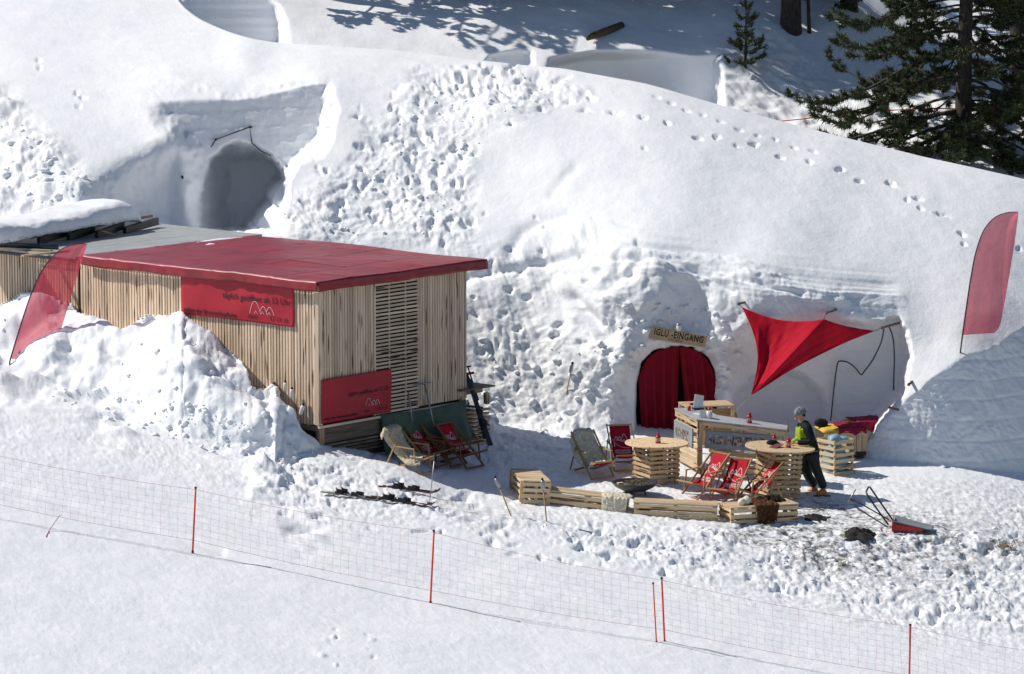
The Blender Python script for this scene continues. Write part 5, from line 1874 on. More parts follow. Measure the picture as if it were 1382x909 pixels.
blanket(LM1 @ Matrix.Translation((0.14, -0.05, 0)), 0.6, 0.68, 0.14, 0.515, 'crumpled dark red blanket on the yellow cushion', 1.0)
blanket(LM2 @ Matrix.Translation((-0.05, -0.05, 0)), 0.8, 0.66, 0.26, 0.555, 'dark red blanket spread over the rear boarded box', 4.0)
o = bar('snow_board', P(1160, 606, 4.35), P(1176, 583, 4.6), 0.40, 0.02, MATS['white_plastic'], None, None, side=(1, 0.2, 0.3), bev=0.004)
setp(o, 'white board leaning against the tip of the snow wall', 'board')
o = bar('shovel_stick', P(1168, 602, 4.2), P(1179, 580, 4.5), 0.022, 0.022, MATS['rope_tan'], None, None)
setp(o, 'wooden stick leaning across the white board', 'stick')

# ------------------------------------------------------------------ slatted crate with blue bags
cp = surf(1128, 640)
CM = frame((P(1128, 640, cp.y + 0.1).x, cp.y + 0.25, cp.z - 0.02), R(38))
cr = thing('slatted_crate', CM, 'tall open crate of pale slats filled with blue plastic bags', 'crate')
CH, CA = 0.78, 0.28
for k in range(6):
    z = 0.05 + k * (CH - 0.06) / 5.4
    for s in (-1, 1):
        bar('slat', (-CA - 0.02, s * CA, z), (CA + 0.02, s * CA, z), 0.072, 0.02, MATS['new_pine'], cr, CM, side=(0, 0, 1))
        bar('slat', (s * CA, -CA - 0.01, z + 0.004), (s * CA, CA + 0.01, z + 0.004), 0.072, 0.02, MATS['new_pine'], cr, CM, side=(0, 0, 1))
for sx in (-1, 1):
    for sy in (-1, 1):
        bar('post', (sx * (CA - 0.03), sy * (CA - 0.03), -0.1), (sx * (CA - 0.03), sy * (CA - 0.03), CH - 0.02), 0.045, 0.045, MATS['pallet_wood'], cr, CM, side=(1, 0, 0))
cloth_mat('bag_blue', (0.30, 0.52, 0.66), 0.35, transl=0.3, var=0.2, scale=12, spec=0.4)
for k, (bx_, by_, bz, r_, sq, lb) in enumerate(((-0.03, 0.02, 0.30, 0.27, 1.35, 'big blue plastic bag filling the slatted crate'), (-0.08, -0.04, 0.74, 0.15, 0.8, 'puffed pale blue bag on top of the slatted crate'), (0.14, -0.08, 0.74, 0.13, 0.5, 'flat bright blue bag on the crate\'s sunny corner'))):
    bm = bmesh.new(); bmesh.ops.create_icosphere(bm, subdivisions=4, radius=r_)
    for v in bm.verts:
        v.co *= 1 + 0.22 * mnoise.noise(v.co * 7 + Vector((k * 5, 0, 0))) + 0.1 * abs(mnoise.noise(v.co * 19))
        v.co.z *= sq
        if k == 0:
            v.co.x = max(-0.245, min(0.245, v.co.x)); v.co.y = max(-0.245, min(0.245, v.co.y))
    me = bpy.data.meshes.new('plastic_bag'); bm.to_mesh(me); bm.free()
    me.polygons.foreach_set('use_smooth', [True] * len(me.polygons)); me.materials.append(MATS['bag_blue'])
    o = bpy.data.objects.new('plastic_bag', me); COL.objects.link(o); put(o, CM @ Matrix.Translation((bx_, by_, bz)))
    setp(o, lb, 'bag')

# ------------------------------------------------------------------ visitor leaning on the table
def skin(name, verts, edges, radii, mat, parent=None, F=None, sub=2, root=0):
    me = bpy.data.meshes.new(name)
    me.from_pydata([tuple(v) for v in verts], edges, [])
    o = bpy.data.objects.new(name, me); COL.objects.link(o)
    o.modifiers.new('skin', 'SKIN').use_smooth_shade = True
    sd = me.skin_vertices[0].data
    for i, r in enumerate(radii):
        sd[i].radius = (r, r) if not isinstance(r, tuple) else r
        sd[i].use_root = (i == root)
    s = o.modifiers.new('sub', 'SUBSURF'); s.levels = sub; s.render_levels = sub
    dg = bpy.context.evaluated_depsgraph_get(); dg.update()
    m2 = bpy.data.meshes.new_from_object(o.evaluated_get(dg))
    bpy.data.objects.remove(o)
    m2.polygons.foreach_set('use_smooth', [True] * len(m2.polygons))
    m2.materials.clear(); m2.materials.append(mat)
    o = bpy.data.objects.new(name, m2); COL.objects.link(o)
    return put(o, F if F is not None else Matrix(), parent)

def person():
    foot = surf(1106, 668)
    yn = foot.y; 
    Yn, Yf, Ym = yn - 0.02, yn + 0.30, yn + 0.14
    def J(u, v, Y): return P(u, v, Y)
    hip = J(1096, 617, Ym); waist = J(1094, 605, Ym); chest = J(1088, 588, Ym); neck0 = J(1084, 574.5, Ym); neck1 = J(1081.5, 568, Ym); head = J(1079, 560, Ym); crown_ = J(1079.5, 554.5, Ym)
    hn = J(1096, 618, Yn + 0.05); hf = J(1090, 618, Yf - 0.05)
    kn = J(1104, 639, Yn + 0.02); kf = J(1089, 640, Yf - 0.02)
    an = J(1113, 661, Yn); af = J(1101, 658, Yf)
    sn = J(1090, 578, Yn - 0.07); sf = J(1080, 578, Yf + 0.05)
    en = J(1096, 595.5, Yn - 0.14); ef = J(1078, 593.5, Yf + 0.04)
    wn = J(1073, 597.5, Yn - 0.04); wf = J(1068, 596.5, Yf - 0.12)
    root = thing('person', Matrix.Translation(foot), 'person in black and green ski jacket, grey hat, orange boots, leaning on round table', 'person')
    skinm = flat_mat('skin', (0.50, 0.27, 0.18), 0.55, 0.06, 12)
    blk = flat_mat('jacket_black', (0.012, 0.013, 0.016), 0.75, 0.3, 8, spec=0.15)
    grn = flat_mat('jacket_green', (0.33, 0.47, 0.03), 0.6, 0.12, 8)
    trs = flat_mat('trousers_black', (0.016, 0.017, 0.02), 0.65, 0.3, 8)
    org = flat_mat('boot_orange', (0.62, 0.21, 0.02), 0.4, 0.2, 10)
    # continuous body
    vs = [hip, waist, chest, neck0, neck1, head, crown_, hn, kn, an, hf, kf, af, sn, en, wn, sf, ef, wf]
    ed = [(0, 1), (1, 2), (2, 3), (3, 4), (4, 5), (5, 6), (0, 7), (7, 8), (8, 9), (0, 10), (10, 11), (11, 12), (3, 13), (13, 14), (14, 15), (3, 16), (16, 17), (17, 18)]
    rd = [0.13, 0.12, 0.13, 0.085, 0.058, 0.088, 0.075, 0.085, 0.06, 0.045, 0.085, 0.06, 0.045, 0.06, 0.045, 0.035, 0.06, 0.045, 0.035]
    body = skin('body', vs, ed, rd, skinm, root)
    # face towards the bar: nose, mouth, ear, glasses
    fwd = Vector((-1, 0.12, -0.05)).normalized()
    side = fwd.cross(Vector((0, 0, 1))).normalized()
    hd = head
    add_mesh('nose', *tube_geo([hd + fwd * 0.085 + Vector((0, 0, 0.018)), hd + fwd * 0.112 - Vector((0, 0, 0.012)), hd + fwd * 0.088 - Vector((0, 0, 0.02))], [0.010, 0.016, 0.01], 8), skinm, body)
    add_mesh('mouth', *tube_geo([hd + fwd * 0.088 - Vector((0, 0, 0.05)) - side * 0.022, hd + fwd * 0.094 - Vector((0, 0, 0.05)), hd + fwd * 0.088 - Vector((0, 0, 0.05)) + side * 0.022], 0.006, 6), flat_mat('lip', (0.35, 0.12, 0.10), 0.5), body)
    add_mesh('chin', *tube_geo([hd + fwd * 0.05 - Vector((0, 0, 0.09)), hd + fwd * 0.074 - Vector((0, 0, 0.078)), hd + fwd * 0.07 - Vector((0, 0, 0.06))], [0.03, 0.03, 0.03], 10), skinm, body)
    for s in (-1, 1):
        add_mesh('ear', *tube_geo([hd + side * s * 0.086 + Vector((0.012, 0, 0.02)), hd + side * s * 0.095 + Vector((0.02, 0, 0.0)), hd + side * s * 0.086 + Vector((0.012, 0, -0.028))], [0.012, 0.017, 0.009], 8), skinm, body)
        add_mesh('lens', *tube_geo([hd + fwd * 0.082 + side * s * 0.03 + Vector((0, 0, 0.014)), hd + fwd * 0.094 + side * s * 0.03 + Vector((0, 0, 0.014))], 0.02, 10), MATS['black_plastic'], body)
    # hat
    bm = bmesh.new(); bmesh.ops.create_uvsphere(bm, u_segments=24, v_segments=16, radius=0.115)
    bmesh.ops.delete(bm, geom=[v for v in bm.verts if v.co.z < -0.035], context='VERTS')
    for v in bm.verts:
        v.co.x *= 1.10; v.co.z *= 1.05
        v.co *= 1 + 0.03 * mnoise.noise(v.co * 25)
    me = bpy.data.meshes.new('hat'); bm.to_mesh(me); bm.free()
    me.polygons.foreach_set('use_smooth', [True] * len(me.polygons))
    hm, t_, b_ = node_mat('hat_grey')
    vo_ = t_.nodes.new('ShaderNodeTexVoronoi'); vo_.inputs['Scale'].default_value = 26
    t_.links.new(coord(t_), vo_.inputs['Vector'])
    t_.links.new(ramp(t_, vo_.outputs['Distance'], [(0.25, (0.04, 0.045, 0.06)), (0.6, (0.22, 0.24, 0.28))]), b_.inputs['Base Color']); b_.inputs['Roughness'].default_value = 0.9
    me.materials.append(hm)
    o = bpy.data.objects.new('hat', me); COL.objects.link(o)
    put(o, Matrix.Translation(hd + Vector((0.012, 0, 0.055))) @ Matrix.Rotation(R(-14), 4, 'Y'), root)
    md = o.modifiers.new('solid', 'SOLIDIFY'); md.thickness = 0.008
    add_mesh('hair', *tube_geo([hd - fwd * 0.08 + Vector((0, 0, 0.02)) + side * 0.05, hd - fwd * 0.10 + Vector((0, 0, -0.01)), hd - fwd * 0.08 + Vector((0, 0, 0.02)) - side * 0.05], 0.03, 8), flat_mat('hair_dark', (0.03, 0.02, 0.015), 0.8), root)
    # jacket: torso with sleeves, high collar
    hem = hip + Vector((0.01, 0, -0.03))
    jk = [hem, waist, chest, neck0, neck1 - Vector((0, 0, 0.01)), sn, en, wn.lerp(en, 0.12), sf, ef, wf.lerp(ef, 0.12)]
    je = [(0, 1), (1, 2), (2, 3), (3, 4), (3, 5), (5, 6), (6, 7), (3, 8), (8, 9), (9, 10)]
    jr = [0.205, 0.185, 0.19, 0.135, 0.088, 0.105, 0.082, 0.058, 0.105, 0.082, 0.058]
    jacket = skin('jacket', jk, je, jr, blk, root)
    # green front and hem: material by place on the jacket
    jacket.data.materials.append(grn)
    for p_ in jacket.data.polygons:
        c_ = Vector((0, 0, 0))
        for vi in p_.vertices: c_ += jacket.data.vertices[vi].co
        c_ /= len(p_.vertices)
        rel = c_ - waist
        up_ = (c_.z - hem.z) / (neck0.z - hem.z)
        ax = hem.lerp(neck0, max(0, min(1, up_)))
        f_ = (c_ - ax).dot(fwd)
        near_arm = min(((c_ - (en.lerp(wn, q))).length for q in (0, 0.25, 0.5, 0.75, 1))) < 0.11 or min(((c_ - (sn.lerp(en, q))).length for q in (0.2, 0.5, 0.8, 1))) < 0.115
        if (f_ > 0.0 and up_ < 0.98 and not near_arm) or (up_ < 0.24 and not near_arm):
            p_.material_index = 1
    # trousers
    tv = [hip + Vector((0, 0, 0.02)), hn, kn, an - Vector((0, 0, -0.02)), hf, kf, af + Vector((0, 0, 0.02))]
    skin('trousers', tv, [(0, 1), (1, 2), (2, 3), (0, 4), (4, 5), (5, 6)], [0.15, 0.128, 0.105, 0.092, 0.128, 0.105, 0.092], trs, root)
    # ski boots
    for a_, lb in ((an, 'boot'), (af, 'boot')):
        b0 = a_ + Vector((0.02, 0, 0.03)); gz = a_.z - 0.07
        heel = Vector((a_.x + 0.05, a_.y, gz)); mid_ = Vector((a_.x - 0.02, a_.y, gz)); toe = Vector((a_.x - 0.19, a_.y - 0.03, gz - 0.01))
        bt = skin('boot', [mid_, heel, b0, Vector((a_.x - 0.11, a_.y - 0.015, gz)), toe], [(0, 1), (0, 2), (0, 3), (3, 4)], [0.06, 0.055, 0.075, 0.055, 0.045], org, root, None, 2)
        bar('buckle', a_ + Vector((-0.07, -0.07, 0.0)), a_ + Vector((-0.03, -0.085, 0.0)), 0.014, 0.02, MATS['grey_metal'], bt)
        add_mesh('sole', *box_geo(Vector((a_.x + 0.11, a_.y, gz - 0.05)), Vector((a_.x - 0.23, a_.y - 0.035, gz - 0.055)), 0.03, 0.09, side=(0, 0, 1)), MATS['black_plastic'], bt, None, False)
    # hands resting on the table
    for w_, e_ in ((wn, en), (wf, ef)):
        d = (w_ - e_); d.z = 0; d.normalize()
        lat = Vector((-d.y, d.x, 0))
        palm = w_ + d * 0.05 - Vector((0, 0, 0.012))
        k_ = palm + d * 0.045
        vs = [w_, palm, k_]; ed = [(0, 1), (1, 2)]; rd = [0.028, (0.034, 0.022), (0.036, 0.018)]
        for q, (off, ln) in enumerate(((-0.03, 0.062), (-0.01, 0.075), (0.011, 0.07), (0.031, 0.055))):
            b = len(vs)
            vs += [k_ + lat * off + d * 0.015, k_ + lat * off + d * (0.015 + ln * 0.55) + Vector((0, 0, 0.008)), k_ + lat * off + d * (0.015 + ln) - Vector((0, 0, 0.012))]
            ed += [(2, b), (b, b + 1), (b + 1, b + 2)]; rd += [0.0095, 0.009, 0.0075]
        b = len(vs)
        vs += [palm + lat * 0.045 + d * 0.01, palm + lat * 0.055 + d * 0.05]; ed += [(1, b), (b, b + 1)]; rd += [0.011, 0.009]
        skin('hand', vs, ed, rd, skinm, body, None, 1)
    # backpack hanging on the far shoulder
    bp = J(1105, 571, Ym + 0.25)
    return root, hn
pr, hipn = person()
bm = bmesh.new(); bmesh.ops.create_cube(bm, size=1.0, matrix=Matrix.Diagonal((0.26, 0.22, 0.36, 1)))
bmesh.ops.bevel(bm, geom=bm.edges[:], offset=0.06, segments=3, affect='EDGES')
for v in bm.verts: v.co *= 1 + 0.06 * mnoise.noise(v.co * 9)
me = bpy.data.meshes.new('speaker'); bm.to_mesh(me); bm.free(); me.materials.append(MATS['black_plastic'])
o = bpy.data.objects.new('bag', me); COL.objects.link(o); put(o, Matrix.Translation(P(1084.5, 628, surf(1106, 668).y + 0.30)) @ Matrix.Rotation(0.2, 4, 'Y'))
setp(o, 'dark grey bag hanging at the thighs of the person under the table edge', 'bag')
bm = bmesh.new(); bmesh.ops.create_uvsphere(bm, u_segments=20, v_segments=12, radius=0.13)
for v in bm.verts:
    v.co.z *= 0.75; v.co.x *= 1.2; v.co *= 1 + 0.3 * mnoise.noise(v.co * 11)
me = bpy.data.meshes.new('headrest'); bm.to_mesh(me); bm.free(); me.polygons.foreach_set('use_smooth', [True] * len(me.polygons)); me.materials.append(MATS['black_cloth'])
o = bpy.data.objects.new('rolled_jacket', me); COL.objects.link(o); put(o, LM1 @ Matrix.Translation((-0.42, 0.05, 0.57)))
setp(o, 'rolled up black jacket on the yellow cushion behind the person', 'jacket')

# ------------------------------------------------------------------ red snow scoop
sp = surf(1218, 716)
KM = frame((sp.x, sp.y, sp.z + 0.02), R(-8))
sc_ = thing('snow_scoop', KM, 'red snow scoop with a grey pan and black loop handles lying on dirty snow', 'snow scoop')
rows = []
for j in range(12):
    b = -1 + 2 * j / 11
    r = []
    for i in range(20):
        s = i / 19
        x = -0.18 + 0.78 * s
        z = 0.15 * (1 - s) ** 1.5 * 0.6 + 0.13 * abs(b) ** 4 * (1 - s * 0.75) + 0.03
        r.append((x, b * 0.30 * (1 - 0.25 * s * s), z))
    rows.append(r)
add_grid('pan', rows, flat_mat('pan_grey', (0.22, 0.25, 0.27), 0.35), sc_, KM, thick=0.008)
rows = []
for j in range(8):
    q = j / 7
    rows.append([(-0.20 + 0.60 * i / 19, -0.32 + 0.02 * q + 0.04 * i / 19, 0.02 + (0.17 - 0.1 * (i / 19)) * (1 - q)) for i in range(20)])
add_grid('rim', rows, MATS['red_metal'], sc_, KM, thick=0.015)
rows = []
for j in range(8):
    q = j / 7
    rows.append([(-0.20, -0.32 + 0.64 * i / 9, 0.02 + 0.20 * (1 - q)) for i in range(10)])
add_grid('rim', rows, MATS['red_metal'], sc_, KM, thick=0.015)
def KP(u, v, Y): return KM.inverted() @ P(u, v, Y)
y0 = sp.y
tube('handle', [KP(1199, 708, y0 - 0.3), KP(1171, 669, y0 - 0.28), KP(1169, 663, y0 - 0.22), KP(1172, 657, y0 + 0.12), KP(1174, 657, y0 + 0.2), KP(1205, 702, y0 + 0.28)], 0.018, MATS['black_metal'], sc_, KM)
tube('handle', [KP(1198, 711, y0 - 0.32), KP(1158, 686, y0 - 0.3), KP(1147, 676, y0 - 0.2)], 0.013, MATS['black_metal'], sc_, KM)
tube('handle', [KP(1201, 702, y0 + 0.22), KP(1161, 679, y0 + 0.2), KP(1147, 673, y0 - 0.1)], 0.013, MATS['black_metal'], sc_, KM)
o = tube('stick', [P(1144, 678, y0 + 0.1), P(1155, 660, y0 + 0.15)], 0.014, MATS['grey_metal'])
setp(o, 'short grey stick standing in the snow by the red scoop', 'stick')
# heap of soot
def heap(u, v, rx, ry, h, mat, label, seed, name):
    p = surf(u, v)
    rows = []
    for j in range(15):
        r = []
        for i in range(25):
            a = 2 * math.pi * i / 24; q = j / 14
            k = q * (1 + 0.6 * mnoise.noise(Vector((math.cos(a) * 2.2, math.sin(a) * 2.2, seed))))
            x = rx * k * math.cos(a); y = ry * k * math.sin(a)
            z = h * (1 - q * q) * (0.8 + 0.9 * mnoise.noise(Vector((x * 7, y * 7, seed)))) + 0.03 * mnoise.noise(Vector((x * 22, y * 22, seed))) - 0.06 * q + 0.02
            r.append((x, y, z))
        rows.append(r)
    o = add_grid(name, rows, mat, None, Matrix.Translation(p))
    return setp(o, label, 'heap')
flat_mat('soot', (0.018, 0.017, 0.016), 0.95, 0.5, 20, bmp=1.0)
heap(1158, 724, 0.34, 0.5, 0.11, MATS['soot'], 'heap of black ash on the dirty snow beside the red scoop', 2.0, 'ash_heap')
heap(1098, 697, 0.3, 0.4, 0.05, MATS['soot'], 'flat patch of black ash beside the end of the fur bench', 6.0, 'ash_heap')

# ------------------------------------------------------------------ torches, skis, poles
def torch(u, v, u2, v2, label, dark=False, dy=0.0, onhut=False, Y=None):
    a = surf(u, v) if Y is None else P(u, v, Y)
    b = P(u2, v2, a.y + dy)
    t = thing('garden_torch', Matrix.Translation(a), label, 'torch', 'stick torches')
    d = (b - a).normalized()
    L = (b - a).length
    tube('stick', [a - d * 0.15, a + d * (L - 0.19)], 0.013, MATS['grey_metal'] if not dark else MATS['chair_beech'], t)
    tube('cup', [a + d * (L - 0.2), a + d * (L - 0.17), a + d * (L - 0.03), a + d * L], [0.02, 0.038, 0.042, 0.035], MATS['white_plastic'] if not dark else MATS['grey_metal'], t, None, 12)
    tube('wick', [a + d * (L - 0.01), a + d * (L + 0.05)], [0.03, 0.014], MATS['black_cloth'], t, None, 8)
    return t
torch(690, 696, 669, 645, 'thin stick torch leaning outwards before the tall end-on bench', True)
torch(737, 705, 732, 648, 'upright stick torch between the tall bench and the long bench', True)
torch(765, 528, 772, 491, 'stick torch planted in the trodden slope left of the curtain', True)
wy_ = lambda u: float(wall_depth(u)) - 0.12
torch(383, 562, 385, 516, 'white stick torch against the slats farther from the hut corner', False, 0, False, wy_(384) - 0.1)
torch(392, 570, 394, 525, 'white stick torch against the slats with a black wick, nearer the hut corner', False, 0, False, wy_(393) - 0.1)
torch(399, 578, 409, 547, 'short white torch leaning right beside the hut corner', False, 0, False, wy_(400) - 0.35)

def ski_pole(a, b, label, basket=True):
    a = Vector(a); b = Vector(b); d = (b - a).normalized(); L = (b - a).length
    t = thing('ski_pole', Matrix.Translation(a), label, 'ski pole', 'ski poles')
    tube('shaft', [a - d * 0.06, b - d * 0.12], [0.006, 0.010], MATS['grey_metal'], t)
    tube('grip', [b - d * 0.14, b - d * 0.07, b, b + d * 0.01], [0.014, 0.018, 0.022, 0.012], MATS['black_plastic'], t, None, 10)
    tube('strap', [b + Vector((0.0, 0, -0.01)), b + Vector((0.04, -0.02, -0.06)), b + Vector((0.03, -0.02, -0.14)), b + Vector((-0.0, -0.01, -0.08))], 0.007, MATS['black_cloth'], t, None, 5)
    tube('basket', [a + d * 0.05 + Vector((0.045 * math.cos(q), 0.045 * math.sin(q), 0)) for q in [i * math.pi / 5 for i in range(10)]], 0.007, MATS['black_plastic'], t, None, 5, True)
    return t
a = surf(579, 681)
ski_pole(a, P(587, 612, a.y + 0.05), 'ski pole planted upright in the snow before the shaded deck chairs')

def ski_pair(c, ang, L, label, mat, seed, pitch=0.0):
    kr = random.Random(seed)
    M0 = Matrix.Translation(c) @ Matrix.Rotation(ang, 4, 'Z') @ Matrix.Rotation(pitch, 4, 'Y')
    for k in (0, 1):
        M = M0 @ Matrix.Translation((0.10 * k, 0.16 * k, 0.012)) @ Matrix.Rotation(0.07 * k, 4, 'Z')
        t = thing('ski', M, label[k], 'ski', 'skis lying in the snow')
        rows = []
        for i in range(28):
            s = i / 27; x = -L / 2 + L * s
            w = 0.042 + 0.018 * (2 * abs(s - 0.45)) ** 2
            if s > 0.93: w *= max(0.15, math.sqrt(max(0, 1 - ((s - 0.93) / 0.07) ** 2)))
            z = 0.0 + (0.0 if s < 0.88 else 0.09 * ((s - 0.88) / 0.12) ** 2) + 0.012 * math.sin(math.pi * s)
            rows.append([(x, -w, z), (x, 0, z + 0.004), (x, w, z)])
        add_grid('blade', rows, mat[k], t, M, thick=0.016)
        # binding: toe piece, heel piece, brake arms
        bd = add_mesh('toe_binding', *join_geo([box_geo((0.06, 0, 0.02), (0.06, 0, 0.085), 0.10, 0.085), box_geo((0.08, 0, 0.05), (0.16, 0, 0.05), 0.06, 0.07)]), MATS['black_plastic'], t, M, False)
        add_mesh('heel_binding', *join_geo([box_geo((-0.22, 0, 0.02), (-0.22, 0, 0.10), 0.12, 0.075), box_geo((-0.30, 0, 0.03), (-0.16, 0, 0.03), 0.05, 0.06)]), MATS['black_plastic'], t, M, False)
        for s in (-1, 1):
            tube('brake_arm', [(-0.12, s * 0.05, 0.03), (-0.24, s * 0.065, 0.07 + 0.02 * k), (-0.30, s * 0.08, 0.12)], 0.008, MATS['black_plastic'], t, M, 5)
flat_mat('ski_dark', (0.03, 0.03, 0.035), 0.3)
flat_mat('ski_red', (0.12, 0.035, 0.035), 0.3)
flat_mat('ski_grey', (0.25, 0.24, 0.23), 0.35)
flat_mat('ski_white', (0.6, 0.58, 0.55), 0.35)
zg = lambda p: Vector((p.x, p.y, p.z + 0.012))
ski_pair(zg(surf(472, 670)), R(2), 1.15, ('grey ski lying with its pair farthest from the planted pole', 'pale grey ski lying slantwise over its pair, farthest from the pole'), (MATS['ski_grey'], MATS['ski_white']), 1, R(9))
ski_pair(zg(surf(535, 678)), R(-3), 1.25, ('dark ski lying flat at the foot of the planted pole', 'red ski lying next to the dark one at the pole foot'), (MATS['ski_dark'], MATS['ski_red']), 2, R(9.5))
ski_pair(zg(surf(549, 663)), R(6), 1.15, ('red ski of the pair nearer the hut shadow', 'dark ski of the pair nearer the hut shadow'), (MATS['ski_red'], MATS['ski_dark']), 3, R(9))

# skis and poles leaning at the lumber stack
lb_ = surf(660, 600)
for k, (u, v, u2, v2, dy) in enumerate(((662, 601, 630, 505, -0.25), (656, 592, 633, 512, -0.1))):
    a = P(u, v, lb_.y - 0.75 + 0.12 * k); b = P(u2, v2, lb_.y + dy)
    M = axis_frame(a, b, side=(0.4, -1, 0))
    t = thing('ski', Matrix.Translation(a), ('black ski leaning on the hut corner, in front', 'black ski leaning on the hut corner, behind its pair')[k], 'ski', 'skis leaning on the hut')
    L = (b - a).length
    rows = []
    for i in range(24):
        s = i / 23; z = -L / 2 + L * s
        w = 0.045 + 0.014 * (2 * abs(s - 0.5)) ** 2
        if s > 0.94: w *= 0.5
        rows.append([(0.012 * math.sin(math.pi * s), -w, z), (0.012 * math.sin(math.pi * s) + 0.004, 0, z), (0.012 * math.sin(math.pi * s), w, z)])
    add_grid('blade', rows, MATS['ski_dark'], t, M, thick=0.018)
    add_mesh('toe_binding', *box_geo((0.015, 0, -0.05), (0.09, 0, -0.05), 0.09, 0.08), MATS['black_plastic'], t, M, False)
    add_mesh('heel_binding', *join_geo([box_geo((0.015, 0, -0.32), (0.10, 0, -0.32), 0.11, 0.08), box_geo((0.05, 0, -0.40), (0.05, 0, -0.2), 0.05, 0.05)]), MATS['black_plastic'], t, M, False)
    for s in (-1, 1):
        tube('brake_arm', [(0.03, s * 0.05, -0.22), (0.07, s * 0.075, -0.34), (0.10, s * 0.09, -0.42)], 0.009, MATS['black_plastic'], t, M, 5)
p0 = lb_.y + 0.3
ski_pole(P(641, 592, p0), P(631, 540, p0 + 0.3), 'ski pole leaning on the lumber stack behind the black skis')
ski_pole(P(636, 594, p0), P(626, 535, p0 + 0.3), 'ski pole leaning between the green tarpaulin and the black skis')
sh_ = thing('snow_shovel', Matrix.Translation(P(645, 523, p0 + 0.6)), 'long handled tool with a red crossbar standing behind the lumber stack', 'tool')
bar('handle', P(646, 540, p0 + 0.6), P(631, 494, p0 + 0.6), 0.03, 0.03, MATS['black_metal'], sh_)
bar('grip', P(628, 494.5, p0 + 0.6), P(636, 494, p0 + 0.6), 0.03, 0.03, MATS['black_metal'], sh_)
bar('crossbar', P(628, 504.5, p0 + 0.57), P(640, 502.5, p0 + 0.57), 0.05, 0.03, MATS['red_metal'], sh_)
# light metal frame leaning on the gable wall
wq = HF @ Vector((solve_len(EX, 565), -0.35, 0))
mf = thing('metal_frame', Matrix.Translation(wq), 'light grey metal frame leaning on the gable wall above the deck chairs', 'frame')
tube('leg', [P(557, 572, wq.y - 0.3), P(550, 521, wq.y)], 0.016, MATS['grey_metal'], mf)
tube('leg', [P(586, 575, wq.y - 0.1), P(573, 517, wq.y + 0.2)], 0.016, MATS['grey_metal'], mf)
tube('crossbar', [P(548, 522, wq.y), P(581, 515.5, wq.y + 0.25)], 0.02, MATS['grey_metal'], mf)

# ------------------------------------------------------------------ feather flags
def catmull(pts, n=8):
    out = []
    for i in range(len(pts) - 1):
        p0 = pts[max(i - 1, 0)]; p1 = pts[i]; p2 = pts[i + 1]; p3 = pts[min(i + 2, len(pts) - 1)]
        for k in range(n):
            t = k / n
            out.append(tuple(0.5 * ((2 * b) + (c - a) * t + (2 * a - 5 * b + 4 * c - d) * t * t + (3 * b - a - 3 * c + d) * t ** 3) for a, b, c, d in zip(p0, p1, p2, p3)))
    out.append(pts[-1])
    return out
def feather_flag(base_uv, luff, leech, label, ph, Yb=None):
    b = surf(*base_uv) if Yb is None else P(base_uv[0], base_uv[1], Yb)
    Y = b.y
    t = thing('feather_flag', Matrix.Translation(b), label, 'flag', 'red feather flags')
    lf = catmull(luff); le = catmull(leech)
    def samp(l, q):
        f = q * (len(l) - 1); i = min(int(f), len(l) - 2); a = f - i
        return tuple(x + (y - x) * a for x, y in zip(l[i], l[i + 1]))
    rows = []
    for j in range(50):
        q = j / 49
        a = samp(lf, q); c = samp(le, q)
        r = []
        for i in range(22):
            s = i / 21
            u = a[0] + (c[0] - a[0]) * s; v = a[1] + (c[1] - a[1]) * s
            dy = (0.14 * math.sin(s * 2.4 + q * 2 + ph) + 0.05 * math.sin(s * 7 + q * 5 + ph)) * s + 0.01 * mnoise.noise(Vector((s * 6, q * 10, ph)))
            r.append(P(u, v, Y + dy))
        rows.append(r)
    cl = add_grid('cloth', rows, MATS['flag_red'], t, None)
    pole = [P(u, v, Y) for u, v in ([base_uv] + lf)]
    dn = (pole[0] - pole[2]).normalized()
    n_ = len(pole)
    tube('pole', [pole[0] + Vector((0, 0, -0.25))] + pole, [0.016] + [0.016 - 0.009 * i / n_ for i in range(n_)], MATS['black_plastic'], t)
    return t
feather_flag((13, 490), [(14, 484), (25, 448), (40, 402), (56, 366), (76, 341), (98, 329.5), (117, 329)],
             [(66, 487), (72, 476), (82, 446), (93, 410), (105, 370), (112, 346), (117.5, 330)], 'translucent red feather flag leaning over the snow heap by the hut', 0.3, surf(14, 489).y - 0.1)
feather_flag((1296, 476), [(1299, 452), (1304, 416), (1310, 376), (1317, 340), (1328, 310), (1343, 293), (1360, 286.5), (1374, 286)],
             [(1342, 449), (1349, 440), (1355, 412), (1361, 378), (1368, 336), (1372, 308), (1374.5, 287)], 'red feather flag standing on top of the snow wall', 1.4)

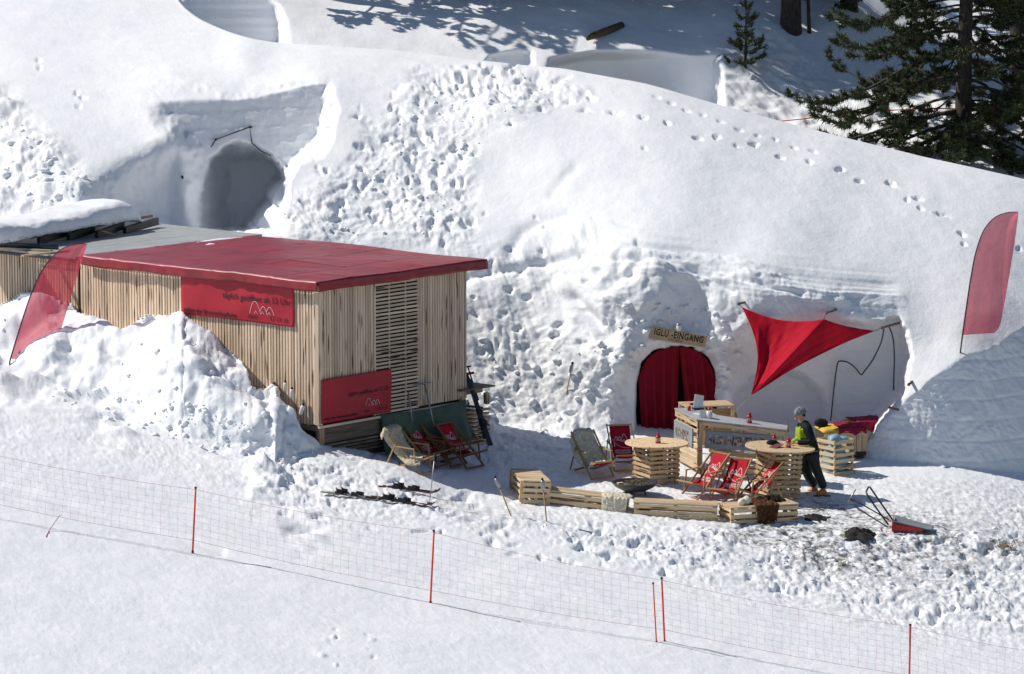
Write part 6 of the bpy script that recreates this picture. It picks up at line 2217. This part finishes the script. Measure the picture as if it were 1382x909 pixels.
# ------------------------------------------------------------------ safety net fence
flat_mat('pole_red', (0.80, 0.06, 0.03), 0.5, 0.05)
flat_mat('net_red', (0.55, 0.22, 0.22), 0.8, 0.1)
poles = [((260, 745), (264, 659)), ((581, 813), (585.5, 717)), ((886, 867), (881.5, 788)), ((897, 866), (893, 781)), ((1227, 928), (1228.5, 844))]
plab = ['red net pole with the wide bare slope on its hut side', 'red net pole standing downhill of the skis', 'thinner red net pole of the close pair', 'thicker red net pole of the close pair', 'red net pole below the trampled dirty field']
tops, bots = [], []
for (b, tp), lb in zip(poles, plab):
    pb_ = GP(*b); pt_ = P(tp[0], tp[1], pb_.y)
    t = thing('net_pole', Matrix.Translation(pb_), lb, 'pole', 'red net poles')
    d = (pt_ - pb_).normalized()
    thin = 0.012 if 'thinner' in lb else 0.017
    tube('shaft', [pb_ - d * 0.2, pt_], thin, MATS['pole_red'], t, None, 8)
    tube('cap', [pt_, pt_ + d * 0.03, pt_ + d * 0.035], [thin + 0.006, thin + 0.006, 0.005], MATS['black_plastic'], t, None, 8)
    tube('foot', [pb_ - d * 0.02, pb_ + d * 0.03], thin + 0.006, MATS['black_plastic'], t, None, 8)
    tops.append(pt_ - d * 0.02); bots.append(pb_ + d * 0.22)
# ends beyond the frame
e0t = P(-60, 602, tops[0].y + 0.3); e0b = P(-60, 668, tops[0].y + 0.3)
e1t = P(1450, 886, tops[-1].y); e1b = P(1450, 965, tops[-1].y)
anch_t = [e0t, tops[0], tops[1], tops[3], tops[4], e1t]; anch_b = [e0b, bots[0], bots[1], bots[3], bots[4], e1b]
geo = []
cols = []
for i in range(len(anch_t) - 1):
    L = (anch_t[i + 1] - anch_t[i]).length
    n_ = int(L / 0.15)
    for k in range(n_ + (i == len(anch_t) - 2)):
        q = k / n_
        tp = anch_t[i].lerp(anch_t[i + 1], q); bt = anch_b[i].lerp(anch_b[i + 1], q)
        sag = math.sin(math.pi * q)
        tp = tp - Vector((0, 0, 0.06 * sag)); bt = bt - Vector((0, 0, 0.04 * sag))
        col = []
        for r in range(9):
            f = r / 8
            p = tp.lerp(bt, f)
            p.y += 0.10 * math.sin(f * 3.14) * mnoise.noise(Vector((p.x * 0.7, f * 2, 0))) + 0.03 * mnoise.noise(Vector((p.x * 2.5, f * 4, 9)))
            p.x += 0.05 * mnoise.noise(Vector((p.x * 1.3, f * 3, 4))) * math.sin(f * 3.14)
            gz_ = float(zground(p.x, p.y)) + 0.01
            if p.z < gz_: p.z = gz_
            col.append(p)
        cols.append(col)
V_, F_ = [], []
def thread(pts, r):
    v, f = tube_geo(pts, r, 3, False, False)
    o_ = len(V_); V_.extend(v); F_.extend([tuple(i + o_ for i in q) for q in f])
for c_ in cols:
    thread(c_, 0.0016)
for r in range(9):
    thread([c_[r] for c_ in cols], 0.0036 if r in (0, 8) else 0.0016)
o = add_mesh('safety_net', V_, F_, MATS['net_red'])
setp(o, 'faint red safety net stretched between the poles along the ski slope', 'net')
o = tube('cord', [anch_b[0].lerp(anch_b[1], 0.44), GP(66, 716), GP(62, 724)], 0.006, MATS['net_red'])
setp(o, 'loose red cord end below the safety net', 'cord')

# ------------------------------------------------------------------ cable over the cave, log, cordon
yv = surf(330, 160).y - 0.15
o = tube('cable', [P(271, 222, yv), P(291, 188, yv), P(337, 171, yv), P(340, 193, yv), P(352, 203, yv), P(366, 210, yv)], 0.018, MATS['cord_grey'])
setp(o, 'dark cable strung over the mouth of the snow cave', 'cable')
for (a, b, lb) in (((291, 188), (299, 190), 'small black peg where the cave cable bends'), ((337, 171), (346, 172), 'small black peg at the top of the cave cable'), ((246, 238), (248, 246), 'small black peg in the snow left of the cave')):
    yy = yv if a[0] > 260 else surf(246, 240).y - 0.1
    o = tube('snow_peg', [P(*a, yy - 0.12), P(*a, yy), P(*b, yy + 0.5)], [0.03, 0.03, 0.03], MATS['black_plastic'])
    setp(o, lb, 'peg')
lg_ = hill_pt(815, 44)
o = thing('fallen_log', Matrix.Translation(lg_), 'short broken log lying on the upper snow slope', 'log')
wood_mat('log_bark', (0.16, 0.12, 0.06), (0.08, 0.055, 0.03), vary=0.1)
tube('trunk', [P(793, 52, lg_.y - 0.9), P(800, 48, lg_.y - 0.6), P(820, 41, lg_.y), P(839, 34, lg_.y + 0.6)], [0.05, 0.09, 0.10, 0.10], MATS['log_bark'], o, None, 10)

# clods of snow
def clod_mesh(k):
    bm = bmesh.new(); bmesh.ops.create_icosphere(bm, subdivisions=2, radius=1.0)
    for v in bm.verts:
        n_ = mnoise.noise(v.co * 1.3 + Vector((k * 7, 0, 0)))
        v.co *= 1 + 0.55 * n_ + 0.3 * mnoise.noise(v.co * 2.6 + Vector((0, k * 5, 0)))
    vs = np.array([tuple(v.co) for v in bm.verts]); fs = [tuple(x.index for x in f.verts) for f in bm.faces]
    bm.free()
    return vs, fs
protos = [clod_mesh(k) for k in range(6)]
AV, AF, off = [], [], 0
crnd = random.Random(21)
def clods(n_, poly, rmin, rmax, pw=2.2):
    global off
    us = [p[0] for p in poly]; vs_ = [p[1] for p in poly]
    cnt = 0; tries = 0
    while cnt < n_ and tries < n_ * 20:
        tries += 1
        u = crnd.uniform(min(us), max(us)); v = crnd.uniform(min(vs_), max(vs_))
        if not bool(inpoly(np.array(u), np.array(v), poly)): continue
        p = surf(u, v)
        r = rmin + (rmax - rmin) * crnd.random() ** pw
        pv, pf = protos[crnd.randrange(6)]
        a = crnd.uniform(0, 6.28); ca, sa = math.cos(a), math.sin(a)
        sx, sy, sz = crnd.uniform(0.8, 1.3), crnd.uniform(0.8, 1.3), crnd.uniform(0.55, 0.95)
        q = pv * np.array([sx, sy, sz]) * r
        q = np.stack([q[:, 0] * ca - q[:, 1] * sa, q[:, 0] * sa + q[:, 1] * ca, q[:, 2]], 1) + np.array([p.x, p.y, p.z + r * 0.08])
        AV.append(q); AF.extend([tuple(i + off for i in f) for f in pf]); off += len(q)
        cnt += 1
clods(35, [(0, 420), (100, 430), (165, 470), (200, 440), (250, 440), (330, 510), (370, 540), (330, 590), (150, 560), (0, 520)], 0.012, 0.09, 3.4)
clods(160, [(100, 520), (350, 560), (430, 610), (400, 640), (250, 600), (60, 540)], 0.015, 0.07)
clods(60, [(-10, 140), (20, 140), (60, 190), (130, 255), (60, 275), (-10, 270)], 0.02, 0.12, 2.6)
clods(45, [(650, 440), (740, 440), (830, 500), (840, 590), (650, 590)], 0.02, 0.12)
clods(90, [(850, 400), (990, 420), (1000, 480), (975, 560), (970, 480), (900, 462), (850, 500), (800, 480)], 0.02, 0.10)
clods(160, [(700, 705), (1090, 715), (1380, 700), (1382, 850), (1100, 790), (800, 735)], 0.012, 0.07)
clods(140, [(560, 100), (680, 95), (760, 120), (640, 200), (600, 320), (430, 320), (500, 220)], 0.015, 0.06)
AVc = np.concatenate(AV)
me = bpy.data.meshes.new('snow_clods')
me.from_pydata(AVc.tolist(), [], AF)
me.polygons.foreach_set('use_smooth', [True] * len(me.polygons))
me.attributes.new('dirt', 'FLOAT', 'POINT')
o = mesh_obj('snow_clods', me, MATS['snow'])
setp(o, 'loose clods of snow scattered over the churned heaps', 'snow', kind='stuff')
# dry stalks at the right edge
tv, tf = [], []
for k in range(60):
    p = surf(1362 + crnd.gauss(0, 14), 739 + crnd.gauss(0, 4))
    d = Vector((crnd.uniform(-1, 1), crnd.uniform(-0.5, 0.5), crnd.uniform(0.0, 0.5))) * crnd.uniform(0.05, 0.16)
    v, f = tube_geo([p, p + d * 0.6 + Vector((0, 0, 0.03)), p + d], 0.007, 4)
    b_ = len(tv); tv += v; tf += [tuple(i + b_ for i in q) for q in f]
o = add_mesh('dry_grass', tv, tf, flat_mat('straw', (0.30, 0.22, 0.10), 0.9))
setp(o, 'dry brown stalks poking from the trodden snow', 'grass', kind='stuff')

# ------------------------------------------------------------------ trees
def foliage_mat(name, c0, c1):
    m, t, b = node_mat(name)
    v = coord(t)
    n_ = noise_node(t, v, 2.3, 4)
    n2_ = noise_node(t, v, 22.0, 2)
    c = mixc(t, 0.5, ramp(t, n_, [(0.3, c0), (0.72, c1)]), ramp(t, n2_, [(0.3, c0), (0.7, c1)]))
    t.links.new(c, b.inputs['Base Color'])
    b.inputs['Roughness'].default_value = 0.6
    b.inputs['Specular IOR Level'].default_value = 0.25
    MATS[name] = m
    return m
foliage_mat('pine_needles', (0.028, 0.045, 0.024), (0.085, 0.105, 0.038))
foliage_mat('young_needles', (0.030, 0.045, 0.018), (0.095, 0.105, 0.035))
bm_, bt_, bb_ = node_mat('bark')
bv_ = coord(bt_, (9, 9, 2.2))
bn_ = noise_node(bt_, bv_, 2.0, 6, 0.65)
bt_.links.new(ramp(bt_, bn_, [(0.32, (0.018, 0.014, 0.012)), (0.62, (0.075, 0.055, 0.045)), (0.8, (0.12, 0.10, 0.085))]), bb_.inputs['Base Color'])
bb_.inputs['Roughness'].default_value = 0.9
bump(bt_, bb_, bn_, 0.9, 0.04)
MATS['bark'] = bm_

class Needles:
    def __init__(self, seed):
        self.r = np.random.default_rng(seed); self.V = []; self.n = 0
    def tuft(self, p, d, L, n_=16, w=0.016):
        r = self.r
        d = np.array(d, float); d /= np.linalg.norm(d) + 1e-9
        q = r.normal(size=(n_, 3)); q /= np.linalg.norm(q, axis=1)[:, None]
        dirs = q * 0.95 + d[None] * 0.75
        dirs /= np.linalg.norm(dirs, axis=1)[:, None]
        base = np.array(p)[None] + d[None] * r.uniform(-0.06, 0.05, (n_, 1))
        tip = base + dirs * (L * r.uniform(0.7, 1.15, (n_, 1)))
        s = np.cross(dirs, r.normal(size=(n_, 3))); s /= np.linalg.norm(s, axis=1)[:, None] + 1e-9
        self.V.append(np.stack([base - s * w, base + s * w, tip], 1).reshape(-1, 3)); self.n += n_
    def mesh(self, name):
        V = np.concatenate(self.V).astype(np.float32)
        me = bpy.data.meshes.new(name)
        nf = len(V) // 3
        me.vertices.add(len(V)); me.vertices.foreach_set('co', V.ravel())
        me.loops.add(nf * 3); me.loops.foreach_set('vertex_index', np.arange(nf * 3, dtype=np.int32))
        me.polygons.add(nf); me.polygons.foreach_set('loop_start', (np.arange(nf) * 3).astype(np.int32)); me.polygons.foreach_set('loop_total', np.full(nf, 3, np.int32))
        me.update(calc_edges=True)
        return me

def limb_path(p, az, el, L, droop, rise, n_, rnd):
    pts = [Vector(p)]
    d = Vector((math.cos(az) * math.cos(el), math.sin(az) * math.cos(el), math.sin(el)))
    for i in range(n_):
        f = (i + 1) / n_
        e = el - droop * math.sin(f * 2.2) + rise * f * f
        a = az + rnd.gauss(0, 0.09)
        d = Vector((math.cos(a) * math.cos(e), math.sin(a) * math.cos(e), math.sin(e)))
        pts.append(pts[-1] + d * (L / n_))
    return pts

def pine(M, H, r0, label, seed, z0=0.6, reach=3.4, nlimb=44, zdense=7.0, tuftL=0.13, skew=None, mat='pine_needles', group='pines on the slope behind', nt=15, w=0.015, bare=0.0, lean=0.0, dens=0.95, full=1.0):
    rnd = random.Random(seed)
    t = thing('pine_tree', M, label, 'pine tree', group)
    tr = []
    for i in range(16):
        f = i / 15
        tr.append((lean * f * H + 0.06 * math.sin(f * 5 + seed), 0.05 * math.sin(f * 4 + seed * 2), -0.6 + (H + 0.6) * f))
    rads = [r0 * (1.18 if i == 0 else 1) * (1 - 0.93 * (i / 15)) for i in range(16)]
    tube('trunk', tr, rads, MATS['bark'], t, M, 14)
    nd = Needles(seed)
    geo = []
    for k in range(nlimb):
        f = (k + rnd.random()) / nlimb
        z = z0 + (H - z0) * f ** dens
        az = k * 2.399 + rnd.gauss(0, 0.35)
        shape = (1 - (z / H)) ** 0.6
        L = reach * shape * rnd.uniform(0.65, 1.05) + 0.3
        if skew is not None:
            L *= 1 + skew[1] * math.cos(az - skew[0])
        if math.sin(az) < -0.55: L *= 0.6
        el = rnd.uniform(-0.1, 0.25) + 0.5 * (z / H)
        pts = limb_path((lean * z, 0, z), az, el, L, rnd.uniform(0.7, 1.2), 1.0, 8, rnd)
        geo.append(tube_geo(pts, [max(0.008, 0.055 * (L / reach) * (1 - 0.85 * i / 8)) for i in range(9)], 5))
        nsub = int((5 + L * 4.6) * full)
        for s in range(nsub):
            q = rnd.uniform(0.22 + bare, 1.0)
            fi = q * 8; i = min(int(fi), 7)
            b = pts[i].lerp(pts[i + 1], fi - i)
            dd = (pts[i + 1] - pts[i]).normalized()
            sd = rnd.choice((-1, 1))
            a2 = math.atan2(dd.y, dd.x) + sd * rnd.uniform(0.35, 1.1)
            l2 = (0.22 + 0.55 * (1 - q)) * rnd.uniform(0.6, 1.2) * min(1.0, L / 1.5)
            p2 = limb_path(b, a2, dd.z * 0.5 + rnd.uniform(-0.4, 0.2), l2, 0.4, 0.9, 4, rnd)
            geo.append(tube_geo(p2, [0.014, 0.012, 0.010, 0.008, 0.006], 3, False, False))
            step = 0.085
            m_ = max(2, int(l2 / step))
            for c in range(m_):
                g = 0.35 + 0.65 * (c + 1) / m_
                fj = g * 4; j = min(int(fj), 3)
                pp = p2[j].lerp(p2[j + 1], fj - j)
                d2 = (p2[j + 1] - p2[j]).normalized()
                nd.tuft(pp, d2, tuftL * rnd.uniform(0.8, 1.2), nt if z < zdense else max(6, nt // 2), w if z < zdense else w * 1.8)
        for c in range(3):
            nd.tuft(pts[-1 - (c // 2)], (pts[-1] - pts[-2]).normalized(), tuftL * 1.1, nt, w)
    v, f = join_geo(geo)
    setp(add_mesh('branches', v, f, MATS['bark'], t, M), kind='stuff')
    o = bpy.data.objects.new('crown', nd.mesh('crown')); o.data.materials.append(MATS[mat]); COL.objects.link(o)
    put(o, M, t); o['kind'] = 'stuff'
    return t

def young_pine(M, H, label, seed):
    rnd = random.Random(seed)
    t = thing('young_pine', M, label, 'pine tree')
    tube('trunk', [(0, 0, -0.3), (0.01, 0, H * 0.5), (0, 0.01, H)], [0.045, 0.028, 0.008], MATS['bark'], t, M, 8)
    nd = Needles(seed); geo = []
    nw = 8
    for k in range(nw):
        z = 0.12 + (H - 0.2) * k / (nw - 1)
        f = z / H
        for b in range(6 if k < nw - 1 else 1):
            az = b * 1.047 + k * 0.5 + rnd.gauss(0, 0.3)
            if rnd.random() < 0.12: continue
            L = (0.60 * (1 - f) ** 0.75 + 0.10) * rnd.uniform(0.5, 1.15)
            pts = limb_path((0, 0, z + rnd.gauss(0, 0.05)), az, rnd.uniform(-0.1, 0.4), L, 0.3, 1.1, 5, rnd)
            geo.append(tube_geo(pts, [0.013, 0.012, 0.010, 0.009, 0.008, 0.006], 4))
            for c in range(max(3, int(L / 0.07))):
                q = 0.3 + 0.7 * (c + 1) / max(3, int(L / 0.07)); fi = q * 5; i = min(int(fi), 4)
                p = pts[i].lerp(pts[i + 1], fi - i)
                nd.tuft(p + Vector((rnd.gauss(0, .02), rnd.gauss(0, .02), rnd.gauss(0, .02))), (pts[i + 1] - pts[i]).normalized(), 0.095, 16, 0.012)
            if L > 0.35:
                for sd in (-1, 1):
                    p2 = limb_path(pts[3], az + sd * 0.7, 0.1, L * 0.35, 0.1, 0.6, 3, rnd)
                    for c in range(3):
                        nd.tuft(p2[c + 1], (p2[c + 1] - p2[c]).normalized(), 0.095, 16, 0.012)
    for c in range(5):
        nd.tuft((0, 0, H - 0.05 * c), (0, 0, 1), 0.10, 18, 0.012)
    v, f = join_geo(geo)
    setp(add_mesh('branches', v, f, MATS['bark'], t, M), kind='stuff')
    o = bpy.data.objects.new('crown', nd.mesh('crown')); o.data.materials.append(MATS['young_needles']); COL.objects.link(o)
    put(o, M, t); o['kind'] = 'stuff'
    return t

def tree_at(u, v):
    return Matrix.Translation(hill_pt(u, v))
pine(tree_at(1303, 214), 13.0, 0.235, 'big dark pine with drooping limbs behind the crest of the mound', 4, z0=0.30, reach=4.2, nlimb=150, zdense=5.0, skew=(math.pi * 0.97, 0.16), nt=16, w=0.017, tuftL=0.15, dens=1.5, full=1.3)
pine(tree_at(1376, 150), 15.0, 0.30, 'pine with a thick bare trunk behind the big dark pine', 9, z0=1.6, reach=3.6, nlimb=40, zdense=5.5, nt=12, w=0.020, dens=1.2, full=1.1)
pine(tree_at(1066, 36), 14.0, 0.29, 'thick bare trunk standing at the top of the shaded bank beside the little pine', 13, z0=3.2, reach=3.2, nlimb=34, zdense=4.0, nt=9, w=0.028)
pine(tree_at(1091, 41), 6.0, 0.06, 'thin young trunk next to the thick bare trunk', 15, z0=2.0, reach=1.2, nlimb=16, zdense=2.0, nt=9, w=0.022)
pine(tree_at(1150, 10), 14.0, 0.24, 'pine trunk half hidden by the limbs of the big dark pine', 17, z0=0.5, reach=3.0, nlimb=60, zdense=4.0, nt=12, w=0.024, dens=1.4, full=1.2)
young_pine(tree_at(1006, 91), 1.85, 'little bushy young pine growing alone on the shaded bank', 3)
# pines just above the frame, whose shadows streak the upper slope
src = pine(tree_at(540, -10), 13.0, 0.22, 'pine on the upper slope whose shadow streaks the snow', 23, z0=1.5, reach=3.0, nlimb=52, zdense=0.0, nt=18, w=0.040, group='pines above the upper slope', dens=1.05)
for k, (u, v, rz, s) in enumerate(((420, -12, 1.1, 0.9), (690, -8, 2.3, 1.0), (620, -6, 4.4, 0.85), (770, -10, 0.4, 1.0), (850, -6, 4.0, 1.0), (920, -8, 5.2, 0.95), (1000, -20, 3.1, 1.1), (1190, -40, 1.7, 1.1))):
    M = tree_at(u, v) @ Matrix.Rotation(rz, 4, 'Z') @ Matrix.Scale(s, 4)
    copy_thing(src, M)

# orange cordon on the bank behind the mound
cy = hill_pt(1200, 170).y
o = tube('cordon_rope', [P(1030, 168, 17.0), P(1052, 163.5, 17.2), P(1123, 156, 17.5), P(1190, 149, 17.9), P(1260, 146, 18.2), P(1345, 147, 18.6)], 0.013, MATS['pole_red'])
setp(o, 'red cordon rope strung along the bank behind the mound', 'rope')
mk = thing('cordon_marker', Matrix.Translation(P(1338, 166, 18.6)), 'red marker flag on a stake at the end of the cordon rope', 'marker')
bar('stake', P(1338, 172, 18.6), P(1339, 146, 18.6), 0.03, 0.03, MATS['pole_red'], mk)
bar('flag', P(1338, 147, 18.55), P(1349, 144, 18.55), 0.11, 0.01, MATS['pole_red'], mk)
